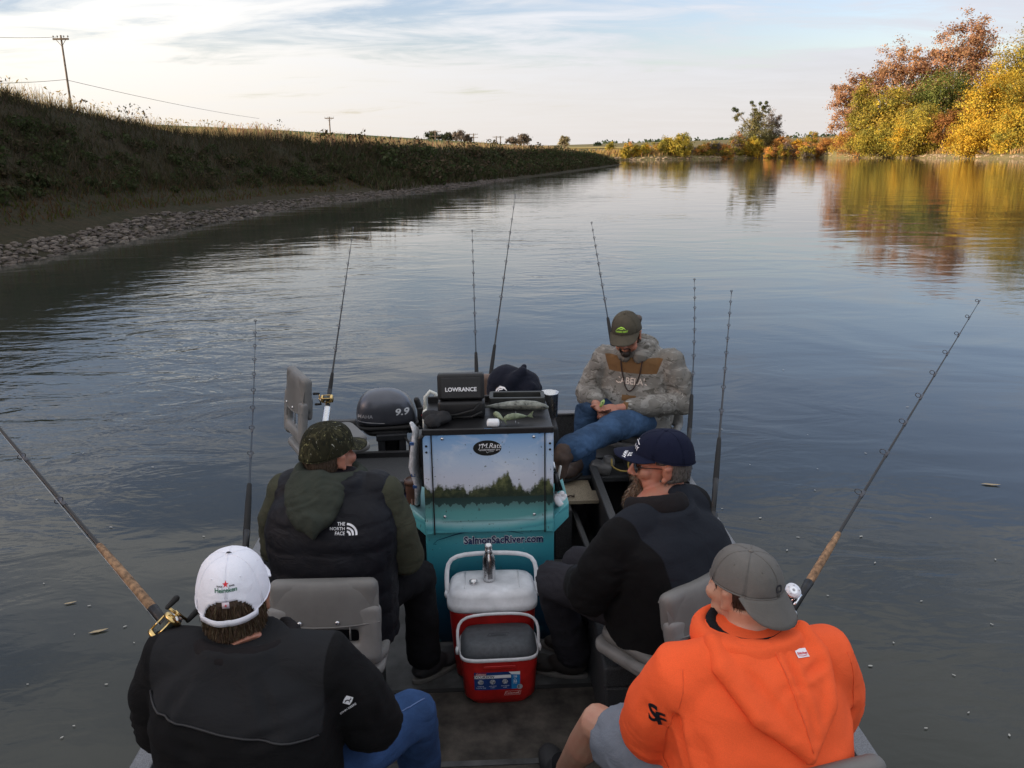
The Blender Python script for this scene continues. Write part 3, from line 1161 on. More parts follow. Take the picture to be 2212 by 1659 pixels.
for px, Y, yt, yb, hw, pal, lab in (
        (1688, 322, 291, 336, 20, ORA, 'orange shrub right of the mistletoe tree'),
        (1722, 320, 303, 336, 16, YEL + ORA, 'low golden shrub two right of the mistletoe tree'),
        (1752, 318, 282, 334, 18, ORA + YGR, 'tall shrub with a rust top midway to the grove'),
        (1782, 312, 296, 336, 20, ORA, 'tawny shrub just left of the grove'),
        (1592, 318, 288, 337, 14, GRY + OLV + ORA, 'brown-green shrub left of the mistletoe tree'),
        (1552, 316, 306, 339, 22, ORA + GRY, 'tawny low shrub in front of the far dark wood'),
        (1515, 312, 312, 341, 18, ORA + OLV, 'small tawny shrub right of the two rounded far trees'),
        (1372, 302, 314, 342, 11, YEL + OLV, 'small yellow shrub nearest the bank point'),
        (1392, 304, 310, 343, 13, YEL + YGR, 'yellow shrub second from the bank point'),
        (1352, 300, 318, 345, 10, OLV, 'olive shrub right behind the bank point')):
    px_tree('autumn_shrub', lab, 'shrub', px, Y, yt, yb, hw, pal, 1.0, n=1500, leaf=0.42, trunk=0.14, gap=0.1, group=SHR, limbs=4)
for k in range(26):
    px = 1362 + k * 17.5 + RNG.uniform(-5, 5)
    if 1600 < px < 1660:
        continue
    px_tree('belt_shrub', 'muted tan-olive shrub in the low belt along the far bank', 'shrub', px, 306 + RNG.uniform(0, 12), 311 + RNG.uniform(-6, 9), 342, 15 + RNG.uniform(0, 7),
            [ORA + OLV, OLV + GRY, ORA + GRY + [(0.42, 0.30, 0.12)]][k % 3], 1.0, n=1000, leaf=0.42, trunk=0.12, gap=0.1, group='low shrub belt on the far bank', limbs=3)
px_tree('rounded_tree', 'larger of the two rounded olive trees across the bend', 'tree', 1472, 306, 288, 338, 24, OLV + YGR, 1.6, n=3400, leaf=0.42, trunk=0.35, gap=0.1)
px_tree('rounded_tree', 'smaller yellow-olive rounded tree left of the larger one across the bend', 'tree', 1440, 308, 294, 338, 16, YGR + OLV, 1.6, n=2600, leaf=0.42, trunk=0.3, gap=0.1)
px_tree('poplar_tree', 'slim yellow-green tree standing behind the tip of the left bank', 'tree', 1318, 330, 306, 345, 11, OLV + YGR, 1.5, n=1300, leaf=0.42, trunk=0.25)
px_tree('dark_tree', 'small dark round tree far off above the bank point', 'tree', 1291, 420, 306, 332, 9, [(0.05, 0.07, 0.04), (0.06, 0.08, 0.05)], 2.0, n=900, leaf=0.6, trunk=0.25)
FT = 'far trees on the left plain'
for px, Y, yt, yb, hw, pal, lab in (
        (935, 330, 285, 303, 18, [(0.05, 0.06, 0.035), (0.07, 0.08, 0.04)], 'dark tree beside the leftmost far pole'),
        (965, 340, 288, 303, 14, [(0.05, 0.06, 0.035), (0.07, 0.07, 0.04)], 'small dark tree between the far pole and the grey tree'),
        (992, 330, 282, 304, 14, GRY, 'grey-brown tree on the plain right of the dark trees'),
        (1010, 335, 291, 305, 9, GRY, 'little grey tree at the right end of the far left clump'),
        (1131, 330, 289, 312, 14, GRY + [(0.36, 0.26, 0.17)], 'pale brown tree on the left bank near the middle of the photo'),
        (1108, 332, 299, 312, 16, GRY, 'low grey bush left of the pale brown tree'),
        (1219, 320, 292, 316, 12, [(0.42, 0.34, 0.2), (0.36, 0.3, 0.16), (0.30, 0.25, 0.15)], 'pale straw coloured tree alone on the left bank far end')):
    px_tree('plain_tree', lab, 'tree', px, Y, yt, yb, hw, pal, 2.5, n=1200, leaf=0.5, trunk=0.25, gap=0.35, group=FT, limbs=10)
# far dark orchard, one mass
n = 9000
xx = RNG.uniform(60, 290, n)
yy = RNG.uniform(520, 600, n)
zt = 3.0 + 7.5 * (0.65 + 0.5 * np.array([fbm(a, b, 0.12, 3) for a, b in zip(xx, yy)])) + 0.018 * (xx - 60)
q = np.stack([xx, yy, 3 + (zt - 3) * RNG.random(n) ** 0.5], 1)
p, f, t = leaves(q, RNG.normal(size=(n, 3)), RNG.uniform(0.8, 1.8, n), tints(n, [(0.045, 0.07, 0.035), (0.06, 0.085, 0.04), (0.05, 0.065, 0.04)]))
props(link('far_wood', fast_mesh('far_wood', p, f, tint=t), LEAF), 'dark green wood along the horizon beyond the bend', 'wood', kind='stuff')
# tan weeds and brush on the right bank
n = 9000
sp = []
ids = [i for i, q_ in enumerate(rbank.line) if 150 < q_.y and q_.x > 10]
for k in range(n):
    sp.append(rbank.point(RNG.uniform(ids[0], ids[-1]), RNG.uniform(1.5, 13)))
sp = np.array([tuple(v) for v in sp])
p1 = blades(sp, RNG.uniform(.5, 1.7, n), RNG.uniform(.15, .4, n), RNG.uniform(.1, .5, n),
            tints(n, [(0.46, 0.29, 0.13), (0.52, 0.30, 0.12), (0.38, 0.24, 0.11), (0.42, 0.32, 0.10), (0.32, 0.26, 0.08)]))
p, f, t = p1
props(link('bank_scrub', fast_mesh('bank_scrub', p, f, tint=t), BLADE), 'tawny scrub and dry grass on the sunlit far bank', 'scrub', kind='stuff')
# pale stones along the right waterline
mb = MB()
for k in range(500):
    q = rbank.point(RNG.uniform(ids[0], ids[-1]), RNG.uniform(0.05, 1.0))
    r = RNG.uniform(.15, .5)
    mb.ball(q + V(0, 0, .05), (r * 1.4, r, r * .6), seg=6, rings=4)
o = mb.build('shore_stones', mat('shore_stone', (0.40, 0.29, 0.18), 0.9, vscale=.5, var=.3), rb, smooth=False)
o['kind'] = 'stuff'
# driftwood snags
for px, yb, Y, lab in ((1888, 336, 268, 'dark tangle of driftwood at the left foot of the grove'), (2145, 335, 215, 'dark root tangle under the brightest yellow tree')):
    c = ground_dir(px, yb, Y)
    mb = MB()
    rs = random.Random(px)
    for k in range(26):
        a, e = rs.uniform(0, 6.28), rs.uniform(0.0, 0.9)
        l = rs.uniform(1.2, 3.6)
        d = V(math.cos(a) * math.cos(e), math.sin(a) * math.cos(e), math.sin(e))
        s = V(rs.uniform(-1.5, 1.5), rs.uniform(-1.5, 1.5), 0.1)
        mb.tube([s, s + d * l * .5 + V(0, 0, .2), s + d * l], [.14, .1, .03], 5)
    props(mb.build('driftwood', mat('drift', (0.13, 0.085, 0.06), 0.9), None, loc=(c.x, Y, 0.4)), lab, 'driftwood', 'driftwood snags')


# ================================================================ utility poles and wires
WOODP = mat('pole_wood', (0.16, 0.115, 0.08), 0.9, vscale=3, var=0.3)
INS = mat('insulator', (0.25, 0.24, 0.23), 0.35)
pole_top = {}


def pole(label, px, y_top, Y, zb, arm=1.2, r=0.16, rot=0.0, double=False):
    t_ = ground_dir(px, y_top, Y)
    h = t_.z - zb
    root = thing('utility_pole', label, 'utility pole', (t_.x, Y, zb), rot, 'wooden utility poles')
    MB().tube([(0, 0, -1), (0, 0, h)], [r * 1.2, r * .8], 10).build('post', WOODP, root)
    arms = [h - .35] + ([h - 1.6] if double else [])
    for za in arms:
        a = MB().box((0, -r * .9, za), (arm * 2, .12, .16)).build('crossarm', WOODP, root, smooth=False, bevel=.01)
        for s in (-.92, -.4, .4, .92):
            MB().lathe([(.02, 0), (.02, .08), (.07, .1), (.08, .18), (.03, .24)], (s * arm, -r * .9, za + .08), 8).build('insulator', INS, a)
    MB().tube([(-arm * .6, -r * .9, h - .4), (0, -r * .5, h - 1.0), (arm * .6, -r * .9, h - .4)], .03, 5).build('brace', WOODP, root)
    return V(t_.x, Y, zb), h


pA = pole('nearest and tallest leaning utility pole on the left bank', 131, 76, 84, 3.0, 0.75, 0.10)
pB = pole('small T-shaped utility pole behind the middle of the left bank', 711, 252, 190, 3.5, 1.0, 0.15)
pC = pole('far utility pole in front of the dark trees on the plain', 940, 282, 250, 4, 1.7, 0.24, double=True)
pD = pole('far slim utility pole right of the grey-brown trees', 1023, 288, 330, 4, 1.7, 0.22, double=True)
pE = pole('left post of the far pair of utility poles', 1072, 294, 330, 4, 1.4, 0.22)
pF = pole('right post of the far pair of utility poles', 1081, 294, 330, 4, 1.2, 0.22)
WIRE = mat('wire', (0.06, 0.055, 0.05), 0.6)


def wire(label, a, b, sag, r=0.022):
    pts = [V(a).lerp(V(b), k / 16) - V(0, 0, sag * 4 * (k / 16) * (1 - k / 16)) for k in range(17)]
    o_ = pts[0].copy()
    props(MB().tube([q - o_ for q in pts], r, 5).build('power_line', WIRE, None, loc=o_), label, 'wire', 'power lines')


a0 = ground_dir(141, 172, 84)
a1 = ground_dir(560, 256, 150)
wire('lower wire running right from the nearest pole down to the grass', a0, a1, 0.3)
wire('lower wire running left from the nearest pole out of the photo', a0, ground_dir(-260, 166, 70), 0.4)
wire('upper wire from the crossarm of the nearest pole to the left', ground_dir(122, 80, 84), ground_dir(-240, 60, 66), 0.3, 0.02)

# ================================================================ the boat
FL = 0.10            # floor of the boat above the water
HULL = mat('hull_coat', (0.065, 0.067, 0.070), 0.6, vscale=260, var=0.45, bump=0.5, bscale=400, spec=0.5, bdist=0.001)
LINER = mat('liner_coat', (0.045, 0.047, 0.050), 0.55, vscale=300, var=0.5, bump=0.5, bscale=420, bdist=0.001)
RAIL = mat('rail_metal', (0.20, 0.205, 0.215), 0.5, metal=0.4, vscale=320, var=0.3, bump=0.4, bscale=500, bdist=0.0008)
FLOORM = mat('floor_coat', (0.075, 0.077, 0.078), 0.72, vscale=7, var=0.36, bump=0.4, bscale=300, bdist=0.001)
MATM = mat('floor_carpet', (0.060, 0.052, 0.044), 0.95, vscale=9, var=0.36, bump=0.8, bscale=350, bdist=0.002)
BLACK = mat('black_plastic', (0.010, 0.010, 0.011), 0.45, vscale=20)
RUBBER = mat('black_rubber', (0.014, 0.014, 0.014), 0.75)
STEEL = mat('stainless', (0.62, 0.63, 0.64), 0.28, metal=1.0, vscale=60, var=0.06)
ALU = mat('aluminium', (0.55, 0.56, 0.57), 0.38, metal=0.9, vscale=40, var=0.08)

boat = thing('fishing_boat', 'dark grey open aluminium fishing boat carrying the five anglers', 'boat', (-0.04, 2.2, 0), 0.04)
Y0, Y1 = -3.2, 3.40          # bow .. transom in boat coordinates


def hw(y):
    """half width of the hull at the gunwale"""
    return 1.12 if y > -0.6 else 1.12 - 0.75 * ((-0.6 - y) / 2.6) ** 1.8


ys = [Y0, -2.6, -2.0, -1.4, -0.6, 0.2, 1.0, 1.8, 2.6, Y1]
fl = []
for y in ys:
    fl += [(-(hw(y) - .16), y, FL), (hw(y) - .16, y, FL)]
MB().add(fl, [(2 * i, 2 * i + 1, 2 * i + 3, 2 * i + 2) for i in range(len(ys) - 1)]).build('floor', FLOORM, boat, smooth=False)
for s in (-1, 1):
    rings = []
    for y in ys:
        h = hw(y)
        rings.append([(s * (h - .20), y, -.25), (s * h, y, .56), (s * (h + .005), y, .62), (s * (h - .035), y, .62), (s * (h - .04), y, .56), (s * (h - .15), y, FL + .05), (s * (h - .19), y, FL - .05)])
    MB().ring_loft(rings).build('hull_side', HULL, boat, smooth=False)
    rings = []
    for y in ys:
        h = hw(y)
        rings.append([(s * (h + .03), y, .618), (s * (h + .035), y, .65), (s * (h - .035), y, .655), (s * (h - .04), y, .618)])
    MB().ring_loft(rings).build('gunwale', RAIL, boat, smooth=False, bevel=.006)
    rings = []
    for y in ys:
        h = hw(y)
        rings.append([(s * (h - .10), y, .575), (s * (h - .10), y, .60), (s * (h - .135), y, .60), (s * (h - .135), y, .575)])
    MB().ring_loft(rings).build('inner_rail', HULL, boat, smooth=False)
    for y in (-1.6, -1.0, -0.42, .3, 1.05, 1.8, 2.55, 3.2):
        MB().box((s * (hw(y) - .085), y, .59), (.10, .035, .03)).build('rail_bracket', HULL, boat, smooth=False, bevel=.004)
        MB().box((s * (hw(y) - .085), y, .34), (.05, .04, .44), Matrix.Rotation(s * .17, 3, 'Y')).build('rib', HULL, boat, smooth=False, bevel=.004)
    # sloped strip where floor meets side, with fasteners
    rings = [[(s * (hw(y) - .30), y, FL + .003), (s * (hw(y) - .28), y, FL + .014), (s * (hw(y) - .155), y, FL + .10), (s * (hw(y) - .155), y, FL)] for y in ys]
    st = MB().ring_loft(rings).build('chine_strip', FLOORM, boat, smooth=False)
    for k in range(14):
        MB().lathe([(.007, 0), (.006, .003), (.002, .004)], (s * (hw(0) - .26), -.4 + k * .26, FL + .028), 8).build('fastener', STEEL, st)
# transom with cut-out, seams on the floor
MB().box((0.35, Y1 - .02, .33), (1.56, .05, .66)).box((-1.03, Y1 - .02, .33), (.2, .05, .66)).box((-.68, Y1 - .02, .2), (.5, .05, .40)).build('transom', HULL, boat, smooth=False, bevel=.006)
MB().box((0.35, Y1 - .02, .672), (1.58, .075, .018)).build('transom_cap', RAIL, boat, smooth=False, bevel=.005)
MB().box((-.055, .19, FL + .005), (1.05, 1.72, .008)).build('floor_mat', MATM, boat, smooth=False, bevel=.003)
MB().box((-.02, 1.04, FL + .011), (1.08, .025, .004)).build('seam', mat('seam_dark', (.02, .02, .02), .7), boat, smooth=False)
MB().box((-.02, .565, FL + .011), (1.1, .03, .006)).build('seam', FLOORM, boat, smooth=False)
# seat boxes
for nm, x0, x1, y0, y1, z1 in (('seat_box', -1.02, -.51, .55, 1.12, .46), ('seat_box', .43, 1.0, .67, 1.30, .46), ('seat_box', -1.0, -.42, -.62, .12, .49), ('seat_box', .42, 1.0, -.72, .02, .49)):
    b = MB().box(((x0 + x1) / 2, (y0 + y1) / 2, (FL + z1 - .1) / 2 + .003), (x1 - x0, y1 - y0, z1 - .1 - FL)).build(nm, LINER, boat, smooth=False, bevel=.012)
    MB().box(((x0 + x1) / 2, (y0 + y1) / 2, z1 - .05), (x1 - x0 + .012, y1 - y0 + .012, .096)).build('lid', LINER, b, smooth=False, bevel=.012, bseg=3)
    MB().box(((x0 + x1) / 2 - .1, y0 - .008, z1 - .11), (.05, .006, .006)).build('hinge', STEEL, b, smooth=False)
# stern shelf over the battery space, storage box opposite
MB().box((-.72, 2.98, .40), (.78, .52, .05)).build('stern_shelf', LINER, boat, smooth=False, bevel=.008)
MB().box((-.72, 2.70, .435), (.78, .03, .06)).build('shelf_lip', HULL, boat, smooth=False, bevel=.006)
MB().box((-.72, 3.25, .28), (.78, .04, .36)).build('bulkhead', mat('dark_bulkhead', (.012, .012, .013), .7), boat, smooth=False)
MB().box((.55, 2.98, .44), (.95, .6, .04)).build('stern_bench', LINER, boat, smooth=False, bevel=.008)
lk = MB().box((.90, 2.33, .32), (.02, 1.2, .44)).box((.66, 2.33, .30), (.02, 1.2, .40)).box((.78, 1.74, .30), (.25, .02, .40)).box((.78, 2.93, .30), (.25, .02, .40)).build('side_locker', LINER, boat, smooth=False)
MB().box((.66, 2.33, .515), (.045, 1.22, .03)).build('locker_rim', RAIL if False else HULL, boat, smooth=False, bevel=.006)
MB().box((.78, 1.74, .515), (.26, .045, .03)).build('locker_rim', HULL, boat, smooth=False, bevel=.006)
MB().box((.51, 2.40, .33), (.03, 1.0, .025), Matrix.Rotation(.05, 3, 'Z')).build('locker_rim', HULL, boat, smooth=False, bevel=.005)
MB().box((.30, 2.55, .26), (.36, .55, .32)).build('bait_well', LINER, boat, smooth=False, bevel=.01)
MB().box((.0, -1.9, .42), (1.6, 2.2, .06)).build('bow_deck', LINER, boat, smooth=False)
bpy.context.view_layer.update()

# rod holders on the rails
def holder(p, d, L=.24, m=None):
    p, d = V(p), V(d).normalized()
    inv = boat.matrix_world.inverted()
    a, b = p - d * L * .75, p + d * L * .25
    ring = MB().tube([inv @ a, inv @ b], .023, 14, cap=False)
    ring.tube([inv @ a, inv @ b], .019, 14, cap=False)
    h = ring.build('rod_holder', m or BLACK, boat)
    MB().tube([inv @ (a + d * .04), inv @ (V(a.x, a.y, .60))], .014, 8).build('bracket', BLACK, h)


# ================================================================ folding boat seats
GREYV = mat('grey_vinyl', (0.155, 0.151, 0.143), 0.55, vscale=4, var=0.14, bump=0.35, bscale=260, bdist=0.0008)
GREYP = mat('grey_shell', (0.20, 0.196, 0.188), 0.5, vscale=5, var=0.14, bump=0.25, bscale=300, bdist=0.0006)
PIPE = mat('seam_piping', (0.15, 0.147, 0.14), 0.6)


def seat(label, loc, rotz, pan_z=0.10, foot=None, tilt=0.16, w=.43, hs=.80):
    root = thing('boat_seat', label, 'boat seat', loc, rotz, 'folding grey boat seats')
    R = Matrix.Rotation(-tilt, 3, 'X')
    piv = V(0, -.20, pan_z)

    def T(x, y, z):
        return piv + R @ V(x, y, z * hs)
    mb = MB()
    # shell: pan with raised rim
    mb.rbox((0, 0, pan_z - .025), (w, .44, .05), .06, seg=4, zr=.02)
    mb.build('seat_pan', GREYP, root, voxel=.008, sm=3)
    MB().rbox((0, .02, pan_z + .018), (w - .06, .38, .05), .06, seg=4, zr=.022).build('cushion', GREYV, root)
    # back: shell with hand-hole, padded upper part with flap
    mb = MB()
    mb.rbox(T(0, -.01, .085), (w - .02, .05, .075), .022, R)
    for s in (-1, 1):
        mb.rbox(T(s * (w / 2 - .045), -.012, .15), (.085, .05, .22 * hs), .022, R)
        mb.tube([T(s * (w / 2 - .03), .0, .05), V(s * (w / 2 - .02), -.08, pan_z - .01), V(s * (w / 2 - .02), .06, pan_z - .02)], [.030, .026, .018], 8, round_ends=True)
    mb.rbox(T(0, -.01, .255), (w, .05, .10), .024, R)
    sh = mb.build('backrest_shell', GREYP, root, voxel=.007, sm=5)
    mb = MB()
    mb.rbox(T(0, .005, .335), (w - .02, .065, .20 * hs), .03, R, seg=5)
    mb.rbox(T(0, .03, .255), (w - .07, .04, .14 * hs), .02, R, seg=4)
    pad = mb.build('back_cushion', GREYV, root, voxel=.008, sm=6)
    # overlapping flap with its curved edge, two snaps
    vs, fs = [], []
    N = 14
    for j in range(N + 1):
        u = -1 + 2 * j / N
        x = u * (w / 2 - .004)
        edge = .235 - .016 * (1 - u * u)
        zs = [edge, edge + .05, .36, .415, .438, .425]
        ysn = [-.046, -.044, -.040, -.034, -.012, .02]
        kk = 1 - .10 * max(0, abs(u) - .0) ** 8
        for y_, z_ in zip(ysn, zs):
            bend = .02 * u * u
            vs.append(T(x * (1 - .06 * max(0, (z_ - .3)) / .14), y_ + bend, z_ * kk))
    for j in range(N):
        for i in range(5):
            a = j * 6 + i
            fs.append((a, a + 1, a + 7, a + 6))
    fl_ = MB().add(vs, fs).build('back_flap', GREYV, root, sub=1)
    MB().tube([T(-1 * (w / 2 - .004) + 2 * (w / 2 - .004) * j / N, -.047 + .02 * (-1 + 2 * j / N) ** 2, .235 - .016 * (1 - (-1 + 2 * j / N) ** 2)) for j in range(N + 1)], .0035, 6).build('seam', PIPE, root)
    for x in (-.085, .055):
        MB().ball(T(x, -.046, .241), (.009, .006, .009), R, 12, 8).build('snap', STEEL, root)
    for s in (-1, 1):
        MB().tube([T(s * .10, -.042, .22), T(s * .10, -.040, .155)], .0035, 6).build('seam', PIPE, root)
        MB().ball(V(s * (w / 2 - .005), -.14, pan_z + .005), (.006, .008, .008), None, 10, 6).build('rivet', STEEL, root)
    # swivel and pedestal
    if foot is not None:
        MB().lathe([(.09, foot), (.09, foot + .012), (.03, foot + .02), (.03, pan_z - .06), (.085, pan_z - .055), (.085, pan_z - .046)], (0, 0, 0), 18).build('pedestal', ALU, root)
    return root


seat('grey folding seat under the man in the black puffer vest', (-.72, 2.93, .46), .02, .12, 0.003)
seat('grey folding seat turned left under the man in the navy cap', (.60, 2.87, .46), .66, .12, 0.003)
seat('grey folding seat under the man in the orange hoodie', (.69, 1.85, .49), .28, .13, 0.003, w=.46)
seat('grey folding seat under the man in the white cap', (-.73, 2.04, .49), -.05, .10, 0.003, tilt=.25)
seat('empty tall grey seat side-on beside the outboard motor', (-1.17, 4.95, .45), -1.08, .27, -.02, tilt=.10, hs=1.08)
seat('grey seat at the stern under the man in the camouflage hoodie', (.88, 5.32, .47), 2.55, .13, -.003)


# ================================================================ steering console with its printed wrap
def wrap_material():
    m = bpy.data.materials.new('console_print')
    m.use_nodes = True
    t = NT(m.node_tree)
    bs = m.node_tree.nodes['Principled BSDF']
    tc = t.n('ShaderNodeTexCoord').outputs['Object']
    sp_ = t.n('ShaderNodeSeparateXYZ')
    t.link(tc, sp_.inputs[0])
    x, z = sp_.outputs[0], sp_.outputs[2]
    # printed sky
    skyp = t.ramp(t.mapr(z, .78, 1.11, 0, 1), [(0, (.62, .64, .70)), (.35, (.60, .64, .74)), (.62, (.45, .57, .72)), (1, (.16, .34, .60))])
    cl_ = t.noise(t.mapping(tc, scale=(1, 1, 1.7)), 5.5, 5, .6, .4)
    skyp = t.mix(t.mapr(cl_, .52, .72, 0, .75), skyp, (.70, .74, .80))
    # printed water under the surface line
    deep = t.ramp(t.mapr(z, .0, .66, 0, 1), [(0, (.002, .015, .035)), (.3, (.004, .055, .11)), (.55, (.010, .13, .20)), (.8, (.045, .30, .36)), (1, (.12, .45, .48))])
    bub = t.n('ShaderNodeTexVoronoi')
    t.link(tc, bub.inputs['Vector'])
    bub.inputs['Scale'].default_value = 55
    bmask = t.mapr(bub.outputs['Distance'], .10, .20, 1, 0)
    bm2 = t.mapr(t.noise(tc, 7, 3, .6), .55, .66, 0, .5)
    deep = t.mix(t.math('MULTIPLY', bmask, bm2), deep, (.35, .62, .62))
    glow = t.noise(t.mapping(tc, scale=(1, 1, 1)), 9.0, 2, .4)
    deep = t.mix(t.mapr(glow, .62, .78, 0, .5), deep, (.12, .42, .40))
    # calm water between tree line and surface band
    calm_ = t.ramp(t.mapr(z, .66, .80, 0, 1), [(0, (.14, .42, .42)), (.45, (.11, .34, .34)), (.75, (.10, .20, .19)), (1, (.05, .10, .09))])
    # tree line
    nx = t.n('ShaderNodeCombineXYZ')
    t.link(x, nx.inputs[0])
    crown_ = t.noise(nx.outputs[0], 20, 3, .6)
    broad = t.mapr(t.noise(t.mapping(nx.outputs[0], loc=(3.4, 0, 0)), 6.5, 3, .6), .35, .65, 0, 1)
    topz = t.math('ADD', t.math('MULTIPLY', crown_, .13), t.math('MULTIPLY', broad, .11))
    topz = t.math('ADD', topz, .705)
    tre = t.mapr(t.math('SUBTRACT', z, t.math('ADD', topz, t.math('MULTIPLY', t.noise(tc, 75, 3, .7), .05))), -.012, .010, 1, 0)
    tcol = t.ramp(t.noise(tc, 24, 5, .7), [(.3, (.014, .022, .013)), (.48, (.05, .065, .028)), (.66, (.17, .18, .075))])
    tcol = t.mix(t.mapr(z, .79, .86, .8, 0.0), tcol, (.010, .022, .020))
    c = t.mix(tre, skyp, tcol)
    refl = t.math('ADD', t.math('MULTIPLY', crown_, -.13), .825)
    refm = t.math('GREATER_THAN', z, refl)
    cw = t.mix(t.math('MULTIPLY', refm, .8), calm_, (.010, .028, .026))
    c = t.mix(t.math('LESS_THAN', z, .795), c, cw)
    # surface line, a bright wavy band
    wv = t.math('ADD', .655, t.math('ADD', t.math('MULTIPLY', t.math('MULTIPLY', t.math('ADD', x, .05), t.math('ADD', x, .05)), .30),
                                    t.math('MULTIPLY', t.math('SUBTRACT', t.noise(nx.outputs[0], 5, 3, .5), .5), .03)))
    c = t.mix(t.math('LESS_THAN', z, wv), c, deep)
    band = t.math('SUBTRACT', 1.0, t.math('MULTIPLY', t.math('ABSOLUTE', t.math('SUBTRACT', z, wv)), 38.0), clamp=True)
    c = t.mix(t.math('MULTIPLY', band, .75), c, (.42, .66, .70))
    b2 = t.math('SUBTRACT', 1.0, t.math('MULTIPLY', t.math('ABSOLUTE', t.math('SUBTRACT', z, t.math('SUBTRACT', wv, .038))), 90.0), clamp=True)
    c = t.mix(t.math('MULTIPLY', b2, .5), c, (.04, .22, .30))
    # dirt specks
    c = t.mix(t.mapr(t.noise(tc, 70, 2, .5), .68, .74, 0, .7), c, (.04, .05, .05))
    t.link(c, bs.inputs['Base Color'])
    bs.inputs['Roughness'].default_value = .42
    return m


WRAP = wrap_material()
con = thing('steering_console', 'boat console wrapped in a printed river scene with a web address', 'console', (-.115, 3.64, FL), .035)
CW, CD = .59, .46


def C_(x, y, z):
    return V(x, y, z)


body = MB().box((0.0, CD / 2, .325), (CW + .03, CD, .65)).build('lower_cabinet', WRAP, con, smooth=False, bevel=.006)
MB().box((0, CD / 2, -.0 + .012), (CW + .01, CD - .02, .024)).build('plinth', BLACK, con, smooth=False)
up = MB().box((0, CD / 2 - .02, .87), (CW - .02, CD - .04, .44)).build('upper_cabinet', mat('console_side', (.03, .032, .035), .5), con, smooth=False)
front = MB().box((0, -.028, .862), (CW - .045, .012, .50)).build('front_panel', WRAP, con, smooth=False, bevel=.003)
acc = MB().plate([(-.235 + .02 * (1 - math.cos(a)) if False else px_, py_) for px_, py_ in
                  [(-.235, -.20), (-.228, -.213), (-.215, -.22), (.215, -.22), (.228, -.213), (.235, -.20), (.235, .20), (.228, .213), (.215, .22), (-.215, .22), (-.228, .213), (-.235, .20)]],
                 (0, -.034, .905 - .01), (1, 0, 0), (0, 0, 1), .004).build('access_panel', WRAP, front, smooth=False)
for sx, sz in ((-.212, .195), (.212, .195), (-.212, -.195), (.212, -.195)):
    MB().lathe([(.008, 0), (.0075, .003), (.004, .006), (.001, .0065)], (sx, -.038, .895 + sz), 12, Matrix.Rotation(math.pi / 2, 3, 'X')).build('screw', STEEL, front)
TRIM = mat('pale_trim', (.46, .55, .60), .45, metal=.2, vscale=30, var=.1)
for s in (-1, 1):
    st = MB().box((s * (CW / 2 - .008), -.026, .86), (.034, .022, .51)).build('side_flange', WRAP, con, smooth=False, bevel=.006, bseg=3)
    for z_ in (1.055, 1.025):
        MB().lathe([(.0055, 0), (.005, .003)], (s * (CW / 2 - .008), -.037, z_), 10, Matrix.Rotation(math.pi / 2, 3, 'X')).build('bolt', RUBBER, st)
    MB().box((s * (CW / 2 - .032), -.0345, .86), (.006, .006, .51)).build('edge_seal', RUBBER, con, smooth=False)
    # side trays
    x0, x1 = s * (CW / 2 + .017), s * (CW / 2 + .095)
    rings = [[(x0, .10 - .07, .57), (x1, .16 - .07, .62), (x1, .16 - .07, .70), (x0, .10 - .07, .655)],
             [(x0, .40, .57), (x1, .40, .62), (x1, .40, .70), (x0, .40, .655)]]
    MB().ring_loft(rings).build('side_tray', WRAP, con, smooth=False, bevel=.003)
    MB().box((s * (CW / 2 + .055), .24, .665), (.066, .25, .008), Matrix.Rotation(-s * .5, 3, 'Y')).build('tray_floor', BLACK, con, smooth=False)
top = MB().box((0, CD / 2 - .02, 1.105), (CW + .02, CD + .02, .03)).box((0, -.035, 1.122), (CW + .02, .015, .03)).box((0, CD - .02, 1.13), (CW + .02, .015, .05)).build('top_tray', BLACK, con, smooth=False, bevel=.005)
MB().tube([(-CW / 2 - .0, -.03, 1.115), (-CW / 2 - .02, -.03, 1.09), (-CW / 2 - .02, -.02, .95)], .012, 8).build('edge_pipe', BLACK, con)
MB().box((0.0, -.0375, 1.121), (.035, .004, .03)).build('wrap_tab', WRAP, con, smooth=False)
bpy.context.view_layer.update()
cm = con.matrix_world


def on_con(x, z, y=-.035):
    return cm @ V(x, y, z)


cx_ax = (cm.to_3x3() @ V(1, 0, 0))
WHITEP = mat('print_white', (.80, .81, .83), .5, var=.03)
NAVYP = mat('print_navy', (.012, .022, .11), .5, var=.05)
TEALD = mat('print_teal', (.004, .065, .11), .5, var=.05)
tx = text_flat('SalmonSacRiver.com', .053, .024, 0, 1.03, xs=.84)
tl = text_flat('SalmonSacRiver.com', .053, .085, 0, 1.03, xs=.84)
fr = [body]
decal('web_address_outline', tl, on_con(.065, .553, -.0), cx_ax, (0, 0, 1), WHITEP, con, None, 0).location = (0, 0, 0)
for o_, dy in ((con.children[-1], -.0015),):
    o_.location.y += dy
d2 = decal('web_address', tx, on_con(.065, .553, -.0), cx_ax, (0, 0, 1), NAVYP, con, None, 0)
d2.location.y -= .0025
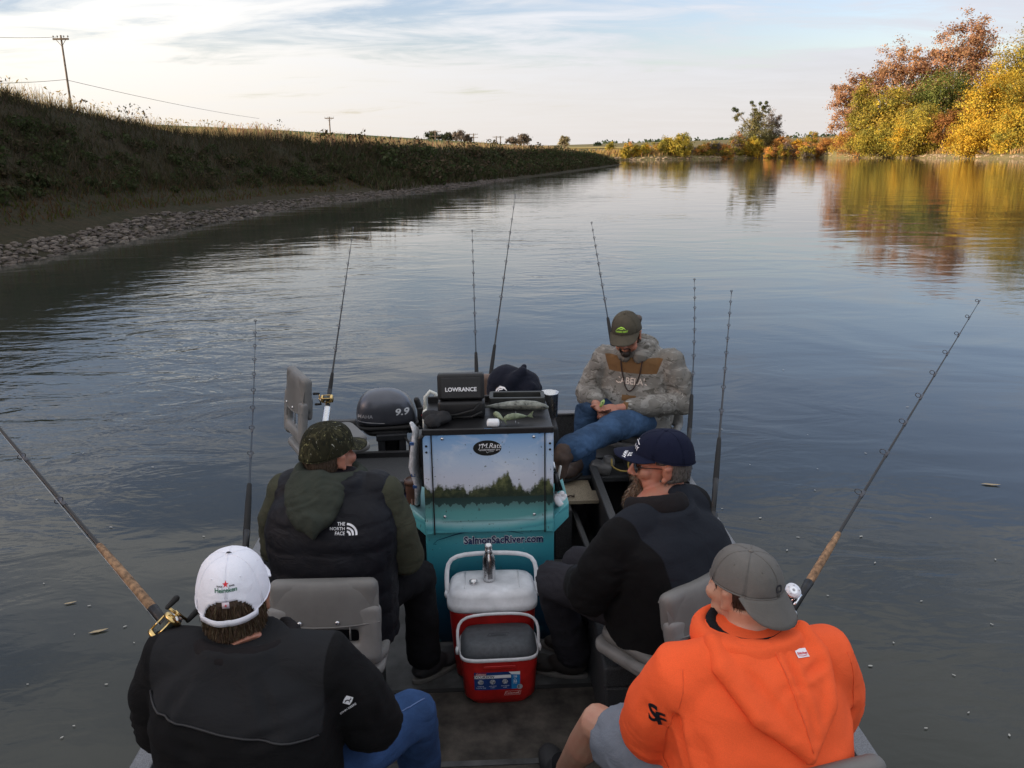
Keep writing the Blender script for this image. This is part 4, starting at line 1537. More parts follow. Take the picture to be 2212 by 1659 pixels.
# salmon back and fins drawn as a line
fish = [(-.225, -.055), (-.215, -.045), (-.18, -.034), (-.13, -.018), (-.08, -.006), (-.02, .0), (.05, .0), (.11, -.004), (.16, -.012), (.20, -.022)]
fin = [(.0, .006), (.025, .022), (.05, .042), (.056, .045), (.064, .03), (.078, .008), (.085, .002)]
tail = [(.235, -.01), (.26, .0), (.285, .02), (.305, .034), (.325, .038), (.33, .034), (.322, .018)]
lns = join_flat(stroke_flat(fish, [.002, .003, .005, .006, .007, .007, .006, .005, .004, .002]), stroke_flat(fin, .004), stroke_flat(tail, .004), stroke_flat([(-.225, -.055), (-.235, -.065), (-.22, -.066)], .003))
d3 = decal('fish_drawing', moved(lns, -.02, 0), on_con(-.02, .605, 0), cx_ax, (0, 0, 1), TEALD, con, None, 0)
d3.location.y -= .0015
# oval maker's badge with white script
ov = decal('oval_badge', poly_flat(oval(.066, .038)), on_con(-.005, 1.04, -.039), cx_ax, (0, 0, 1), mat('badge_black', (.010, .011, .010), .4), con, None, 0)
decal('badge_script', join_flat(moved(text_flat('M.Ratt', .034, .0, .25), .018, .010), moved(text_flat('underwater art', .0155, .0, .3), .010, -.008),
                                stroke_flat([(-.005, -.016), (.0, -.024), (.006, -.019), (.03, -.017)], .0012),
                                poly_flat(oval(.0045, .0035, 10, -.034, .016)), poly_flat(oval(.0045, .0035, 10, -.024, .018)), stroke_flat([(-.034, .011), (-.036, -.002), (-.042, -.008)], .002)),
      on_con(-.005, 1.04, -.0402), cx_ax, (0, 0, 1), WHITEP, con, None, 0)

# ---- fish finder on the console
ff = thing('fish_finder', 'black fish finder under its cover on top of the console', 'fish finder', cm @ V(-.125, .20, 1.12), .035)
MB().rbox((0, 0, .155), (.225, .07, .125), .012, Matrix.Rotation(-.12, 3, 'X')).build('cover', mat('cover_black', (.012, .012, .013), .55, vscale=30), ff)
MB().box((0, -.034, .155), (.19, .006, .10), Matrix.Rotation(-.12, 3, 'X')).build('screen_cover', mat('cover_grey', (.022, .023, .025), .5), ff, smooth=False, bevel=.003)
MB().rbox((0, .02, .045), (.23, .12, .09), .02).build('base', BLACK, ff)
MB().tube([(-.1, -.05, .02), (-.02, -.065, .03), (.06, -.06, .05), (.09, -.04, .08)], .005, 6).build('cable', RUBBER, ff)
MB().tube([(-.05, -.05, .01), (.05, -.07, .02), (.10, -.06, .04)], .005, 6).build('cable', RUBBER, ff)
bpy.context.view_layer.update()
fm = ff.matrix_world
Rf = fm.to_3x3() @ Matrix.Rotation(-.12, 3, 'X')
decal('cover_lettering', text_flat('LOWRANCE', .027, .030, 0, 1.0), fm @ V(0, -.042, .148), Rf @ V(1, 0, 0), Rf @ V(0, 0, 1), WHITEP, ff, None, 0)

def folds(scale, amp, st=(1, 1, 1), seed=0.0):
    def fn(me, org):
        for v in me.vertices:
            p_ = v.co + org
            q_ = V(p_.x * st[0] * scale + seed, p_.y * st[1] * scale, p_.z * st[2] * scale)
            nval = noise.fractal(q_, 0.9, 2.1, 3) + 0.6 * (1 - abs(noise.noise(q_ * 1.7))) - 0.3
            v.co += v.normal * amp * nval
    return fn


# ---- lures and small fish-shaped plugs in the tray
SILV = mat('lure_silver', (.22, .23, .20), .3, metal=.35, vscale=40, var=.3)
CHART = mat('lure_green', (.20, .24, .15), .4, vscale=50, var=.3)


def lure(label, a, b, r, m, tail=True):
    a, b = V(a), V(b)
    d = (b - a)
    root = thing('fishing_lure', label, 'fishing lure', a, 0, 'fish shaped lures in the console tray')
    pts = [V(0, 0, 0) + d * k for k in (0, .06, .2, .4, .6, .8, .93, 1.0)]
    pts = [q + V(0, 0, r * .6 * math.sin(k)) for q, k in zip(pts, (0, .3, .9, 1.6, 2.2, 2.7, 3, 3.1))]
    MB().tube(pts, [r * .25, r * .6, r * .95, r, r * .85, r * .55, r * .25, r * .12], 12, ell=1.2).build('body', m, root)
    if tail:
        e = d.normalized()
        sd = e.cross(V(0, 0, 1))
        MB().add([d * .95, d + e * .03 + V(0, 0, .025), d + e * .022, d + e * .03 - V(0, 0, .012)], [(0, 1, 2), (0, 2, 3)]).build('tail', m, root, smooth=False)
    MB().ball(d * .07 + V(0, -r * .75, r * .3), r * .18, seg=8, rings=6).build('eye', BLACK, root)
    MB().tube([d * .5 - V(0, 0, r), d * .5 - V(0, 0, r + .012), d * .5 + V(.008, 0, -r - .018), d * .5 + V(.014, 0, -r - .010)], .0012, 5).build('hook', STEEL, root)
    return root


lure('long silver-grey fish-shaped lure lying across the console tray', cm @ V(.30, .20, 1.155), cm @ V(-.02, .25, 1.15), .021, SILV)
lure('small pale green lure in front of the long silver one', cm @ V(.075, .07, 1.142), cm @ V(.19, .085, 1.15), .014, CHART)
lure('small green-white lure slanting beside the white tub', cm @ V(.03, .13, 1.150), cm @ V(.075, .06, 1.14), .013, CHART)
props(MB().rbox((0, 0, .016), (.06, .05, .032), .012).build('white_tub', mat('white_plastic', (.72, .73, .74), .45), None, loc=cm @ V(.025, .035, 1.122)), 'small white plastic tub beside the lures on the console', 'tub')
tr = MB().box((0, 0, 0), (.27, .02, .045)).box((0, .11, 0), (.27, .02, .045)).box((-.13, .055, 0), (.02, .11, .045)).box((.13, .055, 0), (.02, .11, .045)).box((0, .055, -.02), (.26, .12, .006))
props(tr.build('lure_tray', mat('tray_dark', (.03, .031, .028), .5), None, loc=cm @ V(.15, .31, 1.155), smooth=False, bevel=.004), 'black shallow tray behind the silver lure on the console', 'tray')
props(MB().ball((.0, 0, .02), (.045, .05, .03)).ball((.04, .03, .025), (.04, .05, .03)).ball((-.01, .05, .03), (.05, .04, .028)).build('cloth_bundle', fabric('dark_cloth', (.03, .03, .032)), None, loc=cm @ V(-.255, .06, 1.125), voxel=.007, sm=3, fold=folds(25, .006)), 'dark crumpled cloth left of the fish finder', 'cloth')

# ---- things around the console
cup = thing('travel_mug', 'brown lidded mug in the left console tray', 'mug', cm @ V(-.375, .16, .66), 0)
BRN = mat('mug_brown', (.085, .045, .032), .45)
MB().lathe([(.030, 0), (.034, .02), (.040, .13), (.040, .135)], seg=20).build('cup', BRN, cup)
MB().lathe([(.043, .132), (.044, .148), (.040, .156), (.036, .158), (.034, .152), (.01, .152)], seg=20).build('lid', BRN, cup)
for k in range(2):
    MB().box((-.004 + k * .014, -.0395, .05), (.006, .002, .03)).build('mark', mat('mug_mark', (.35, .22, .18), .5), cup, smooth=False)
rag = thing('paper_towel', 'crumpled white paper towels in the right console tray', 'paper towel', cm @ V(.352, .16, .672), 0)


def crumple(mb, R_, seed, amp=.35):
    rs = random.Random(seed)
    for k in range(9):
        a = rs.uniform(0, 6.28)
        mb.ball((rs.uniform(-.02, .02), rs.uniform(-.05, .05), rs.uniform(.0, .03)), (rs.uniform(.018, .028), rs.uniform(.008, .014), rs.uniform(.018, .03)), Matrix.Rotation(a, 3, 'Z') @ Matrix.Rotation(rs.uniform(-.8, .8), 3, 'X'), 10, 6)
    return mb


crumple(MB(), .04, 5).build('towel', mat('towel_white', (.66, .64, .66), .8, var=.1), rag, voxel=.005, sm=2)
pap = thing('bait_bag', 'white and blue plastic bag hanging left of the console', 'plastic bag', cm @ V(-.355, .12, .70), 0)
rings = []
for k, z_ in enumerate((0, .1, .2, .3, .38, .42)):
    r1, r2 = (.022, .05, .055, .05, .045, .02)[k], (.012, .018, .022, .02, .016, .008)[k]
    rings.append([V(r2 * math.cos(a) + .012 * math.sin(k * 2.1), r1 * math.sin(a), z_) for a in [2 * math.pi * j / 14 for j in range(14)]])
MB().ring_loft(rings).build('bag', mat('bag_white', (.55, .57, .60), .35, vscale=30, var=.25, bump=.6, bscale=50, bdist=.004), pap)
for k, zz in enumerate((.11, .17, .33)):
    MB().box((-.006 if k else 0, -.046, zz), (.020, .012, .014)).build('blue_print', mat('bag_blue', (.03, .09, .26), .4), pap, smooth=False)
kn = thing('filleting_tool', 'white-handled knife standing in the right console tray', 'knife', cm @ V(.335, .2, .70), 0)
MB().tube([(0, 0, 0), (.015, .0, .10), (.025, 0, .15)], [.009, .008, .006], 8).build('handle', mat('knife_white', (.6, .6, .58), .5), kn)
MB().box((-.008, 0, -.03), (.004, .015, .07)).build('blade', STEEL, kn, smooth=False)
plc = thing('plier_pouch', 'grey metal pliers hooked on the right side of the console', 'pliers', cm @ V(.325, .12, .84), 0)
MB().tube([(0, 0, 0), (.012, 0, -.09)], [.008, .012], 8).tube([(.004, .01, 0), (.03, .01, -.09)], [.008, .010], 8).build('grips', BLACK, plc)
MB().tube([(0, .005, 0), (-.008, .005, .06)], [.010, .004], 8).build('jaws', STEEL, plc)

# cutting board on the bait well
cb = thing('cutting_board', 'tan speckled cutting board with a hand slot right of the console', 'cutting board', (.405, 4.83, .42), .06)
ol = [(-.15, -.25), (.11, -.25), (.135, -.225), (.135, .225), (.11, .25), (-.15, .25)]
sl = [(.075, -.10), (.075, .10), (.105, .10), (.105, -.10)]
MB().box((-.04, 0, .01), (.23, .5, .02)).box((.12, 0, .01), (.03, .5, .02)).box((.09, -.175, .01), (.03, .15, .02)).box((.09, .175, .01), (.03, .15, .02)).build(
    'board', mat('board_tan', (.36, .30, .21), .7, vscale=220, var=.3, bump=.2), cb, smooth=False)
MB().tube([(-.1, -.2, .025), (-.07, -.19, .03), (-.05, -.2, .028), (-.045, -.17, .03)], [.006, .004, .006, .003], 6).build('bait_scrap', mat('scrap', (.05, .03, .02), .6), cb)
bin_ = thing('blue_tote', 'dark blue plastic tote under the stern shelf', 'tote', (-.83, 5.08, FL), .04)
MB().rbox((0, 0, .11), (.30, .32, .22), .03, taper=.88).build('bin', mat('tote_blue', (.004, .018, .115), .45), bin_)
MB().rbox((0, 0, .235), (.33, .35, .035), .03).build('lid', mat('tote_blue2', (.005, .022, .13), .45), bin_)
wb = thing('white_box', 'white plastic box standing on the floor beside the jeans knee', 'box', (-.60, 2.52, .50), .1)
MB().rbox((0, 0, -.18), (.17, .16, .36), .015).build('box', mat('box_white', (.72, .73, .76), .45), wb)
MB().rbox((0, 0, .015), (.18, .17, .03), .015).build('lid', mat('box_white', (.72, .73, .76), .45), wb)
ang = MB().rbox((0, 0, .0), (.14, .12, .07), .02, Matrix.Rotation(.3, 3, 'Y')).rbox((.06, .01, .035), (.07, .1, .06), .02)
props(ang.build('grey_bag', mat('bag_grey', (.16, .155, .15), .4, bump=.8, bscale=30, bdist=.01), None, loc=(.56, 4.98, .50), voxel=.008, sm=2), 'crumpled grey bag under the guide\'s seat', 'bag')
pts = [V(.03 * k - .12, 0, 0) for k in range(3)]
cord = [V(0, 0, 0)]
for k in range(1, 40):
    a = k * .33
    cord.append(V(.05 + .006 * k - .06 * math.cos(a), -.02, -.02 - .05 * math.sin(a) - .0015 * k))
props(MB().tube(cord, .006, 6).build('coiled_rope', mat('cord_yellow', (.45, .32, .08), .5), None, loc=(.62, 4.86, .60)), 'yellow coiled rope hanging below the stern seat', 'rope')

# ---- navy sweatshirt thrown over a brown seat behind the console
hd = thing('hooded_sweatshirt', 'navy hooded sweatshirt heaped behind the fish finder', 'sweatshirt', (.0, 4.62, .985), 0)
mb = MB()
mb.ball((-.03, 0, .16), (.12, .12, .13)).ball((.06, -.02, .15), (.11, .12, .12), Matrix.Rotation(.4, 3, 'Y')).ball((.09, -.06, .09), (.07, .08, .09))
mb.tube([(-.10, -.06, .02), (-.06, -.11, .12), (.0, -.10, .22), (.06, -.07, .27)], [.05, .05, .04, .03], 10, round_ends=True)
mb.tube([(.02, -.11, .05), (.05, -.13, .13), (.11, -.10, .19), (.15, -.04, .17)], [.04, .035, .035, .03], 10, round_ends=True)
mb.tube([(.06, -.05, .27), (.07, -.04, .29)], .02, 8, round_ends=True)


NAVYH = fabric('navy_fleece', (.010, .012, .022), sheen=.05, folds=.9)
sw = mb.build('garment', NAVYH, hd, voxel=.010, sm=3, fold=folds(9, .008))
bpy.context.view_layer.update()
decal('white_print', join_flat(moved(text_flat('Sa', .05, .02, .3), .0, -.022), stroke_flat([(-.03, .005), (-.015, .03), (.012, .042), (.04, .03), (.05, .012)], [.004, .01, .014, .01, .004]),
                               stroke_flat([(-.012, .015), (.004, .028), (.028, .026)], .006)),
      (-.07, 4.5, 1.135), V(.95, -.1, .25), V(-.2, .25, .95), WHITEP, hd, [sw], .002, .01)
bg_ = thing('leather_bag', 'brown leather bag under the heaped navy sweatshirt', 'bag', (.10, 4.60, .93), 0)
MB().ball((0, -.02, .10), (.075, .09, .09)).ball((-.04, .0, .06), (.09, .09, .07)).build('bag', mat('brown_leather', (.16, .075, .045), .5, vscale=12), bg_, voxel=.01, sm=3)
MB().tube([(-.02, -.115, .03), (-.01, -.12, .09), (.0, -.09, .16)], .003, 6).build('seam', mat('leather_seam', (.05, .025, .018), .6), bg_)
sb = thing('brown_seat_back', 'brown rounded seat back showing left of the navy sweatshirt', 'seat back', (-.13, 4.86, .80), 0)
MB().rbox((0, 0, .18), (.34, .07, .36), .03).build('back', mat('brown_vinyl', (.13, .085, .065), .55), sb)
MB().lathe([(.03, -.30), (.03, .02)], seg=10).build('post', ALU, sb)
stl = thing('stern_stand', 'dark box carrying the sweatshirt and bag behind the console', 'box', (.0, 4.64, FL), .03)
MB().rbox((0, 0, .42), (.52, .32, .84), .02).build('case', mat('stand_dark', (.012, .012, .013), .6), stl)
can = thing('metal_pail', 'small steel pail rim behind the brown bag', 'pail', (.22, 4.70, .94), 0)
MB().lathe([(.05, 0), (.055, .14), (.058, .142), (.058, .148), (.052, .148), (.048, .03), (.01, .03)], seg=20).build('pail', STEEL, can)
jug = thing('white_jug', 'white plastic jug with curved handle left of the fish finder', 'jug', (-.47, 4.55, .88), 0)
MB().rbox((0, 0, .08), (.10, .10, .17), .03).build('jug', mat('jug_white', (.62, .63, .58), .4), jug)
MB().tube([(-.035, 0, .15), (-.03, 0, .23), (.0, 0, .265), (.03, 0, .25), (.04, 0, .20)], .011, 8).build('handle', mat('jug_white', (.62, .63, .58), .4), jug)
jst = thing('battery_case', 'black battery case under the white jug', 'case', (-.49, 4.58, FL), 0)
MB().rbox((0, 0, .385), (.22, .24, .77), .02).build('case', BLACK, jst)

# ================================================================ coolers
RED = mat('cooler_red', (.46, .016, .014), .45, vscale=14, var=.16, bump=.25, bscale=260, bdist=.0008)
LIDG = mat('lid_grey', (.070, .078, .088), .6, vscale=60, var=.14, bump=.4, bscale=300, bdist=.0008)
LIDW = mat('lid_white', (.70, .71, .74), .45, vscale=16, var=.09, bump=.15, bscale=200)


def shaped(mb, secs, n=8, cham=.05, nx=2.6):
    """stack of rounded rectangles: (z, half width, half depth)"""
    rings = []
    for z, hx, hy in secs:
        row = []
        for k in range(32):
            a = 2 * math.pi * (k + .5) / 32
            c_, s_ = math.cos(a), math.sin(a)
            e = 2 / 5.0
            row.append(V(hx * math.copysign(abs(c_) ** e, c_), hy * math.copysign(abs(s_) ** e, s_), z))
        rings.append(row)
    return mb.ring_loft(rings)


def handle(root, hx, z0, rise, back, r, m, dz=.02):
    pts = [V(-hx, 0, z0), V(-hx - .004, back * .35, z0 + rise * .45), V(-hx, back * .9, z0 + rise - .03), V(-hx + .035, back, z0 + rise), V(-hx * .4, back, z0 + rise + dz), V(hx * .4, back, z0 + rise + dz),
           V(hx - .035, back, z0 + rise), V(hx, back * .9, z0 + rise - .03), V(hx + .004, back * .35, z0 + rise * .45), V(hx, 0, z0)]
    h_ = MB().tube(pts, r, 8, ell=.75, round_ends=True).build('handle', m, root, sub=1)
    for s in (-1, 1):
        MB().lathe([(.018, -.006), (.018, .006), (.006, .010)], (s * (hx + .004), 0, z0), 12, Matrix.Rotation(s * math.pi / 2, 3, 'Y')).build('pivot', m, h_)


big = thing('large_cooler', 'large red cooler with a white lid against the console', 'cooler', (-.105, 3.435, FL), .03)
shaped(MB(), [(0, .165, .10), (.015, .175, .108), (.20, .19, .122), (.34, .198, .128), (.36, .198, .128)]).build('body', RED, big)
shaped(MB(), [(.358, .203, .132), (.365, .208, .137), (.39, .208, .137), (.396, .200, .130), (.425, .195, .124), (.445, .178, .108), (.452, .15, .085), (.453, .05, .02)]).build('lid', LIDW, big)
for s in (-1, 1):
    MB().tube([(s * .125, -.075, .4525), (s * .125, .0, .4545), (s * .125, .075, .4525)], .003, 6).build('lid_rib', LIDW, big)
handle(big, .207, .385, .15, .085, .012, LIDW, .012)
small = thing('small_cooler', 'small red cooler with a grey lid and blue label in front', 'cooler', (-.075, 3.22, FL), .06)
shaped(MB(), [(0, .115, .07), (.012, .125, .08), (.055, .158, .106), (.18, .166, .112), (.235, .170, .115), (.24, .170, .115)]).build('body', RED, small)
shaped(MB(), [(.239, .171, .116), (.241, .174, .119), (.254, .174, .119), (.256, .168, .113)]).build('rim', LIDW, small)
lid = shaped(MB(), [(.254, .169, .114), (.27, .166, .112), (.298, .150, .096), (.306, .135, .082), (.307, .05, .03)]).build('lid', LIDG, small)
handle(small, .178, .23, .135, .05, .0075, LIDW, .010)
MB().rbox((0, -.1125, .212), (.14, .008, .016), .003).build('latch_recess', RED, small)
bpy.context.view_layer.update()
sm_ = small.matrix_world
bodyS = [o for o in small.children if o.name.startswith('body')][0]
lidS = [o for o in small.children if o.name.startswith('lid')][0]
sx_ = sm_.to_3x3() @ V(1, 0, 0)
lp = sm_ @ V(-.012, -.16, .143)
LBL = mat('label_blue', (.012, .045, .19), .4, vscale=30, var=.15)
LBC = mat('label_cyan', (.02, .22, .52), .4)
decal('label', poly_flat([(-.10, -.045), (.10, -.045), (.10, .045), (-.10, .045)]), lp, sx_, (0, 0, 1), LBL, small, [bodyS], .0008, .02)
decal('label_side', poly_flat([(.062, -.0445), (.0995, -.0445), (.0995, .0445), (.062, .0445)]), lp, sx_, (0, 0, 1), LBC, small, [bodyS], .0012, .02)
decal('label_bar', join_flat(poly_flat([(-.10, .014), (.06, .014), (.06, .030), (-.10, .030)]), poly_flat([(.062, .032), (.10, .028), (.10, .045), (.05, .045)])), lp, sx_, (0, 0, 1), WHITEP, small, [bodyS], .0014, .02)
decal('label_text', moved(text_flat('EXCURSION', .0165, .02, .25, 1.0), -.060, .0215), lp, sx_, (0, 0, 1), mat('print_black', (.01, .01, .015), .5), small, [bodyS], .002)
decal('label_maker', join_flat(poly_flat([(-.096, .030), (-.05, .030), (-.046, .043), (-.092, .043)])), lp, sx_, (0, 0, 1), mat('label_red', (.40, .03, .03), .5), small, [bodyS], .0022)
decal('label_maker_text', moved(text_flat('Coleman', .0115, .01, .2), -.071, .0365), lp, sx_, (0, 0, 1), WHITEP, small, [bodyS], .0028)
nums = join_flat(moved(text_flat('16', .017, .015), .078, .020), moved(text_flat('22', .017, .015), .078, -.004), moved(text_flat('QT', .006), .078, .009), moved(text_flat('CANS', .006), .078, -.015),
                 *[moved(text_flat(s_, .0062), x_, y_) for s_, x_, y_ in (('KEEPS ICE', -.072, -.026), ('ONE HAND', -.02, -.026), ('EASY CLEAN', .034, -.026), ('COLD ALL DAY', -.072, -.034), ('CARRY', -.02, -.034), ('LINER', .034, -.034))])
decal('label_numbers', nums, lp, sx_, (0, 0, 1), WHITEP, small, [bodyS], .002)
for x_ in (-.072, -.02, .034):
    decal('label_picture', poly_flat(oval(.0125, .0125, 18, x_, -.004)), lp, sx_, (0, 0, 1), mat('label_pic', (.45, .47, .5), .5, vscale=160, var=.5), small, [bodyS], .0018)
decal('guarantee_disc', poly_flat(oval(.013, .013, 18, .098, -.034)), lp, sx_, (0, 0, 1), mat('disc_grey', (.40, .42, .46), .5), small, [bodyS], .0024)
decal('guarantee_figure', moved(text_flat('1', .020, .03), .094, -.034), lp, sx_, (0, 0, 1), mat('print_black', (.01, .01, .015), .5), small, [bodyS], .003)
bx_ = [(.03, -.075), (.10, -.075), (.106, -.055), (.036, -.055), (.03, -.075)]
decal('maker_mark', join_flat(stroke_flat(bx_, .0012), moved(text_flat('Coleman', .0165, .0, .15), .063, -.065), stroke_flat(oval(.005, .006, 12, .096, -.064), .0014)), lp, sx_, (0, 0, 1),
      mat('print_pink', (.75, .55, .52), .5), small, [bodyS], .002)
lm = sm_ @ V(.0, -.01, .41)
decal('lid_mark', join_flat(stroke_flat([(-.048, -.009), (.04, -.009), (.048, .011), (-.04, .011), (-.048, -.009)], .004), moved(text_flat('Coleman', .018, .02, .2), 0, 0)), lm, sx_, sm_.to_3x3() @ V(0, 1, 0),
      mat('lid_mark_grey', (.03, .034, .04), .6), small, [lidS], .0008)

bt = thing('aluminium_bottle', 'open silver aluminium bottle standing on the white cooler lid', 'bottle', big.matrix_world @ V(-.012, .0, .453), 0)
BALU = mat('bottle_alu', (.66, .66, .67), .26, metal=1.0, vscale=25, var=.1)
MB().lathe([(.024, 0), (.029, .004), (.030, .012), (.030, .098), (.027, .116), (.0195, .134), (.0165, .142), (.0165, .150), (.019, .152), (.019, .156), (.0165, .158), (.0165, .172), (.0185, .173), (.0185, .178), (.015, .178), (.0145, .12), (.003, .12)], seg=28).build('can', BALU, bt)
for k, z_ in enumerate((.146, .160, .166)):
    MB().lathe([(.0166, z_), (.0178, z_ + .002), (.0166, z_ + .004)], seg=24, cap=False).build('thread', BALU, bt)
bpy.context.view_layer.update()
bp = bt.matrix_world @ V(0, -.1, .06)
canO = bt.children[0] if bt.children[0].name.startswith('can') else [o for o in bt.children if o.name.startswith('can')][0]
decal('print', join_flat(*([moved(poly_flat([(-.011, -.0018), (.011, -.0018), (.011, .0018), (-.011, .0018)]), .006, -.04 + k * .0052) for k in range(11)] + [moved(text_flat('LIME', .017, .0, 0), -.017, -.01, 1, math.pi / 2)])),
      bp, (1, 0, 0), (0, 0, 1), mat('bottle_ink', (.10, .10, .11), .5), bt, [canO], .0006, .01)
cp = MB().lathe([(.018, 0), (.019, .002), (.019, .014), (.0165, .016), (.0165, .003), (.002, .003)], seg=20)
props(cp.build('bottle_cap', BALU, None, loc=big.matrix_world @ V(-.085, -.03, .452), smooth=True), 'silver screw cap lying open on the white cooler lid', 'cap')

# ================================================================ outboard motor
mo = thing('outboard_motor', 'dark grey nine point nine outboard motor on the transom', 'outboard motor', (-.90, 5.72, .0), math.radians(8))
COWL = mat('cowl_grey', (.088, .094, .112), .34, metal=.5, vscale=8, var=.08, coat=.15)
mb = MB()
rings = []
for z, x0, x1, hy in ((.585, -.225, .20, .125), (.60, -.232, .205, .132), (.66, -.235, .20, .138), (.72, -.225, .18, .136), (.77, -.20, .15, .125), (.805, -.165, .10, .105), (.825, -.12, .05, .075), (.832, -.06, .0, .03)):
    row = []
    for k in range(28):
        a = 2 * math.pi * k / 28
        c_, s_ = math.cos(a), math.sin(a)
        e = 2 / 3.0
        row.append(V((x0 + x1) / 2 + (x1 - x0) / 2 * math.copysign(abs(c_) ** e, c_), hy * math.copysign(abs(s_) ** e, s_), z))
    rings.append(row)
cowl = mb.ring_loft(rings).build('cowling', COWL, mo, sub=1)
MB().rbox((-.01, 0, .575), (.46, .28, .022), .10, zr=.008).build('cowl_seal', RUBBER, mo)
MB().rbox((-.01, 0, .535), (.40, .24, .07), .09, taper=.8).build('lower_cowl', BLACK, mo)
MB().rbox((.0, .02, .40), (.16, .18, .26), .04).build('midsection', BLACK, mo)
MB().box((-.06, -.10, .41), (.05, .10, .22)).box((.09, -.10, .41), (.05, .10, .22)).box((.015, -.13, .51), (.22, .05, .05)).build('clamp_bracket', mat('bracket_dark', (.03, .032, .036), .45, metal=.3), mo, smooth=False, bevel=.008)
MB().tube([(0, .05, .3), (0, .06, -.3)], [.06, .05], 12, ell=1.6).build('drive_leg', BLACK, mo)
MB().tube([(.14, -.04, .535), (.22, -.06, .545), (.27, -.06, .56)], [.035, .035, .03], 10).build('tiller_base', BLACK, mo)
MB().tube([(.24, -.07, .57), (.23, -.08, .68), (.205, -.08, .76)], [.028, .024, .022], 10, round_ends=True).build('tiller_handle', BLACK, mo)
MB().rbox((.235, -.08, .66), (.06, .06, .10), .012).build('tiller_bracket', BLACK, mo)
MB().tube([V(.26 + .028 * math.cos(a * .9), -.09 + .02 * math.sin(a), .62 + .045 * math.sin(a * .31 + 1)) for a in [k * .5 for k in range(20)]], .006, 6).build('stop_lanyard', mat('lanyard_red', (.45, .02, .03), .5), mo)
MB().tube([(.10, -.14, .52), (.15, -.18, .45), (.14, -.20, .36), (.08, -.20, .29), (-.02, -.2, .26)], .009, 8).build('fuel_hose', RUBBER, mo)
MB().tube([(-.10, -.2, .37), (-.06, -.2, .36), (-.03, -.21, .30), (-.03, -.21, .26)], .008, 8).build('hose_tan', mat('hose_tan', (.25, .15, .08), .5), mo)
MB().tube([(.02, -.19, .30), (.0, -.19, .34), (.02, -.19, .36), (.045, -.19, .33), (.055, -.19, .28)], .005, 6).build('clip', STEEL, mo)
bpy.context.view_layer.update()
mm = mo.matrix_world
mx = mm.to_3x3() @ V(1, 0, 0)
decal('power_figure', text_flat('9.9', .066, .025, .15, 1.0, xs=1.25), mm @ V(.095, -.3, .69), mx, (0, 0, 1), mat('motor_print', (.62, .64, .66), .4), mo, [cowl], .001, .015)
decal('maker_name', text_flat('YAMAHA', .038, .01, .1), mm @ V(-.19, -.3, .665), mx, (0, 0, 1), mat('motor_print2', (.35, .36, .38), .4), mo, [cowl], .001, .015)
decal('stripe', stroke_flat([(-.2, .004), (-.1, -.004), (.0, -.012)], .004), mm @ V(-.03, -.3, .625), mx, (0, 0, 1), mat('motor_print', (.62, .64, .66), .4), mo, [cowl], .001, .015)


# ================================================================ fishing rods
CORK = mat('cork', (.30, .18, .10), .85, vscale=60, var=.35, bump=.4, bscale=200)
FOAM = mat('grip_foam', (.012, .012, .012), .85)
BLANK = mat('rod_blank', (.014, .014, .015), .35, vscale=40)
BLANKB = mat('rod_blank_blue', (.016, .028, .045), .35, vscale=40)
GOLDM = mat('reel_gold', (.72, .52, .22), .25, metal=1.0, vscale=30, var=.08)
CHROME = mat('reel_chrome', (.78, .79, .82), .15, metal=1.0, vscale=30, var=.04)
GUIDE = mat('guide_metal', (.10, .10, .11), .35, metal=.6)
LINE = mat('fishing_line', (.35, .36, .37), .3)


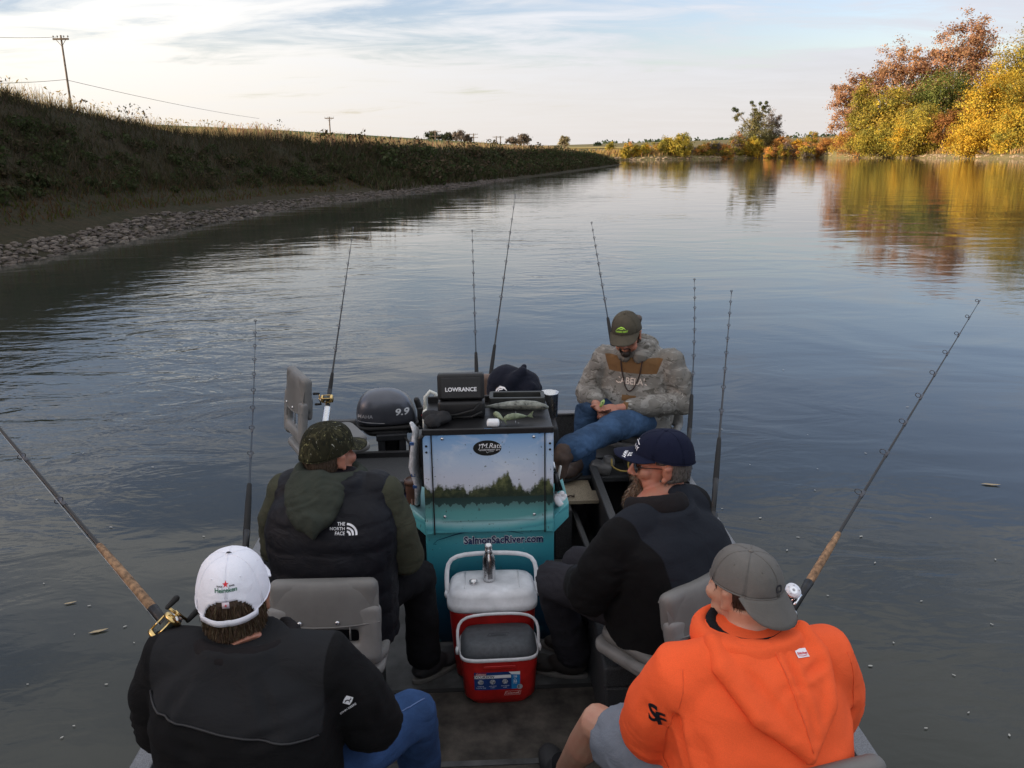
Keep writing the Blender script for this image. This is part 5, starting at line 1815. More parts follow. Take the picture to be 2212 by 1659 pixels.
def rod(label, butt, mid, tip, bend=(0, 0, 0), reel=None, grip=CORK, blank=BLANK, r0=.0075, n_guides=9, grip_len=.30, side=1, up=(0, 0, 1), reel_at=.30, hold=True, line=False, grip2=None, lat_dir=None):
    """butt .. tip, reel_at metres up the rod"""
    butt, tip = V(butt), V(tip)
    root = thing('fishing_rod', label, 'fishing rod', butt, 0, 'fishing rods standing in the boat\'s holders')
    L = (tip - butt).length
    d = (tip - butt).normalized()
    N = 24

    def P(t):
        return (tip - butt) * t + V(bend) * (t ** 2.6) * 1.0 - V(bend) * t
    up_ = V(up)
    up_ = (up_ - d * up_.dot(d)).normalized()
    if lat_dir is not None:
        lat = V(lat_dir)
        lat = (lat - d * lat.dot(d)).normalized()
        up_ = lat.cross(d).normalized() * side
    else:
        lat = d.cross(up_).normalized() * side
    MB().tube([P(k / N) for k in range(N + 1)], [r0 * (1 - .84 * (k / N)) for k in range(N + 1)], 8).build('blank', blank, root)
    a = reel_at
    MB().tube([P(0), P((a - .10) / L)], [.012, .013], 10, round_ends=True).build('butt_grip', FOAM if grip2 is None else grip2, root)
    seatm = MB().tube([P((a - .10) / L), P((a + .06) / L), P((a + .10) / L)], [.0125, .0135, .016], 10).build('reel_seat', BLACK, root)
    MB().tube([P((a + .10) / L), P((a + .10 + grip_len * .6) / L), P((a + .10 + grip_len) / L)], [.0145, .0135, .0105], 12, round_ends=True).build('fore_grip', grip, root)
    for k in range(n_guides):
        t = (a + .10 + grip_len + .12) / L
        t = t + (1 - t) * ((k + .3) / (n_guides - .7)) ** .8
        t = min(t, 1.0)
        rr = .011 * (1 - .6 * k / n_guides) + .002
        c = P(t) + up_ * (rr + r0 * .5)
        ring = [c + (up_ * math.cos(q) + lat * math.sin(q)) * rr for q in [2 * math.pi * j / 10 for j in range(11)]]
        MB().tube(ring, .0016, 5).tube([P(t) - d * .012, P(t), c - up_ * rr], .0018, 5).tube([P(t) - d * .018, P(t) + d * .018], r0 * (1 - .84 * t) + .0016, 8).build('line_guide', GUIDE, root)
    if reel:
        c = P(a / L) + up_ * .034
        Rm = Matrix((d, lat, up_)).transposed()
        Rl = Rm @ Matrix.Rotation(-math.pi / 2, 3, 'X')     # lathe axis along lat
        mtl = GOLDM if reel == 'gold' else CHROME
        rad = .027
        fr_ = MB()
        for s in (-1, 1):
            fr_.lathe([(rad * .9, -.003), (rad, -.002), (rad, .008), (rad * .8, .012), (rad * .3, .014)], c + lat * s * .026, 22, Rl if s > 0 else Rm @ Matrix.Rotation(math.pi / 2, 3, 'X'))
        for q in (.4, 2.2, 3.9):
            o_ = (d * math.cos(q) + up_ * math.sin(q)) * rad * .88
            fr_.tube([c + o_ - lat * .026, c + o_ + lat * .026], .0032, 6)
        fr_.box(c - up_ * .03, (.05, .03, .008), Rm)
        rl = fr_.build('reel', mtl, root)
        MB().lathe([(.020, -.022), (.014, -.018), (.014, .018), (.020, .022)], c, 18, Rl).build('spool', mat('spool_line', (.06, .07, .06), .6), rl)
        if reel == 'chrome':
            MB().lathe([(rad * .98, 0), (rad * .98, .004), (rad * .2, .006)], c + lat * .034, 24, Rl).build('white_side_plate', mat('plate_white', (.78, .79, .84), .35), rl)
            for q in range(5):
                o_ = (d * math.cos(q * 1.26 + .4) + up_ * math.sin(q * 1.26 + .4)) * rad * .72
                MB().ball(c + lat * .0385 + o_, .003, None, 8, 6).build('plate_screw', STEEL, rl)
            lat = -lat
            Rl = Rm @ Matrix.Rotation(math.pi / 2, 3, 'X')
        hp = c + lat * .048
        ha = (d * .3 + up_ * .95).normalized()
        MB().tube([c + lat * .034, hp], .006, 8).tube([hp - ha * .042, hp + ha * .042], .0042, 6).lathe([(.012, 0), (.012, .005)], hp, 12, Rl).build('handle', STEEL if reel != 'gold' else mtl, rl)
        for s in (-1, 1):
            MB().tube([hp + ha * s * .042, hp + ha * s * .042 + lat * .032], [.0065, .009], 10, round_ends=True).build('knob', RUBBER, rl)
        MB().tube([c + lat * .035 + d * .02, c + lat * .038 - d * .02], [.004, .012], 8).build('drag_star', STEEL, rl)
    if line:
        MB().tube([P(a / L) + up_ * .06, P(.6) + up_ * .02], .0007, 4).build('line', LINE, root)
    if hold:
        holder(butt + d * .12, d, .20, STEEL if reel else BLACK)
    return root


def up_rod(label, pb, Yb, pt, Yt, ext=.45, **kw):
    """rod through two positions read from the photograph; ext metres of butt below the lower one"""
    a, b = ground_dir(pb[0], pb[1], Yb), ground_dir(pt[0], pt[1], Yt)
    d = (b - a).normalized()
    return rod(label, a - d * ext, None, b, **kw)


up_rod('rod with gold reel and cork grip beside the man in the white cap', (370, 1362), 2.05, (-260, 620), 3.3, ext=.26, reel='gold', grip=CORK, r0=.0095, up=(-.1, -.75, .66), side=1, reel_at=.26, line=True)
up_rod('slim rod left of the puffer-vest man, tip against the water', (530, 1160), 3.15, (552, 696), 4.7, ext=.35, reel=None, grip=FOAM, blank=BLANKB, bend=(-.03, .05, .06), r0=.0065)
up_rod('rod with gold reel standing beside the empty tall seat', (709, 868), 5.2, (763, 494), 6.6, ext=.22, reel='gold', grip=FOAM, up=(0, -1, .3), side=-1, reel_at=.22, r0=.0085, grip_len=.14)
up_rod('shorter rod left of the pair behind the fish finder', (1031, 850), 5.45, (1020, 500), 6.9, ext=.3, grip=FOAM, blank=BLANKB, bend=(0, .03, .05))
up_rod('tallest rod of the pair behind the fish finder', (1055, 845), 5.35, (1113, 424), 6.9, ext=.3, grip=FOAM, r0=.0085)
up_rod('rod rising behind the man in the camouflage hoodie', (1316, 705), 5.72, (1278, 483), 6.7, ext=.62, up=(0, -1, .2), grip=FOAM, blank=BLANKB)
up_rod('thin rod right of the camouflage hoodie with a curled tip', (1485, 952), 4.6, (1500, 606), 6.0, ext=.3, grip=FOAM, blank=BLANKB, bend=(-.05, 0, .03))
up_rod('rod behind the man in the navy cap, tip against dark water', (1545, 1052), 3.75, (1580, 632), 5.3, ext=.35, grip=FOAM, r0=.0085)
up_rod('rod with white-sided chrome reel and cork grip beside the orange hoodie', (1722, 1300), 2.45, (2115, 652), 4.0, ext=.22, reel='chrome', grip=CORK, r0=.0085, lat_dir=(.0, -.75, .66), side=1, reel_at=.22, grip_len=.26)

# ================================================================ flecks floating on the river
FLK = mat('fleck', (.42, .41, .37), .8)
TANL = mat('tan_leaf', (.38, .30, .18), .7)
flk_me = fast_mesh('water_fleck', [(-1, 0, 0), (-.4, -.5, .01), (.5, -.45, .02), (1, 0, .01), (.4, .5, .02), (-.5, .42, .01)], [(0, 1, 2, 3, 4, 5)])
flk_me.materials.append(FLK)
leaf_me = fast_mesh('floating_leaf', [(-1, 0, 0), (-.5, -.22, .05), (0, -.28, .02), (.6, -.18, .06), (1, 0, .08), (.6, .16, .03), (0, .24, 0), (-.5, .2, .02)], [(0, 1, 2, 3, 4, 5, 6, 7)])
leaf_me.materials.append(TANL)


def on_water(px, py):
    r = cF + cR * ((px - 1106) / 1780.0) - cU * ((py - 829.5) / 1780.0)
    p = V(0, 0, CAM_H) + r * (-CAM_H / r.z)
    return V(p.x, p.y, .006)


for px, py, s, lab in ((213, 1365, .05, 'curled tan leaf floating left of the gold reel'), (152, 1304, .035, 'small brown leaf floating above the curled tan leaf'),
                       (2140, 1048, .07, 'pale willow leaf floating far right, level with the navy cap'), (1190, 0, 0, '')):
    if s:
        o = bpy.data.objects.new('floating_leaf', leaf_me)
        COL.objects.link(o)
        o.location = on_water(px, py)
        o.scale = (s, s, s)
        o.rotation_euler = (0, 0, .4 if px < 300 else -.25)
        props(o, lab, 'leaf')
rs = random.Random(3)
pos = [(95, 1262), (193, 1310), (161, 1372), (160, 1570), (270, 1355), (290, 1390), (134, 1595), (560, 862), (1766, 1014), (1692, 800), (1558, 928), (1724, 1162), (1890, 1217), (1788, 1288), (2000, 1575), (2092, 1541),
       (2180, 1590), (1880, 1440), (2060, 1460), (1860, 1160), (2142, 1350), (1990, 1300), (1642, 1120), (1700, 1190), (1760, 1060), (1620, 1005), (1870, 980), (1960, 880), (2010, 1120), (1745, 940), (420, 930), (330, 1010),
       (240, 1140), (80, 1080), (440, 1160), (180, 980), (60, 1480), (230, 1480), (1560, 1100), (1600, 1190), (2150, 1210), (1930, 1390)]
for px, py in pos:
    o = bpy.data.objects.new('water_fleck', flk_me)
    COL.objects.link(o)
    o.location = on_water(px, py)
    d = o.location.y
    s = rs.uniform(.004, .009) * (1 + .12 * d)
    o.scale = (s, s * rs.uniform(.6, 1), s)
    o.rotation_euler = (0, 0, rs.uniform(0, 6.28))
    props(o, 'tiny pale fleck of foam or leaf floating on the river', 'fleck', 'flecks floating on the water')

# ================================================================ the five anglers
def skin_mat(name, col, ruddy):
    m = bpy.data.materials.new(name)
    m.use_nodes = True
    t = NT(m.node_tree)
    bs = m.node_tree.nodes['Principled BSDF']
    tc = t.n('ShaderNodeTexCoord').outputs['Object']
    c = t.mix(t.mapr(t.noise(tc, 16, 4, .6), .35, .7, 0, .8), col, ruddy)
    c = t.mix(t.mapr(t.noise(tc, 160, 2, .5), .5, .8, 0, .25), c, tuple(x * .6 for x in col))
    t.link(c, bs.inputs['Base Color'])
    bs.inputs['Roughness'].default_value = .5
    bs.inputs['Subsurface Weight'].default_value = .12
    bs.inputs['Subsurface Radius'].default_value = (.01, .004, .002)
    b = t.n('ShaderNodeBump')
    b.inputs['Strength'].default_value = .25
    b.inputs['Distance'].default_value = .002
    t.link(t.noise(tc, 130, 3, .6), b.inputs['Height'])
    t.link(b.outputs[0], bs.inputs['Normal'])
    return m


SKIN1 = skin_mat('skin_tanned', (.36, .17, .105), (.40, .14, .09))
SKIN2 = skin_mat('skin_fair', (.46, .26, .175), (.46, .20, .135))
SKIN3 = skin_mat('skin_ruddy', (.40, .19, .125), (.44, .14, .09))


def hair_mat(name, a, b):
    m = bpy.data.materials.new(name)
    m.use_nodes = True
    t = NT(m.node_tree)
    bs = m.node_tree.nodes['Principled BSDF']
    tc = t.n('ShaderNodeTexCoord').outputs['Object']
    f = t.noise(t.mapping(tc, scale=(6, 6, 1)), 60, 3, .6)
    t.link(t.mix(t.mapr(f, .35, .65, 0, 1), a, b), bs.inputs['Base Color'])
    bs.inputs['Roughness'].default_value = .55
    bp_ = t.n('ShaderNodeBump')
    bp_.inputs['Strength'].default_value = .8
    bp_.inputs['Distance'].default_value = .004
    t.link(f, bp_.inputs['Height'])
    t.link(bp_.outputs[0], bs.inputs['Normal'])
    return m


HAIRB = hair_mat('hair_brown', (.035, .022, .014), (.10, .066, .042))
HAIRD = hair_mat('hair_dark', (.012, .009, .007), (.035, .024, .018))
HAIRG = hair_mat('hair_grey', (.05, .045, .04), (.16, .145, .13))
BEARDG = hair_mat('beard_grey_brown', (.09, .05, .028), (.22, .145, .09))
EYEW = mat('eye_white', (.70, .68, .64), .2)
IRIS = mat('eye_iris', (.03, .02, .015), .15)


def camo(name, base, cols, scale, stretch=(1, 1, 1), thr=(.52, .57)):
    m = bpy.data.materials.new(name)
    m.use_nodes = True
    t = NT(m.node_tree)
    bs = m.node_tree.nodes['Principled BSDF']
    tc = t.n('ShaderNodeTexCoord').outputs['Object']
    c = base
    first = True
    for k, (col, sc, lo) in enumerate(cols):
        f = t.noise(t.mapping(tc, scale=stretch, loc=(k * 7.3, k * 3.1, k), rot=(.3 * k, .5 * k, .2)), scale * sc, 5, .7, 1.2)
        c = t.mix(t.mapr(f, lo, lo + .04, 0, 1), c, col)
    t.link(c, bs.inputs['Base Color'])
    bs.inputs['Roughness'].default_value = .9
    bs.inputs['Specular IOR Level'].default_value = .15
    b1 = t.n('ShaderNodeBump')
    b1.inputs['Strength'].default_value = .5
    b1.inputs['Distance'].default_value = .012
    t.link(t.noise(t.mapping(tc, scale=(1, 1, 1.5)), 9, 4, .55, 1.0), b1.inputs['Height'])
    t.link(b1.outputs[0], bs.inputs['Normal'])
    return m


def rz(a):
    return Matrix.Rotation(a, 3, 'Z')


def head_matrix(c, yaw, pitch=0.0, roll=0.0, s=1.0):
    R = rz(yaw) @ Matrix.Rotation(-pitch, 3, 'X') @ Matrix.Rotation(roll, 3, 'Y')
    return Matrix.Translation(V(c)) @ R.to_4x4() @ Matrix.Scale(s, 4)


def add_head(mb, Mh, neck_to, neck_r=.058, chub=1.0):
    R = Mh.to_3x3()
    s = R.col[0].length
    Rn = R * (1 / s)

    def B(c, r, rot=None):
        r = (r, r, r) if isinstance(r, (int, float)) else r
        mb.ball(Mh @ V(c), tuple(x * s for x in r), Rn @ rot if rot is not None else Rn, 18, 12)
    B((0, -.014, .028), (.076, .094, .084))
    B((0, .028, -.028), (.062 * chub, .064, .074))
    B((0, .030, -.074), (.052 * chub, .052, .040))
    B((0, .074, -.096), (.022, .018, .019))
    B((0, .074, .016), (.050, .020, .015))
    for q in (-1, 1):
        B((q * .043 * chub, .062, -.022), (.024, .026, .024))
        B((q * .040, .040, -.066), (.024 * chub, .034, .032))
        B((q * .077, -.010, -.012), (.008, .019, .030), Matrix.Rotation(q * -.25, 3, 'Z') @ Matrix.Rotation(-.2, 3, 'X'))
        B((q * .081, -.013, .006), (.008, .017, .014), Matrix.Rotation(q * -.35, 3, 'Z'))
        B((q * .078, .000, -.038), (.008, .011, .012))
        B((q * .012, .100, -.040), (.010, .011, .008))
    mb.tube([Mh @ V(0, .086, .010), Mh @ V(0, .103, -.018), Mh @ V(0, .112, -.036)], [.009 * s, .011 * s, .012 * s], 10, round_ends=True)
    B((0, .090, -.060), (.022, .011, .006))
    B((0, .086, -.072), (.020, .012, .007))
    mb.tube([Mh @ V(0, -.028, -.035), Mh @ V(0, -.03, -.09), V(neck_to)], [neck_r * 1.02, neck_r, neck_r * 1.12], 16)


def add_hand(mb, wrist, d, n, s=1.0, curl=.5, thumb=1):
    """palm with four fingers and a thumb; d: towards the fingertips, n: out of the back of the hand"""
    wrist, d = V(wrist), V(d).normalized()
    n = V(n)
    n = (n - d * n.dot(d)).normalized()
    l = d.cross(n).normalized() * thumb
    R = Matrix((l, d, n)).transposed()
    mb.tube([wrist - d * .03, wrist + d * .02], [.027 * s, .027 * s], 10)
    mb.ball(wrist + d * .052 * s, (.042 * s, .052 * s, .017 * s), R, 14, 10)
    for k, (off, ln) in enumerate(((.030, .070), (.010, .078), (-.010, .072), (-.029, .056))):
        b = wrist + d * (.088 - abs(off) * .2) * s + l * off * s
        cc = curl * (1 + .12 * k)
        p1 = b + (d * math.cos(cc * .5) - n * math.sin(cc * .5)) * ln * .45 * s
        p2 = p1 + (d * math.cos(cc * 1.3) - n * math.sin(cc * 1.3)) * ln * .32 * s
        p3 = p2 + (d * math.cos(cc * 2.0) - n * math.sin(cc * 2.0)) * ln * .26 * s
        mb.tube([b - d * .012, b, p1, p2, p3], [.0095 * s, .0095 * s, .0088 * s, .0080 * s, .0068 * s], 8, round_ends=True)
    b = wrist + d * .030 * s + l * .032 * s
    p1 = b + (d * .62 + l * .66 - n * .35).normalized() * .036 * s
    p2 = p1 + (d * .85 + l * .15 - n * .5).normalized() * .030 * s
    p3 = p2 + (d * .9 - l * .15 - n * .4).normalized() * .022 * s
    mb.tube([b - l * .012, b, p1, p2, p3], [.013 * s, .013 * s, .0108 * s, .0098 * s, .0075 * s], 8, round_ends=True)


class Person:
    def __init__(self, label, hip, yaw, base_z=FL):
        self.root = thing('person', label, 'person', (hip[0], hip[1], base_z), 0)
        self.o = V(hip[0], hip[1], base_z)
        self.hip = V(hip)
        self.R = rz(yaw)

    def W(self, x, y, z):
        return self.hip + self.R @ V(x, y, z)

    def build(self, mb, name, m, parent=None, **kw):
        return mb.build(name, m, parent or self.root, origin=self.o, **kw)


def loft_torso(mb, P, secs, seg=28, e=2.5):
    """secs: (x, y, z, half width, half depth[, tilt]) in the person's own frame"""
    rings = []
    for sc_ in secs:
        x, y, z, hx, hy = sc_[:5]
        tl = sc_[5] if len(sc_) > 5 else 0.0
        row = []
        for k in range(seg):
            a = 2 * math.pi * k / seg
            c_, s_ = math.cos(a), math.sin(a)
            q = 2 / e
            u, v = hx * math.copysign(abs(c_) ** q, c_), hy * math.copysign(abs(s_) ** q, s_)
            row.append(P.W(x + u, y + v * math.cos(tl), z + v * math.sin(tl)))
        rings.append(row)
    mb.ring_loft(rings)


def cap_(P, Mh, m, m_brim=None, back=False, hole=False, brim_len=.070, brim_drop=.25, name='cap', rxs=1.0, brim_sag=.02, brim_w=1.0, lift=0.0):
    """six-panel cap in the head's own frame"""
    R = Mh @ (Matrix.Rotation(math.pi, 4, 'Z') if back else Matrix())
    NA, NE = (120, 34) if hole else (72, 14)
    rx, ry, ztop, cy = .0885 * rxs, .109, .122, -.012
    if back:
        cy = .012

    def zbase(a):
        return lift + ((.016 + .020 * math.cos(a)) if not back else (.012 + .006 * math.cos(a)))

    def dome(a, t, lift=0.0):
        zb = zbase(a)
        e = math.pi / 2 * t
        rh = max(0.0, math.cos(e)) ** .66
        zz = math.sin(e) ** 1.0
        g = 1.0
        k = min((a % (math.pi / 3)), math.pi / 3 - (a % (math.pi / 3)))
        if k < .03 and t < .97:
            g = .981
        wob = 1 + .022 * noise.noise(V(math.sin(a) * 2.6, math.cos(a) * 2.6, t * 3 + cy * 90)) + .008 * noise.noise(V(math.sin(a) * 7, math.cos(a) * 7, t * 8))
        return V(math.sin(a) * rx * rh * g * wob, cy + math.cos(a) * ry * rh * g * wob, zb + (ztop - zb) * zz) + V(0, 0, lift)
    vs, fs = [], []
    for i in range(NE + 1):
        for j in range(NA):
            vs.append(R @ dome(2 * math.pi * j / NA, i / NE * .985))
    top_i = len(vs)
    vs.append(R @ dome(0, 1.0))
    for i in range(NE):
        for j in range(NA):
            a = 2 * math.pi * (j + .5) / NA
            if hole:
                da = abs(math.atan2(math.sin(a - math.pi), math.cos(a - math.pi)))
                lim = math.radians(42)
                if da < lim and (i + .5) / NE * .985 < .27 * math.sqrt(1 - (da / lim) ** 2):
                    continue
            q = i * NA + j
            q2 = i * NA + (j + 1) % NA
            fs.append((q, q2, q2 + NA, q + NA))
    for j in range(NA):
        fs.append((NE * NA + j, NE * NA + (j + 1) % NA, top_i))
    mb = MB().add(vs, fs)
    cap = P.build(mb, name, m)
    sol = cap.modifiers.new('s', 'SOLIDIFY')
    sol.thickness = .003
    sol.offset = -1
    # sweat band edge
    band = MB().tube([R @ (dome(2 * math.pi * j / NA, 0.0) + V(0, 0, .002)) for j in range(NA + 1) if not (hole and abs(math.atan2(math.sin(2 * math.pi * j / NA - math.pi), math.cos(2 * math.pi * j / NA - math.pi))) < math.radians(40))] if not hole else
                     [R @ (dome(2 * math.pi * j / NA - math.pi + math.radians(41), 0.0) + V(0, 0, .002)) for j in range(int(NA * 279 / 360))], .0022, 6)
    P.build(band, 'hem', m, cap)
    if hole:
        st = []
        for k in range(19):
            a = math.pi + math.radians(-46 + 92 * k / 18)
            b0 = dome(a, 0.0)
            o_ = V(math.sin(a), math.cos(a), 0) * .0025
            st.append((R @ (b0 + o_ + V(0, 0, -.010)), R @ (b0 + o_ * 1.6 + V(0, 0, .006))))
        P.build(MB().add([q for pr in st for q in pr], [(2 * k, 2 * k + 1, 2 * k + 3, 2 * k + 2) for k in range(18)]), 'strap', m, cap).modifiers.new('s', 'SOLIDIFY').thickness = .003
    P.build(MB().ball(R @ (dome(0, 1.0) + V(0, 0, .001)), (.008, .008, .004), None, 12, 6), 'button', m_brim or m, cap)
    for k in range(6):
        a = k * math.pi / 3
        t0 = .30 if (hole and k == 3) else .02
        for off_ in (-.035, .035):
            ln_ = [R @ (dome(a + off_ * (1 - .8 * q / 16), t0 + (.97 - t0) * q / 16) * 1.003) for q in range(17)]
            P.build(MB().tube(ln_, .0008, 5), 'panel_seam', m, cap)
    for k in range(6):
        a = math.pi / 6 + k * math.pi / 3
        p0 = dome(a, .56)
        P.build(MB().ball(R @ p0, .0024, None, 8, 6), 'eyelet', m, cap)
    # brim
    vs, fs = [], []
    NU, NV = 24, 7
    for i in range(NU + 1):
        u = -1 + 2 * i / NU
        a = u * math.radians(64)
        s_ = dome(a, 0.0)
        ln = brim_len * (1 - abs(u) ** 2.6) ** .55 if abs(u) < 1 else 0
        for j in range(NV + 1):
            v = j / NV
            q = s_ + V(u * .010 * v * brim_w, ln * v, -brim_drop * ln * v - brim_sag * (u * u) * v * (ln / brim_len))
            vs.append(R @ q)
    for i in range(NU):
        for j in range(NV):
            q = i * (NV + 1) + j
            fs.append((q, q + 1, q + NV + 2, q + NV + 1))
    br = P.build(MB().add(vs, fs), 'brim', m_brim or m, cap)
    so = br.modifiers.new('s', 'SOLIDIFY')
    so.thickness = .0035
    so.offset = 0
    return cap, br


def eyes(P, Mh):
    s = Mh.to_3x3().col[0].length
    for q in (-1, 1):
        e = P.build(MB().ball(Mh @ V(q * .031, .066, -.004), .0125 * s, None, 14, 10), 'eye', EYEW)
        P.build(MB().ball(Mh @ V(q * .031, .0748, -.005), .0058 * s, None, 10, 8), 'iris', IRIS, e)


def strands(P, name, roots, dirs, length, m_tint, parent, width=.0007):
    """thin hair ribbons"""
    n = len(roots)
    roots, dirs = np.array(roots), np.array(dirs)
    dirs = dirs / np.linalg.norm(dirs, axis=1, keepdims=True)
    sd = np.cross(dirs, RNG.normal(size=(n, 3)))
    sd /= np.linalg.norm(sd, axis=1, keepdims=True)
    ln = length * RNG.uniform(.6, 1.2, (n, 1))
    w_ = width
    mid = roots + dirs * ln * .5 + RNG.normal(0, .001, (n, 3))
    end = roots + dirs * ln + RNG.normal(0, .0025, (n, 3))
    p = np.stack([roots - sd * w_, roots + sd * w_, mid + sd * w_, mid - sd * w_, end + sd * w_ * .2, end - sd * w_ * .2], 1).reshape(-1, 3) - np.array(P.o)
    k = np.arange(n)[:, None] * 6
    f = np.concatenate([k + np.array([[0, 1, 2, 3]]), k + np.array([[3, 2, 4, 5]])], 0)
    t = np.repeat(tints(n, m_tint, .3), 6, 0)
    return link(name, fast_mesh(name, p, f, tint=t), leaf_mat('hair_strand', transl=.1), parent)


def hair_shell(P, Mh, m, ymax=.03, zmin=-.085, grow=1.03, strand=None, n=900, drop=.02, y_temple=None, hole=False):
    """hair round the back and sides of the head"""
    vs, fs = [], []
    NA, NE = 40, 16
    idx = {}
    pts = []
    s = Mh.to_3x3().col[0].length
    for i in range(NE + 1):
        z = zmin + (.05 - zmin) * i / NE
        for j in range(NA + 1):
            a = math.pi * 2 * j / NA
            k = max(0.05, 1 - ((z - .028) / (.086 * grow)) ** 2) ** .5 if z > .028 else 1.0 - .16 * ((.028 - z) / .11) ** 1.5
            p = V(math.sin(a) * .076 * grow * k, -.014 + math.cos(a) * .094 * grow * k, z)
            pts.append(p)
    for i in range(NE):
        for j in range(NA):
            q = [i * (NA + 1) + j, i * (NA + 1) + j + 1, (i + 1) * (NA + 1) + j + 1, (i + 1) * (NA + 1) + j]
            c = sum((pts[x] for x in q), V(0, 0, 0)) / 4
            lim = ymax - .035 * max(0, (.0 - c.z) / .08)
            if c.y < lim and not (abs(c.x) > .06 and -.045 < c.z < .016 and -.032 < c.y):
                fs.append(tuple(q))
    used = sorted({i for f in fs for i in f})
    rem = {u: k for k, u in enumerate(used)}
    hr = P.build(MB().add([Mh @ pts[u] for u in used], [tuple(rem[i] for i in f) for f in fs]), 'hair', m)
    hr.modifiers.new('s', 'SOLIDIFY').thickness = .006
    if strand:
        rt, dr = [], []
        R = Mh.to_3x3()
        for k in range(n):
            f = fs[random.randrange(len(fs))]
            c = sum((pts[x] * random.random() for x in f), V(0, 0, 0))
            wsum = 1
            a_, b_ = pts[f[0]], pts[f[2]]
            c = a_.lerp(b_, random.random())
            if c.z > .0 and not (hole and abs(c.x) < .05 and c.z < .035):
                continue
            nrm = V(c.x, c.y + .014, 0).normalized()
            rt.append(tuple(Mh @ (c + nrm * .002)))
            dr.append(tuple(R @ (V(0, 0, -1) + nrm * random.uniform(.02, .25) + V(random.uniform(-.12, .12), random.uniform(-.12, .12), 0))))
        strands(P, 'strands', rt, dr, drop * 1.4, strand, hr)['kind'] = 'stuff'
    return hr


def patch(P, src, name, m, pred, off=.0015, parent=None):
    """panel of another cloth lying on a garment: faces of src whose centre (world) satisfies pred"""
    me = src.data
    vs, fs, rem = [], [], {}
    for p in me.polygons:
        c = p.center + P.o
        if pred(c, p.normal):
            f = []
            for i in p.vertices:
                if i not in rem:
                    rem[i] = len(vs)
                    v = me.vertices[i]
                    vs.append(v.co + v.normal * off)
                f.append(rem[i])
            fs.append(tuple(f))
    mb = MB().add(vs, fs)
    return mb.build(name, m, parent or src)


def sleeve(mb, pts, rad):
    mb.tube(pts, rad, 16, round_ends=True)


def wrinkle(scale, amp, joints=(), jr=.12, jamp=.010, seed=0.0, st=(1, 1, 1.0), creases=()):
    """cloth relief: soft broad folds everywhere, sharper creases near the bends"""
    js = [V(j) for j in joints]
    cs = [(V(a), V(b), w_, d_) for a, b, w_, d_ in creases]

    def fn(me, org):
        ns = [v.normal.copy() for v in me.vertices]
        for v, n_ in zip(me.vertices, ns):
            p_ = v.co + org
            q_ = V(p_.x * st[0], p_.y * st[1], p_.z * st[2]) * scale + V(seed, seed * .7, 0)
            d_ = amp * noise.fractal(q_, 0.8, 2.0, 3)
            for j in js:
                r_ = (p_ - j).length
                if r_ < jr:
                    w_ = (1 - r_ / jr) ** 1.2
                    a_ = noise.noise(V(p_.x * 5, p_.y * 5, p_.z * 26 + 3 * noise.noise(p_ * 8)) + V(seed, 0, 0))
                    d_ += jamp * w_ * (1 - 2.2 * abs(a_))
            for a, b, cw, cd in cs:
                ab = b - a
                t_ = max(0.0, min(1.0, (p_ - a).dot(ab) / ab.length_squared))
                r_ = (p_ - (a + ab * t_)).length + .006 * noise.noise(p_ * 14)
                if r_ < cw * 5:
                    e_ = math.sin(math.pi * min(1, max(0.05, t_ * .9 + .05))) ** .6
                    d_ += e_ * cd * (.75 * math.exp(-((r_ - 1.7 * cw) / cw) ** 2) - math.exp(-(r_ / cw) ** 2))
            v.co += n_ * d_
    return fn


def shoe(P, ankle, d, m_up, m_sole, name='shoe', s=1.0):
    ankle, d = V(ankle), V(d[0], d[1], 0).normalized()
    sd = V(d.y, -d.x, 0)
    R = Matrix((sd, d, V(0, 0, 1))).transposed()
    z0 = ankle.z - .085
    c = V(ankle.x, ankle.y, z0)
    mb = MB()
    mb.ball(c + d * .03 + V(0, 0, .055), (.046 * s, .085 * s, .05), R)
    mb.ball(c + d * .135 * s + V(0, 0, .036), (.048 * s, .085 * s, .036), R)
    mb.tube([c + V(0, 0, .05), c + V(0, 0, .11)], [.048, .045], 12)
    up_ = P.build(mb, name, m_up, voxel=.007, sm=3)
    out = []
    for k in range(24):
        a = 2 * math.pi * k / 24
        x = math.cos(a)
        y = math.sin(a)
        hw_ = (.046 + .006 * y) * s
        out.append((x * hw_ * (1 if abs(y) < .8 else .98), .085 * s + y * .148 * s))
    P.build(MB().plate(out, c - V(0, 0, .002), sd, d, .022), 'sole', m_sole, up_, bevel=.004)


# ---------------------------------------------------------------- fabrics
BLKFL = fabric('black_fleece', (.0085, .0085, .0095), folds=.5)
BLKSH = fabric('black_softshell', (.016, .017, .019), weave=600, folds=.45, rough=.75)
NAVSH = fabric('charcoal_navy_softshell', (.014, .018, .026), weave=600, folds=.45, rough=.75)
ORANG = fabric('orange_sweatshirt', (.90, .122, .036), weave=500, var=.05, folds=.35)
OLIVE = fabric('olive_sweatshirt', (.052, .054, .036), weave=500, folds=.6)
OLIVH = fabric('olive_canvas', (.040, .046, .036), weave=500, folds=.8)
VEST = fabric('black_puffer', (.0075, .008, .0115), weave=700, folds=.7, rough=.6)
JEANS = fabric('blue_jeans', (.030, .070, .175), weave=380, var=.28, folds=.7)
JEANS2 = fabric('worn_blue_jeans', (.046, .092, .175), weave=380, var=.35, folds=.8)
DKPANT = fabric('black_trousers', (.008, .008, .010), folds=.7)
GYPANT = fabric('dark_grey_trousers', (.028, .027, .033), folds=.7)
SHORTG = fabric('grey_shorts', (.17, .19, .225), weave=500, var=.08, folds=.7)
WHTC = fabric('white_cotton', (.80, .80, .86), weave=700, var=.03, folds=.35)
GRYC = fabric('grey_cotton', (.145, .139, .130), weave=600, var=.12, folds=.3)
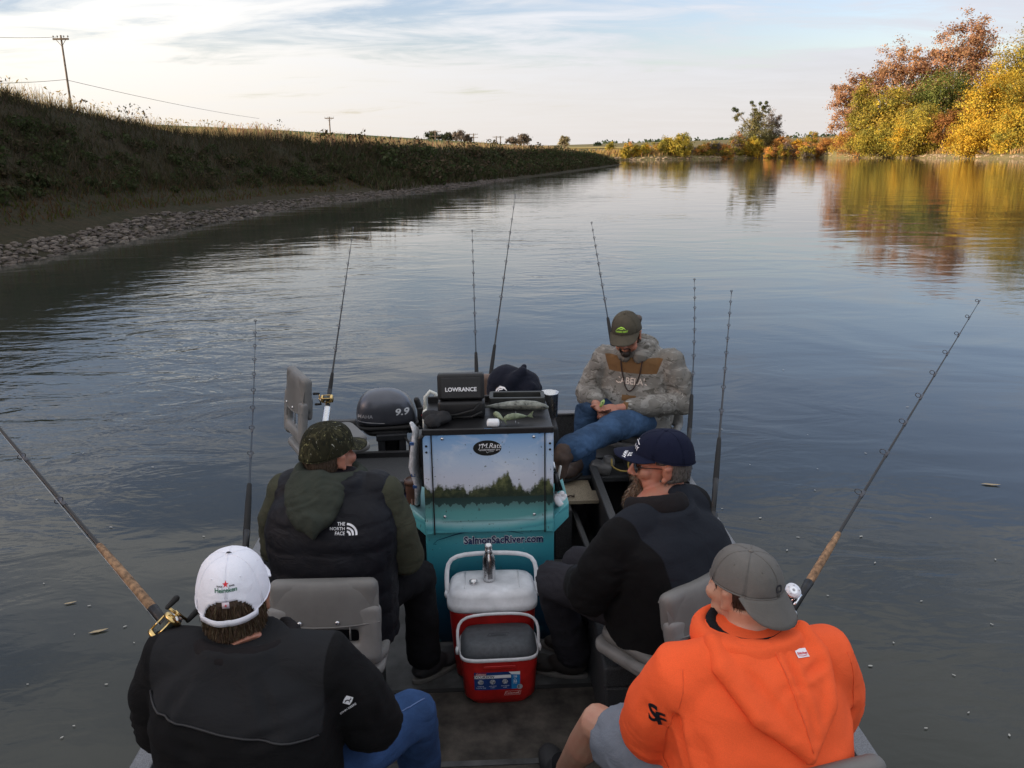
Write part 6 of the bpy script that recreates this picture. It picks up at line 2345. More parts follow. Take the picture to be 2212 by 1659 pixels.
NAVC = fabric('navy_cotton', (.008, .011, .030), weave=600, var=.08, folds=.3)
OLVC = fabric('waxed_olive_cotton', (.085, .074, .054), weave=600, var=.15, folds=.3)
CAMOC = camo('dark_camo', (.020, .019, .010), [((.045, .042, .022), 1.0, .53), ((.012, .013, .008), 1.4, .54), ((.20, .19, .09), 2.4, .61), ((.42, .42, .36), 4.0, .64)], 16, (1, 1, .6))
CAMOG = camo('grey_camo', (.17, .158, .138), [((.25, .238, .215), .8, .52), ((.09, .082, .068), 1.2, .55), ((.34, .325, .295), 1.8, .62), ((.05, .046, .04), 2.0, .64)], 9, (1, 1, 1.6))
TANP = fabric('tan_panel', (.15, .082, .036), weave=500, folds=.4)
LEATH = mat('boot_leather', (.055, .032, .022), .7, vscale=14, var=.3)
BOOTB = mat('boot_dark', (.022, .018, .016), .75, vscale=14, var=.3)
SOLEG = mat('sole_grey', (.13, .125, .115), .8)
SOLEB = mat('sole_black', (.02, .02, .02), .8)
SNEAK = mat('sneaker_dark', (.022, .022, .024), .7)
PRW = mat('print_white', (.80, .81, .83), .5)
PRR = mat('print_red', (.60, .02, .035), .6)
PRG = mat('print_green', (.012, .12, .065), .6)
PRK = mat('print_black', (.01, .01, .015), .5)


def two_tone(name, colA, colB, P, mask, weave=500, folds=.5):
    """cloth of two colours sewn together; mask(t, x, y, z) gives the node value of the second cloth in the wearer's own frame"""
    m = fabric(name, colA, weave=weave, folds=folds)
    t = NT(m.node_tree)
    bs = m.node_tree.nodes['Principled BSDF']
    old = bs.inputs['Base Color'].links[0].from_socket
    tc = t.n('ShaderNodeTexCoord').outputs['Object']
    sh_ = t.vmath('ADD', tc, tuple(P.o - P.hip))
    comp = []
    for ax in (V(1, 0, 0), V(0, 1, 0), V(0, 0, 1)):
        comp.append(t.vmath('DOT_PRODUCT', sh_, tuple(P.R @ ax)))
    f = mask(t, *comp)
    t.link(t.mix(f, old, colB), bs.inputs['Base Color'])
    return m


def step(t, v, a, b):
    return t.mapr(v, a, b, 0.0, 1.0)


def torso_secs(k=1.0, d=1.0, lean=0.0, h=.50, belly=0.0, neck=.085, z0=-.10):
    """jacket from hem to collar; lean: forward shift of the neck; h: height of the neck base over the hip"""
    T = [(z0, 0.0, .205, .150 + belly), (.06, .02, .210, .158 + belly), (.20, .10, .212, .155 + belly * .7), (.33, .30, .222, .148), (.41, .60, .212, .134), (.455, .78, .185, .118), (.49, .90, .145, .104), (.52, .97, .115, .096), (.56, 1.05, neck, .088)]
    out = []
    for z, q, hx, hy in T:
        zz = z * h / .50 if z > 0 else z
        out.append((0, -.035 + lean * q - .02 * math.sin(q * 2.2), zz, hx * k, hy * d))
    return out


# ================================================================ man in the white cap, front left
P1 = Person('man in a white cap and black jacket seated nearest on the left, back turned', (-.735, 1.965, .685), math.radians(-5))
sh = [P1.W(s * .208, .02, .44) for s in (-1, 1)]
elb = [P1.W(-.295, .05, .18), P1.W(.305, .11, .18)]
wri = [P1.W(-.17, .33, .12), P1.W(.14, .36, .10)]
Mh1 = head_matrix((-.775, 2.04, 1.285), math.radians(11), math.radians(0), math.radians(0), 1.09)
mb = MB()
add_head(mb, Mh1, P1.W(0, .0, .47), .062)
mb.tube([P1.W(0, 0, 0), P1.W(0, -.02, .25), P1.W(0, 0, .48)], [.12, .11, .07], 12)
for s, e_, w_, tb in ((sh[0], elb[0], wri[0], 1), (sh[1], elb[1], wri[1], -1)):
    mb.tube([P1.W(0, 0, .42), s, e_, w_], [.06, .045, .036, .028], 10)
    add_hand(mb, w_ + (w_ - e_).normalized() * .03, (w_ - e_), (0, -.2, 1), 1.0, .6, tb)
kne = [P1.W(-.20, .42, -.03), P1.W(.365, .38, .0)]
ank = [P1.W(-.20, .46, -.48), P1.W(.36, .52, -.49)]
for q, (k_, a_) in enumerate(zip(kne, ank)):
    mb.tube([P1.W((-1, 1)[q] * .09, 0, 0), k_, a_], [.07, .05, .035], 10)
P1.build(mb, 'body', SKIN1, voxel=.006, sm=2)
mb = MB()
loft_torso(mb, P1, torso_secs(1.14, 1.12, .05, .47, .02, .10))
for q, s in enumerate(sh):
    mb.ball(s + V(0, 0, -.015), (.10, .10, .08), P1.R)
    sleeve(mb, [P1.W((-1, 1)[q] * .12, .0, .45), s, s.lerp(elb[q], .5) + P1.R @ V((-1, 1)[q] * .02, -.01, 0), elb[q], elb[q].lerp(wri[q], .5), wri[q]], [.085, .096, .088, .080, .07, .056])
jk = P1.build(mb, 'jacket', BLKFL, voxel=.010, sm=6, fold=wrinkle(4, .014, [elb[0], elb[1], sh[0] + V(0, 0, -.1), sh[1] + V(0, 0, -.1)], .17, .014, 1.0, creases=[
    (P1.W(-.23, -.10, .34), P1.W(-.05, -.20, .30), .016, .010), (P1.W(.22, -.10, .36), P1.W(.06, -.20, .33), .016, .010), (P1.W(.24, -.08, .25), P1.W(.05, -.2, .18), .018, .012),
    (P1.W(-.24, -.08, .26), P1.W(-.06, -.2, .16), .018, .012), (P1.W(.30, .0, .40), P1.W(.34, .02, .25), .014, .010), (P1.W(-.10, -.12, .47), P1.W(-.16, -.16, .36), .016, .008), (P1.W(.08, -.12, .47), P1.W(.13, -.16, .36), .016, .008)]))
inv1 = P1.R.transposed()


def yoke1(t, x, y, z):
    a = step(t, t.math('ADD', z, t.math('MULTIPLY', x, .17)), .352, .356)
    b = t.math('SUBTRACT', 1.0, step(t, t.math('ABSOLUTE', x), .235, .239))
    return t.math('MULTIPLY', a, b)


jk.data.materials.clear()
jk.data.materials.append(two_tone('two_tone_black', (.0050, .0050, .0056), (.0150, .0155, .0172), P1, yoke1))
yk = jk
tr_ = bvh_of([jk])
pip = []
for k in range(25):
    x = -.235 + .465 * k / 24
    p0 = P1.W(x, -.5, .354 - .17 * x)
    h_ = tr_.ray_cast(p0, P1.R @ V(0, 1, 0))
    if h_[0] is not None:
        pip.append(h_[0] + h_[1] * .003)
P1.build(MB().tube(pip, .0032, 6), 'piping', mat('piping_grey', (.020, .020, .022), .6), yk)
# turned-down fleece collar
col = []
mb = MB()
for k in range(19):
    a = math.radians(40 + 280 * k / 18)
    col.append(P1.W(math.sin(a) * .122 - .005, .03 + math.cos(a) * .108, .487 - .010 * math.cos(a)))
mb.tube(col, .027, 10, ell=1.25, round_ends=True)
P1.build(mb, 'collar', fabric('collar_fleece', (.014, .012, .013), weave=250, folds=.6), jk, voxel=.008, sm=3, fold=folds(18, .004))
mb = MB()
mb.ball(P1.W(0, .02, -.02), (.19, .16, .12), P1.R)
for q, (k_, a_) in enumerate(zip(kne, ank)):
    h0 = P1.W((-1, 1)[q] * .09, .02, -.01)
    mb.tube([h0, h0.lerp(k_, .5) + V(0, 0, .012), k_, k_.lerp(a_, .5), a_], [.10, .098, .088, .072, .07], 16, round_ends=True)
jn = P1.build(mb, 'jeans', JEANS, voxel=.010, sm=5, fold=wrinkle(7, .006, [kne[1], kne[0]], .16, .008, 4.0))
tr_ = bvh_of([jn])
sm1 = []
for k in range(30):
    t = k / 29
    base = P1.W(.09, .02, -.01).lerp(kne[1], t) if t < .99 else kne[1]
    h_ = tr_.ray_cast(base + P1.R @ V(.06, 0, .25), P1.R @ V(-.10, 0, -1))
    if h_[0] is not None:
        sm1.append(h_[0] + h_[1] * .001)
if len(sm1) > 3:
    P1.build(MB().tube(sm1, .0022, 5), 'stitching', mat('denim_thread', (.10, .16, .32), .8), jn)
for a_ in ank:
    shoe(P1, a_ + V(0, 0, -.02), P1.R @ V(.1, 1, 0), BOOTB, SOLEB)
hair_shell(P1, Mh1, HAIRB, .015, -.088, 1.045, [(.05, .032, .02), (.09, .06, .04), (.13, .095, .065)], 5000, .016, hole=True)
c1, b1 = cap_(P1, Mh1, WHTC, None, hole=True, brim_len=.075)
bk = Mh1.to_3x3()
bx1, bz1 = (bk @ V(1, 0, 0)).normalized(), (bk @ V(0, .0, 1)).normalized()
pb = Mh1 @ V(0, -.16, .082)
bdir = (bk @ V(0, .32, .95)).normalized()
decal('cap_word', text_flat('Heineken', .0155, .02, 0, .95), Mh1 @ V(.0, -.20, .073), bx1, bz1, PRG, c1, [c1], .0015, .006)
decal('cap_star', poly_flat(star(.0085)), Mh1 @ V(0, -.20, .0855), bx1, bz1, PRR, c1, [c1], .0016, .006)
decal('cap_small_words', join_flat(moved(text_flat('TRADE', .0050, .03), -.0155, 0), moved(text_flat('MARK', .0050, .03), .0155, 0)), Mh1 @ V(0, -.20, .0815), bx1, bz1, PRK, c1, [c1], .0016, .006)
decal('cap_dot', poly_flat(oval(.008, .008, 16)), Mh1 @ V(0, -.010, .2), bx1, (bk @ V(0, 1, 0)), PRK, c1, [c1] + [o for o in c1.children if o.name.startswith('button')], .0012, .006)
tg = P1.build(MB().plate([(-.009, -.008), (.009, -.008), (.009, .009), (-.009, .009)], Mh1 @ V(0, -.1265, .044), bx1, bz1, .001), 'tag', mat('tag_pink', (.72, .62, .68), .7), c1)
decal('tag_star', poly_flat(star(.0045)), Mh1 @ V(0, -.1285, .044), bx1, bz1, PRR, c1)
# badge on the right sleeve
sp0 = sh[1].lerp(elb[1], .72)
decal('sleeve_badge', join_flat(poly_flat([(-.010, -.011), (.010, -.011), (.012, .0), (.010, .012), (-.010, .012), (-.012, 0)])), sp0 + V(.03, -.2, .14), V(.86, .15, -.45), V(.25, .45, .85), PRW, jk, [jk], .002, .008)
decal('sleeve_deer', join_flat(stroke_flat([(-.007, -.004), (-.003, .0), (.003, .001), (.006, .006)], .003), stroke_flat([(-.003, .0), (-.006, -.008)], .002), stroke_flat([(.003, .001), (.006, -.004)], .002), stroke_flat([(.006, .006), (.003, .010)], .0015)),
      sp0 + V(.03, -.2, .14), V(.86, .15, -.45), V(.25, .45, .85), PRK, jk, [jk], .0032, .008)
decal('sleeve_words', moved(text_flat('JOHN DEERE', .0085, .01), .012, -.022, 1, math.radians(58)), sp0 + V(.03, -.2, .14), V(.86, .15, -.45), V(.25, .45, .85), PRW, jk, [jk], .002, .008)

# ================================================================ man in the puffer vest, second left
P2 = Person('man in a camouflage cap and black puffer vest on the left, looking right', (-.725, 3.055, .69), math.radians(-6))
sh = [P2.W(s * .20, .045, .455) for s in (-1, 1)]
elb = [P2.W(-.275, .06, .19), P2.W(.27, .07, .15)]
wri = [P2.W(-.16, .33, .10), P2.W(.17, .30, .06)]
Mh2 = head_matrix((-.745, 3.145, 1.29), math.radians(-36), math.radians(2), 0, 1.09)
mb = MB()
add_head(mb, Mh2, P2.W(-.01, .06, .48), .064)
mb.tube([P2.W(0, 0, 0), P2.W(0, -.02, .25), P2.W(0, .04, .45)], [.12, .11, .07], 12)
for s, e_, w_, tb in ((sh[0], elb[0], wri[0], 1), (sh[1], elb[1], wri[1], -1)):
    mb.tube([P2.W(0, .03, .40), s, e_, w_], [.06, .045, .036, .028], 10)
    add_hand(mb, w_ + (w_ - e_).normalized() * .03, (w_ - e_), (0, -.2, 1), 1.0, .6, tb)
kne = [P2.W(-.17, .40, -.05), P2.W(.27, .27, -.04)]
ank = [P2.W(-.18, .42, -.48), P2.W(.27, .32, -.49)]
for q, (k_, a_) in enumerate(zip(kne, ank)):
    mb.tube([P2.W((-1, 1)[q] * .09, 0, 0), k_, a_], [.07, .05, .035], 10)
P2.build(mb, 'body', SKIN3, voxel=.006, sm=2)
mb = MB()
loft_torso(mb, P2, torso_secs(.98, .94, .05, .48, .01, .082))
for q, s in enumerate(sh):
    mb.ball(s, (.085, .085, .075), P2.R)
    sleeve(mb, [P2.W((-1, 1)[q] * .12, .03, .40), s, s.lerp(elb[q], .5) + P2.R @ V((-1, 1)[q] * .015, -.01, 0), elb[q], elb[q].lerp(wri[q], .5), wri[q]], [.075, .084, .080, .074, .064, .048])
P2.build(mb, 'sweatshirt', OLIVE, voxel=.010, sm=5, fold=wrinkle(6, .007, [elb[0], elb[1], sh[1] + V(.02, 0, -.1)], .15, .010, 2.0))
mb = MB()
loft_torso(mb, P2, torso_secs(1.20, 1.12, .05, .49, .01, .105, -.14))
for q, s in enumerate(sh):
    mb.ball(s + P2.R @ V((1, -1)[q] * .035, 0, .004), (.085, .110, .086), P2.R)


def puff(me, org):
    inv_ = P2.R.transposed()
    ns = [v.normal.copy() for v in me.vertices]
    for v, n_ in zip(me.vertices, ns):
        l = inv_ @ (v.co + org - P2.hip)
        ph = (l.z + .012 * noise.noise(l * 7)) / .098
        ridge = abs(math.sin(math.pi * ph)) ** .5
        v.co += n_ * (.0065 * (ridge - .6) + .004 * noise.fractal(V(l.x * 18, l.y * 18, l.z * 9), .9, 2, 3))


vs_ = P2.build(mb, 'vest', VEST, voxel=.010, sm=5, fold=puff)
# hood hanging behind the neck
mb = MB()
ring = []
for k in range(17):
    a = math.radians(25 + 310 * k / 16)
    ring.append(P2.W(math.sin(a) * .108 - .01, .055 + math.cos(a) * .105, .505 + .0 * math.cos(a)))
mb.tube(ring, [.028 + .014 * math.sin(math.pi * k / 16) for k in range(17)], 10, ell=1.5, round_ends=True)
for k in range(15):
    t = k / 14
    z = .53 - .135 * t
    mb.ball(P2.W(-.035 + .025 * t, -.055 - .150 * t ** .8, z), (.110 * (1 - t ** 2.2) + .016, .050 * (1 - .45 * t), .042), P2.R, 18, 10)
mb.tube([P2.W(-.125, .02, .56), P2.W(-.135, -.07, .51), P2.W(-.09, -.165, .44), P2.W(-.03, -.195, .39)], [.028, .030, .024, .016], 8, round_ends=True)
mb.tube([P2.W(.09, .02, .525), P2.W(.07, -.06, .475), P2.W(.04, -.155, .44), P2.W(-.01, -.195, .39)], [.024, .024, .022, .016], 8, round_ends=True)
mb.tube([P2.W(-.06, -.10, .54), P2.W(-.055, -.16, .46), P2.W(-.06, -.18, .42)], [.018, .022, .014], 8, round_ends=True)
P2.build(mb, 'hood', OLIVH, voxel=.009, sm=4, fold=wrinkle(9, .012, [P2.W(0, -.14, .45)], .22, .016, 5.0, creases=[(P2.W(-.10, -.06, .54), P2.W(-.06, -.17, .38), .012, .012), (P2.W(-.02, -.09, .54), P2.W(-.03, -.17, .36), .012, .010), (P2.W(.05, -.06, .50), P2.W(.0, -.16, .38), .012, .010), (P2.W(-.14, -.06, .48), P2.W(-.08, -.15, .42), .010, .010)]))
mb = MB()
mb.ball(P2.W(0, .02, -.02), (.18, .16, .11), P2.R)
for q, (k_, a_) in enumerate(zip(kne, ank)):
    h0 = P2.W((-1, 1)[q] * .09, .02, -.01)
    mb.tube([h0, h0.lerp(k_, .5), k_, k_.lerp(a_, .5), a_ + V(0, 0, .035)], [.10, .094, .085, .076, .080], 16, round_ends=True)
P2.build(mb, 'trousers', DKPANT, voxel=.010, sm=4, fold=wrinkle(8, .008, [kne[1], ank[1]], .16, .010, 3.0))
for q, a_ in enumerate(ank):
    shoe(P2, a_ + V(0, 0, -.015), P2.R @ V(.75 if q else 0, 1, 0), SNEAK, SOLEG, s=1.2)
hair_shell(P2, Mh2, HAIRB, .0, -.06, 1.01, [(.03, .02, .014), (.05, .035, .025)], 400, .012)
mb = MB()
mb.ball(Mh2 @ V(0, .05, -.082), (.054, .052, .036), Mh2.to_3x3() * (1 / 1.05)).ball(Mh2 @ V(.045, .02, -.066), (.018, .04, .03), Mh2.to_3x3() * (1 / 1.05)).ball(Mh2 @ V(-.045, .02, -.066), (.018, .04, .03), Mh2.to_3x3() * (1 / 1.05))
P2.build(mb, 'beard', HAIRD, voxel=.006, sm=2)
cap_(P2, Mh2, CAMOC, None, brim_len=.072)
bkx = P2.R @ V(1, 0, 0)
lp2 = P2.W(.105, -.5, .395)
lg = join_flat(moved(text_flat('THE', .0165, .01, 0, 1, 'RIGHT'), -.004, .017), moved(text_flat('NORTH', .0165, .01, 0, 1, 'RIGHT'), -.004, 0), moved(text_flat('FACE', .0165, .01, 0, 1, 'RIGHT'), -.004, -.017),
               *[stroke_flat([(0.003 + r_ * math.sin(t_), -.024 + r_ * 1.15 * math.cos(t_)) for t_ in [math.radians(90 * k / 10) for k in range(11)]], .0075) for r_ in (.012, .0235, .036)])
decal('vest_mark', lg, lp2, bkx, (0, 0, 1), PRW, vs_, [vs_], .002, .008)

# ================================================================ man in the navy cap, second right
P3 = Person('bearded man in a navy cap and black jacket on the right, in profile facing left', (.60, 2.975, .685), math.radians(46))
sh = [P3.W(-.20, .06, .345), P3.W(.205, .02, .365)]
elb = [P3.W(-.27, .17, .10), P3.W(.27, .10, .12)]
wri = [P3.W(-.10, .36, .03), P3.W(.12, .38, .02)]
Mh3 = head_matrix((.605, 3.145, 1.235), math.radians(88), math.radians(0), math.radians(-2), 1.12)
mb = MB()
add_head(mb, Mh3, P3.W(.0, .09, .38), .064)
mb.tube([P3.W(0, 0, 0), P3.W(0, -.02, .25), P3.W(0, .05, .45)], [.12, .11, .07], 12)
for s, e_, w_, tb in ((sh[0], elb[0], wri[0], 1), (sh[1], elb[1], wri[1], -1)):
    mb.tube([P3.W(0, .03, .40), s, e_, w_], [.06, .045, .036, .028], 10)
    add_hand(mb, w_ + (w_ - e_).normalized() * .03, (w_ - e_), (0, -.2, 1), 1.0, .6, tb)
kne = [P3.hip + V(-.43, .26, -.03), P3.hip + V(-.30, .42, -.04)]
ank = [P3.hip + V(-.33, .38, -.49), P3.hip + V(-.22, .54, -.49)]
for q, (k_, a_) in enumerate(zip(kne, ank)):
    mb.tube([P3.W((-1, 1)[q] * .09, 0, 0), k_, a_], [.07, .05, .035], 10)
P3.build(mb, 'body', SKIN3, voxel=.0055, sm=2)
eyes(P3, Mh3)
mb = MB()
loft_torso(mb, P3, torso_secs(1.24, 1.24, .06, .395, .04, .105))
for q, s in enumerate(sh):
    mb.ball(s, (.095, .095, .08), P3.R)
    sleeve(mb, [P3.W((-1, 1)[q] * .12, .03, .40), s, s.lerp(elb[q], .5) + P3.R @ V((-1, 1)[q] * .02, -.01, .01), elb[q], elb[q].lerp(wri[q], .5), wri[q]], [.08, .094, .094, .092, .08, .058])
jk3 = P3.build(mb, 'jacket', BLKFL, voxel=.010, sm=6, fold=wrinkle(5, .009, [elb[0], elb[1], sh[0] + V(0, 0, -.1)], .18, .016, 7.0, creases=[
    (P3.W(-.26, .02, .30), P3.W(-.30, .10, .16), .016, .012), (P3.W(-.20, -.06, .26), P3.W(-.26, .06, .10), .018, .012), (P3.W(-.30, .10, .22), P3.W(-.22, .22, .10), .014, .010)]))
inv3 = P3.R.transposed()


def yoke3(t, x, y, z):
    a = step(t, t.math('SUBTRACT', z, t.math('MULTIPLY', x, .30)), .165, .169)
    b = t.math('SUBTRACT', 1.0, step(t, t.math('ABSOLUTE', x), .212, .216))
    return t.math('MULTIPLY', a, b)


jk3.data.materials.clear()
jk3.data.materials.append(two_tone('two_tone_navy', (.0050, .0050, .0056), (.0125, .0150, .0210), P3, yoke3))
mb = MB()
ring = []
for k in range(17):
    a = math.radians(20 + 320 * k / 16)
    ring.append(P3.W(math.sin(a) * .108, .05 + math.cos(a) * .100, .425 - .035 * math.cos(a) - .022 * math.sin(a)))
mb.tube(ring, .027, 10, ell=1.6, round_ends=True)
P3.build(mb, 'collar', fabric('collar_fleece', (.014, .012, .013), weave=250, folds=.6), jk3, voxel=.008, sm=3)
mb = MB()
mb.ball(P3.W(0, .02, -.02), (.18, .16, .11), P3.R)
for q, (k_, a_) in enumerate(zip(kne, ank)):
    h0 = P3.W((-1, 1)[q] * .09, .02, -.01)
    mb.tube([h0, h0.lerp(k_, .5), k_, k_.lerp(a_, .5), a_ + V(0, 0, .035)], [.10, .10, .090, .080, .080], 16, round_ends=True)
P3.build(mb, 'trousers', GYPANT, voxel=.010, sm=4, fold=wrinkle(7, .008, [kne[0], ank[0]], .18, .012, 3.0))
for q, a_ in enumerate(ank):
    shoe(P3, a_ + V(0, 0, -.015), V(-1, .35, 0), BOOTB, SOLEG, s=1.15)
hair_shell(P3, Mh3, HAIRG, .028, -.055, 1.025, [(.10, .09, .08), (.16, .15, .13), (.06, .05, .045)], 500, .012)
R3 = Mh3.to_3x3() * (1 / 1.12)
mb = MB()
mb.ball(Mh3 @ V(0, .078, -.098), (.038, .030, .030), R3).ball(Mh3 @ V(0, .092, -.122), (.038, .034, .034), R3).ball(Mh3 @ V(0, .104, -.150), (.033, .032, .034), R3).ball(Mh3 @ V(0, .099, -.051), (.028, .011, .008), R3)
mb.tube([Mh3 @ V(.028, .090, -.052), Mh3 @ V(.034, .082, -.085)], .007, 8).tube([Mh3 @ V(-.028, .090, -.052), Mh3 @ V(-.034, .082, -.085)], .007, 8)
bd = P3.build(mb, 'beard', BEARDG, voxel=.006, sm=2)
rt, dr = [], []
for k in range(1500):
    v = bd.data.vertices[random.randrange(len(bd.data.vertices))]
    rt.append(tuple(v.co + P3.o))
    dr.append(tuple(v.normal * .6 + V(0, 0, -1) + (R3 @ V(0, .35, 0))))
strands(P3, 'strands', rt, dr, .018, [(.10, .06, .035), (.20, .14, .09), (.30, .25, .20), (.07, .05, .04)], bd)['kind'] = 'stuff'
c3, b3 = cap_(P3, Mh3, NAVC, None, brim_len=.078, brim_drop=.02, brim_sag=.022, lift=.010)
# lettering on the brim and crown
bx3, by3 = (R3 @ V(1, 0, 0)), (R3 @ V(0, 1, 0))
decal('brim_words', join_flat(moved(text_flat('U.S.', .020, .035, 0, 1.0), 0, .010), moved(text_flat('NAVY', .020, .035, 0, 1.0), 0, -.010)), Mh3 @ V(-.030, .128, .10), R3 @ V(-.93, .36, 0), R3 @ V(-.36, -.93, 0), PRW, c3, [b3], .003, .008)
decal('crown_emblem', join_flat(moved(text_flat('NAVY', .026, .03), 0, -.006), stroke_flat([(-.03, .014), (-.012, .02), (.012, .02), (.03, .014)], .004), poly_flat(star(.005, 5, 0, .028))), Mh3 @ V(0, .16, .085), R3 @ V(-1, 0, 0), R3 @ V(0, -.25, 1), PRW, c3, [c3], .0018, .008)
decal('strap_mark', stroke_flat([(-.008, -.003), (-.003, .004), (.002, -.003), (.008, .004)], .0025), Mh3 @ V(.0, -.2, .030), R3 @ V(1, 0, 0), R3 @ V(0, 0, 1), PRW, c3, [c3], .002)
# sunglasses
gl = MB()
SUNG = mat('sunglass_lens', (.012, .012, .013), .08, spec=.8)
frm = P3.build(MB().tube([Mh3 @ V(-.074, .0, .004), Mh3 @ V(-.068, .07, .006), Mh3 @ V(-.058, .096, .005), Mh3 @ V(-.008, .104, .004), Mh3 @ V(.008, .104, .004), Mh3 @ V(.058, .096, .005), Mh3 @ V(.068, .07, .006), Mh3 @ V(.074, .0, .004)], .0018, 6), 'sunglasses', BLACK)
for s in (-1, 1):
    P3.build(MB().ball(Mh3 @ V(s * .034, .097, -.008), (.026, .006, .019), R3 @ Matrix.Rotation(-s * .16, 3, 'Z'), 18, 10), 'lens', SUNG, frm)

# ================================================================ man in the orange hoodie, front right
P4 = Person('man in a backward grey cap, bright orange hoodie and grey shorts, nearest on the right', (.65, 1.945, .69), math.radians(13))
sh = [P4.W(-.19, .03, .405), P4.W(.195, .01, .415)]
elb = [P4.W(-.225, .16, .13), P4.W(.262, .05, .15)]
wri = [P4.W(-.10, .36, .10), P4.W(.18, .33, .10)]
Mh4 = head_matrix((.632, 2.055, 1.285), math.radians(35), math.radians(4), math.radians(0), .97)
mb = MB()
add_head(mb, Mh4, P4.W(0, .05, .43), .070, 1.08)
mb.tube([P4.W(0, 0, 0), P4.W(0, -.02, .25), P4.W(0, 0, .46)], [.13, .12, .08], 12)
for s, e_, w_, tb in ((sh[0], elb[0], wri[0], 1), (sh[1], elb[1], wri[1], -1)):
    mb.tube([P4.W(0, .0, .40), s, e_, w_], [.06, .05, .04, .03], 10)
    add_hand(mb, w_ + (w_ - e_).normalized() * .03, (w_ - e_), (0, -.2, 1), 1.0, .6, tb)
kne = [V(.265, 2.30, .655), V(.62, 2.42, .66)]
ank = [V(.175, 2.60, .20), V(.60, 2.60, .20)]
for q, (k_, a_) in enumerate(zip(kne, ank)):
    h0 = P4.W((-1, 1)[q] * .10, .0, 0)
    mb.tube([h0, h0.lerp(k_, .6), k_, k_.lerp(a_, .35) + V(0, -.015, 0), k_.lerp(a_, .75), a_], [.09, .075, .062, .060, .043, .038], 14, round_ends=True)
P4.build(mb, 'body', SKIN2, voxel=.006, sm=2)
mb = MB()
loft_torso(mb, P4, torso_secs(1.09, 1.20, .08, .465, .05, .12, -.12))
for q, s in enumerate(sh):
    mb.ball(s + V(0, 0, -.02), (.105, .11, .085), P4.R)
    sleeve(mb, [P4.W((-1, 1)[q] * .12, .0, .43), s, s.lerp(elb[q], .5) + P4.R @ V((-1, 1)[q] * .025, -.01, .0), elb[q], elb[q].lerp(wri[q], .5), wri[q]], [.085, .100, .095, .09, .075, .055])
jk4 = P4.build(mb, 'hoodie', ORANG, voxel=.010, sm=8, fold=wrinkle(3.6, .012, [elb[0], elb[1]], .17, .012, 11.0, creases=[
    (P4.W(.27, -.02, .20), P4.W(-.02, -.24, .10), .022, .018), (P4.W(.27, -.06, .28), P4.W(.08, -.22, .20), .020, .014), (P4.W(-.20, -.12, .30), P4.W(-.14, -.22, .08), .020, .016),
    (P4.W(-.24, -.02, .36), P4.W(-.21, -.12, .18), .016, .014), (P4.W(-.30, .02, .33), P4.W(-.27, .08, .20), .014, .010), (P4.W(.30, .0, .32), P4.W(.33, .02, .17), .016, .014),
    (P4.W(.22, -.12, .12), P4.W(.0, -.26, .02), .020, .014), (P4.W(-.10, -.22, .20), P4.W(-.02, -.26, .05), .018, .010)]))
mb = MB()
ring = []
for k in range(19):
    a = math.radians(15 + 330 * k / 18)
    ring.append(P4.W(math.sin(a) * .125, .065 + math.cos(a) * .112, .474 + .004 * math.cos(a)))
mb.tube(ring, [.028 + .008 * math.sin(math.pi * k / 18) for k in range(19)], 10, ell=1.5, round_ends=True)
for k in range(17):
    t = k / 16
    z = .482 - .18 * t
    mb.ball(P4.W(.005 + .03 * t, -.03 - .18 * t ** .75, z), (.150 * (1 - t ** 1.7) + .022, .040, .036), P4.R, 20, 10)
mb.tube([P4.W(-.13, .0, .51), P4.W(-.14, -.07, .475), P4.W(-.085, -.17, .39), P4.W(.03, -.225, .305)], [.028, .026, .020, .014], 8, round_ends=True)
mb.tube([P4.W(.13, .0, .51), P4.W(.15, -.06, .475), P4.W(.12, -.16, .39), P4.W(.045, -.225, .305)], [.028, .028, .024, .016], 8, round_ends=True)
hood4 = P4.build(mb, 'hood', ORANG, voxel=.009, sm=8, fold=wrinkle(6, .006, [P4.W(.07, -.17, .42)], .12, .010, 2.0, creases=[(P4.W(.035, -.06, .53), P4.W(.05, -.22, .34), .010, .009), (P4.W(.05, -.14, .46), P4.W(.13, -.10, .47), .012, .009), (P4.W(-.10, -.08, .50), P4.W(.0, -.2, .36), .012, .006)]))
tr_ = bvh_of([hood4, jk4])


def seam_line(P, pts, tree, r, name, m, parent, axis=(0, 1, 0)):
    out = []
    ax = P.R @ V(axis)
    for x, z in pts:
        h_ = tree.ray_cast(P.W(x, -.6 * axis[1], z), ax)
        if h_[0] is not None:
            out.append(h_[0] + h_[1] * .001)
    if len(out) > 3:
        P.build(MB().tube(out, r, 6), name, m, parent)


ORSE = mat('orange_seam', (.78, .105, .027), .8)
seam_line(P4, [(.008 + .025 * k / 14, .52 - .20 * k / 14) for k in range(15)], bvh_of([hood4]), .0016, 'hood_seam', ORSE, hood4)
seam_line(P4, [(-.225 - .03 * math.sin(math.pi * k / 16), .46 - .36 * k / 16) for k in range(17)], bvh_of([jk4]), .0011, 'armhole_seam', ORSE, jk4)
seam_line(P4, [(.235 + .02 * math.sin(math.pi * k / 16), .46 - .36 * k / 16) for k in range(17)], bvh_of([jk4]), .0011, 'armhole_seam', ORSE, jk4)
P4.build(MB().tube([P4.W(math.sin(a) * .098, 0.06 + math.cos(a) * .09, .498 + .006 * math.cos(a)) for a in [math.radians(20 + 320 * k / 18) for k in range(19)]], .018, 8, ell=1.6, round_ends=True), 'undershirt', DKPANT)
rx4 = (P4.R @ V(1, 0, 0))
tagp = P4.W(.085, -.085, .50)
tg4 = decal('hood_tag', poly_flat([(-.017, -.012), (.017, -.012), (.017, .013), (-.017, .013)]), tagp, rx4, P4.R @ V(0, .75, .65), mat('tag_white', (.78, .76, .80), .7), hood4, [hood4], .002, .01)
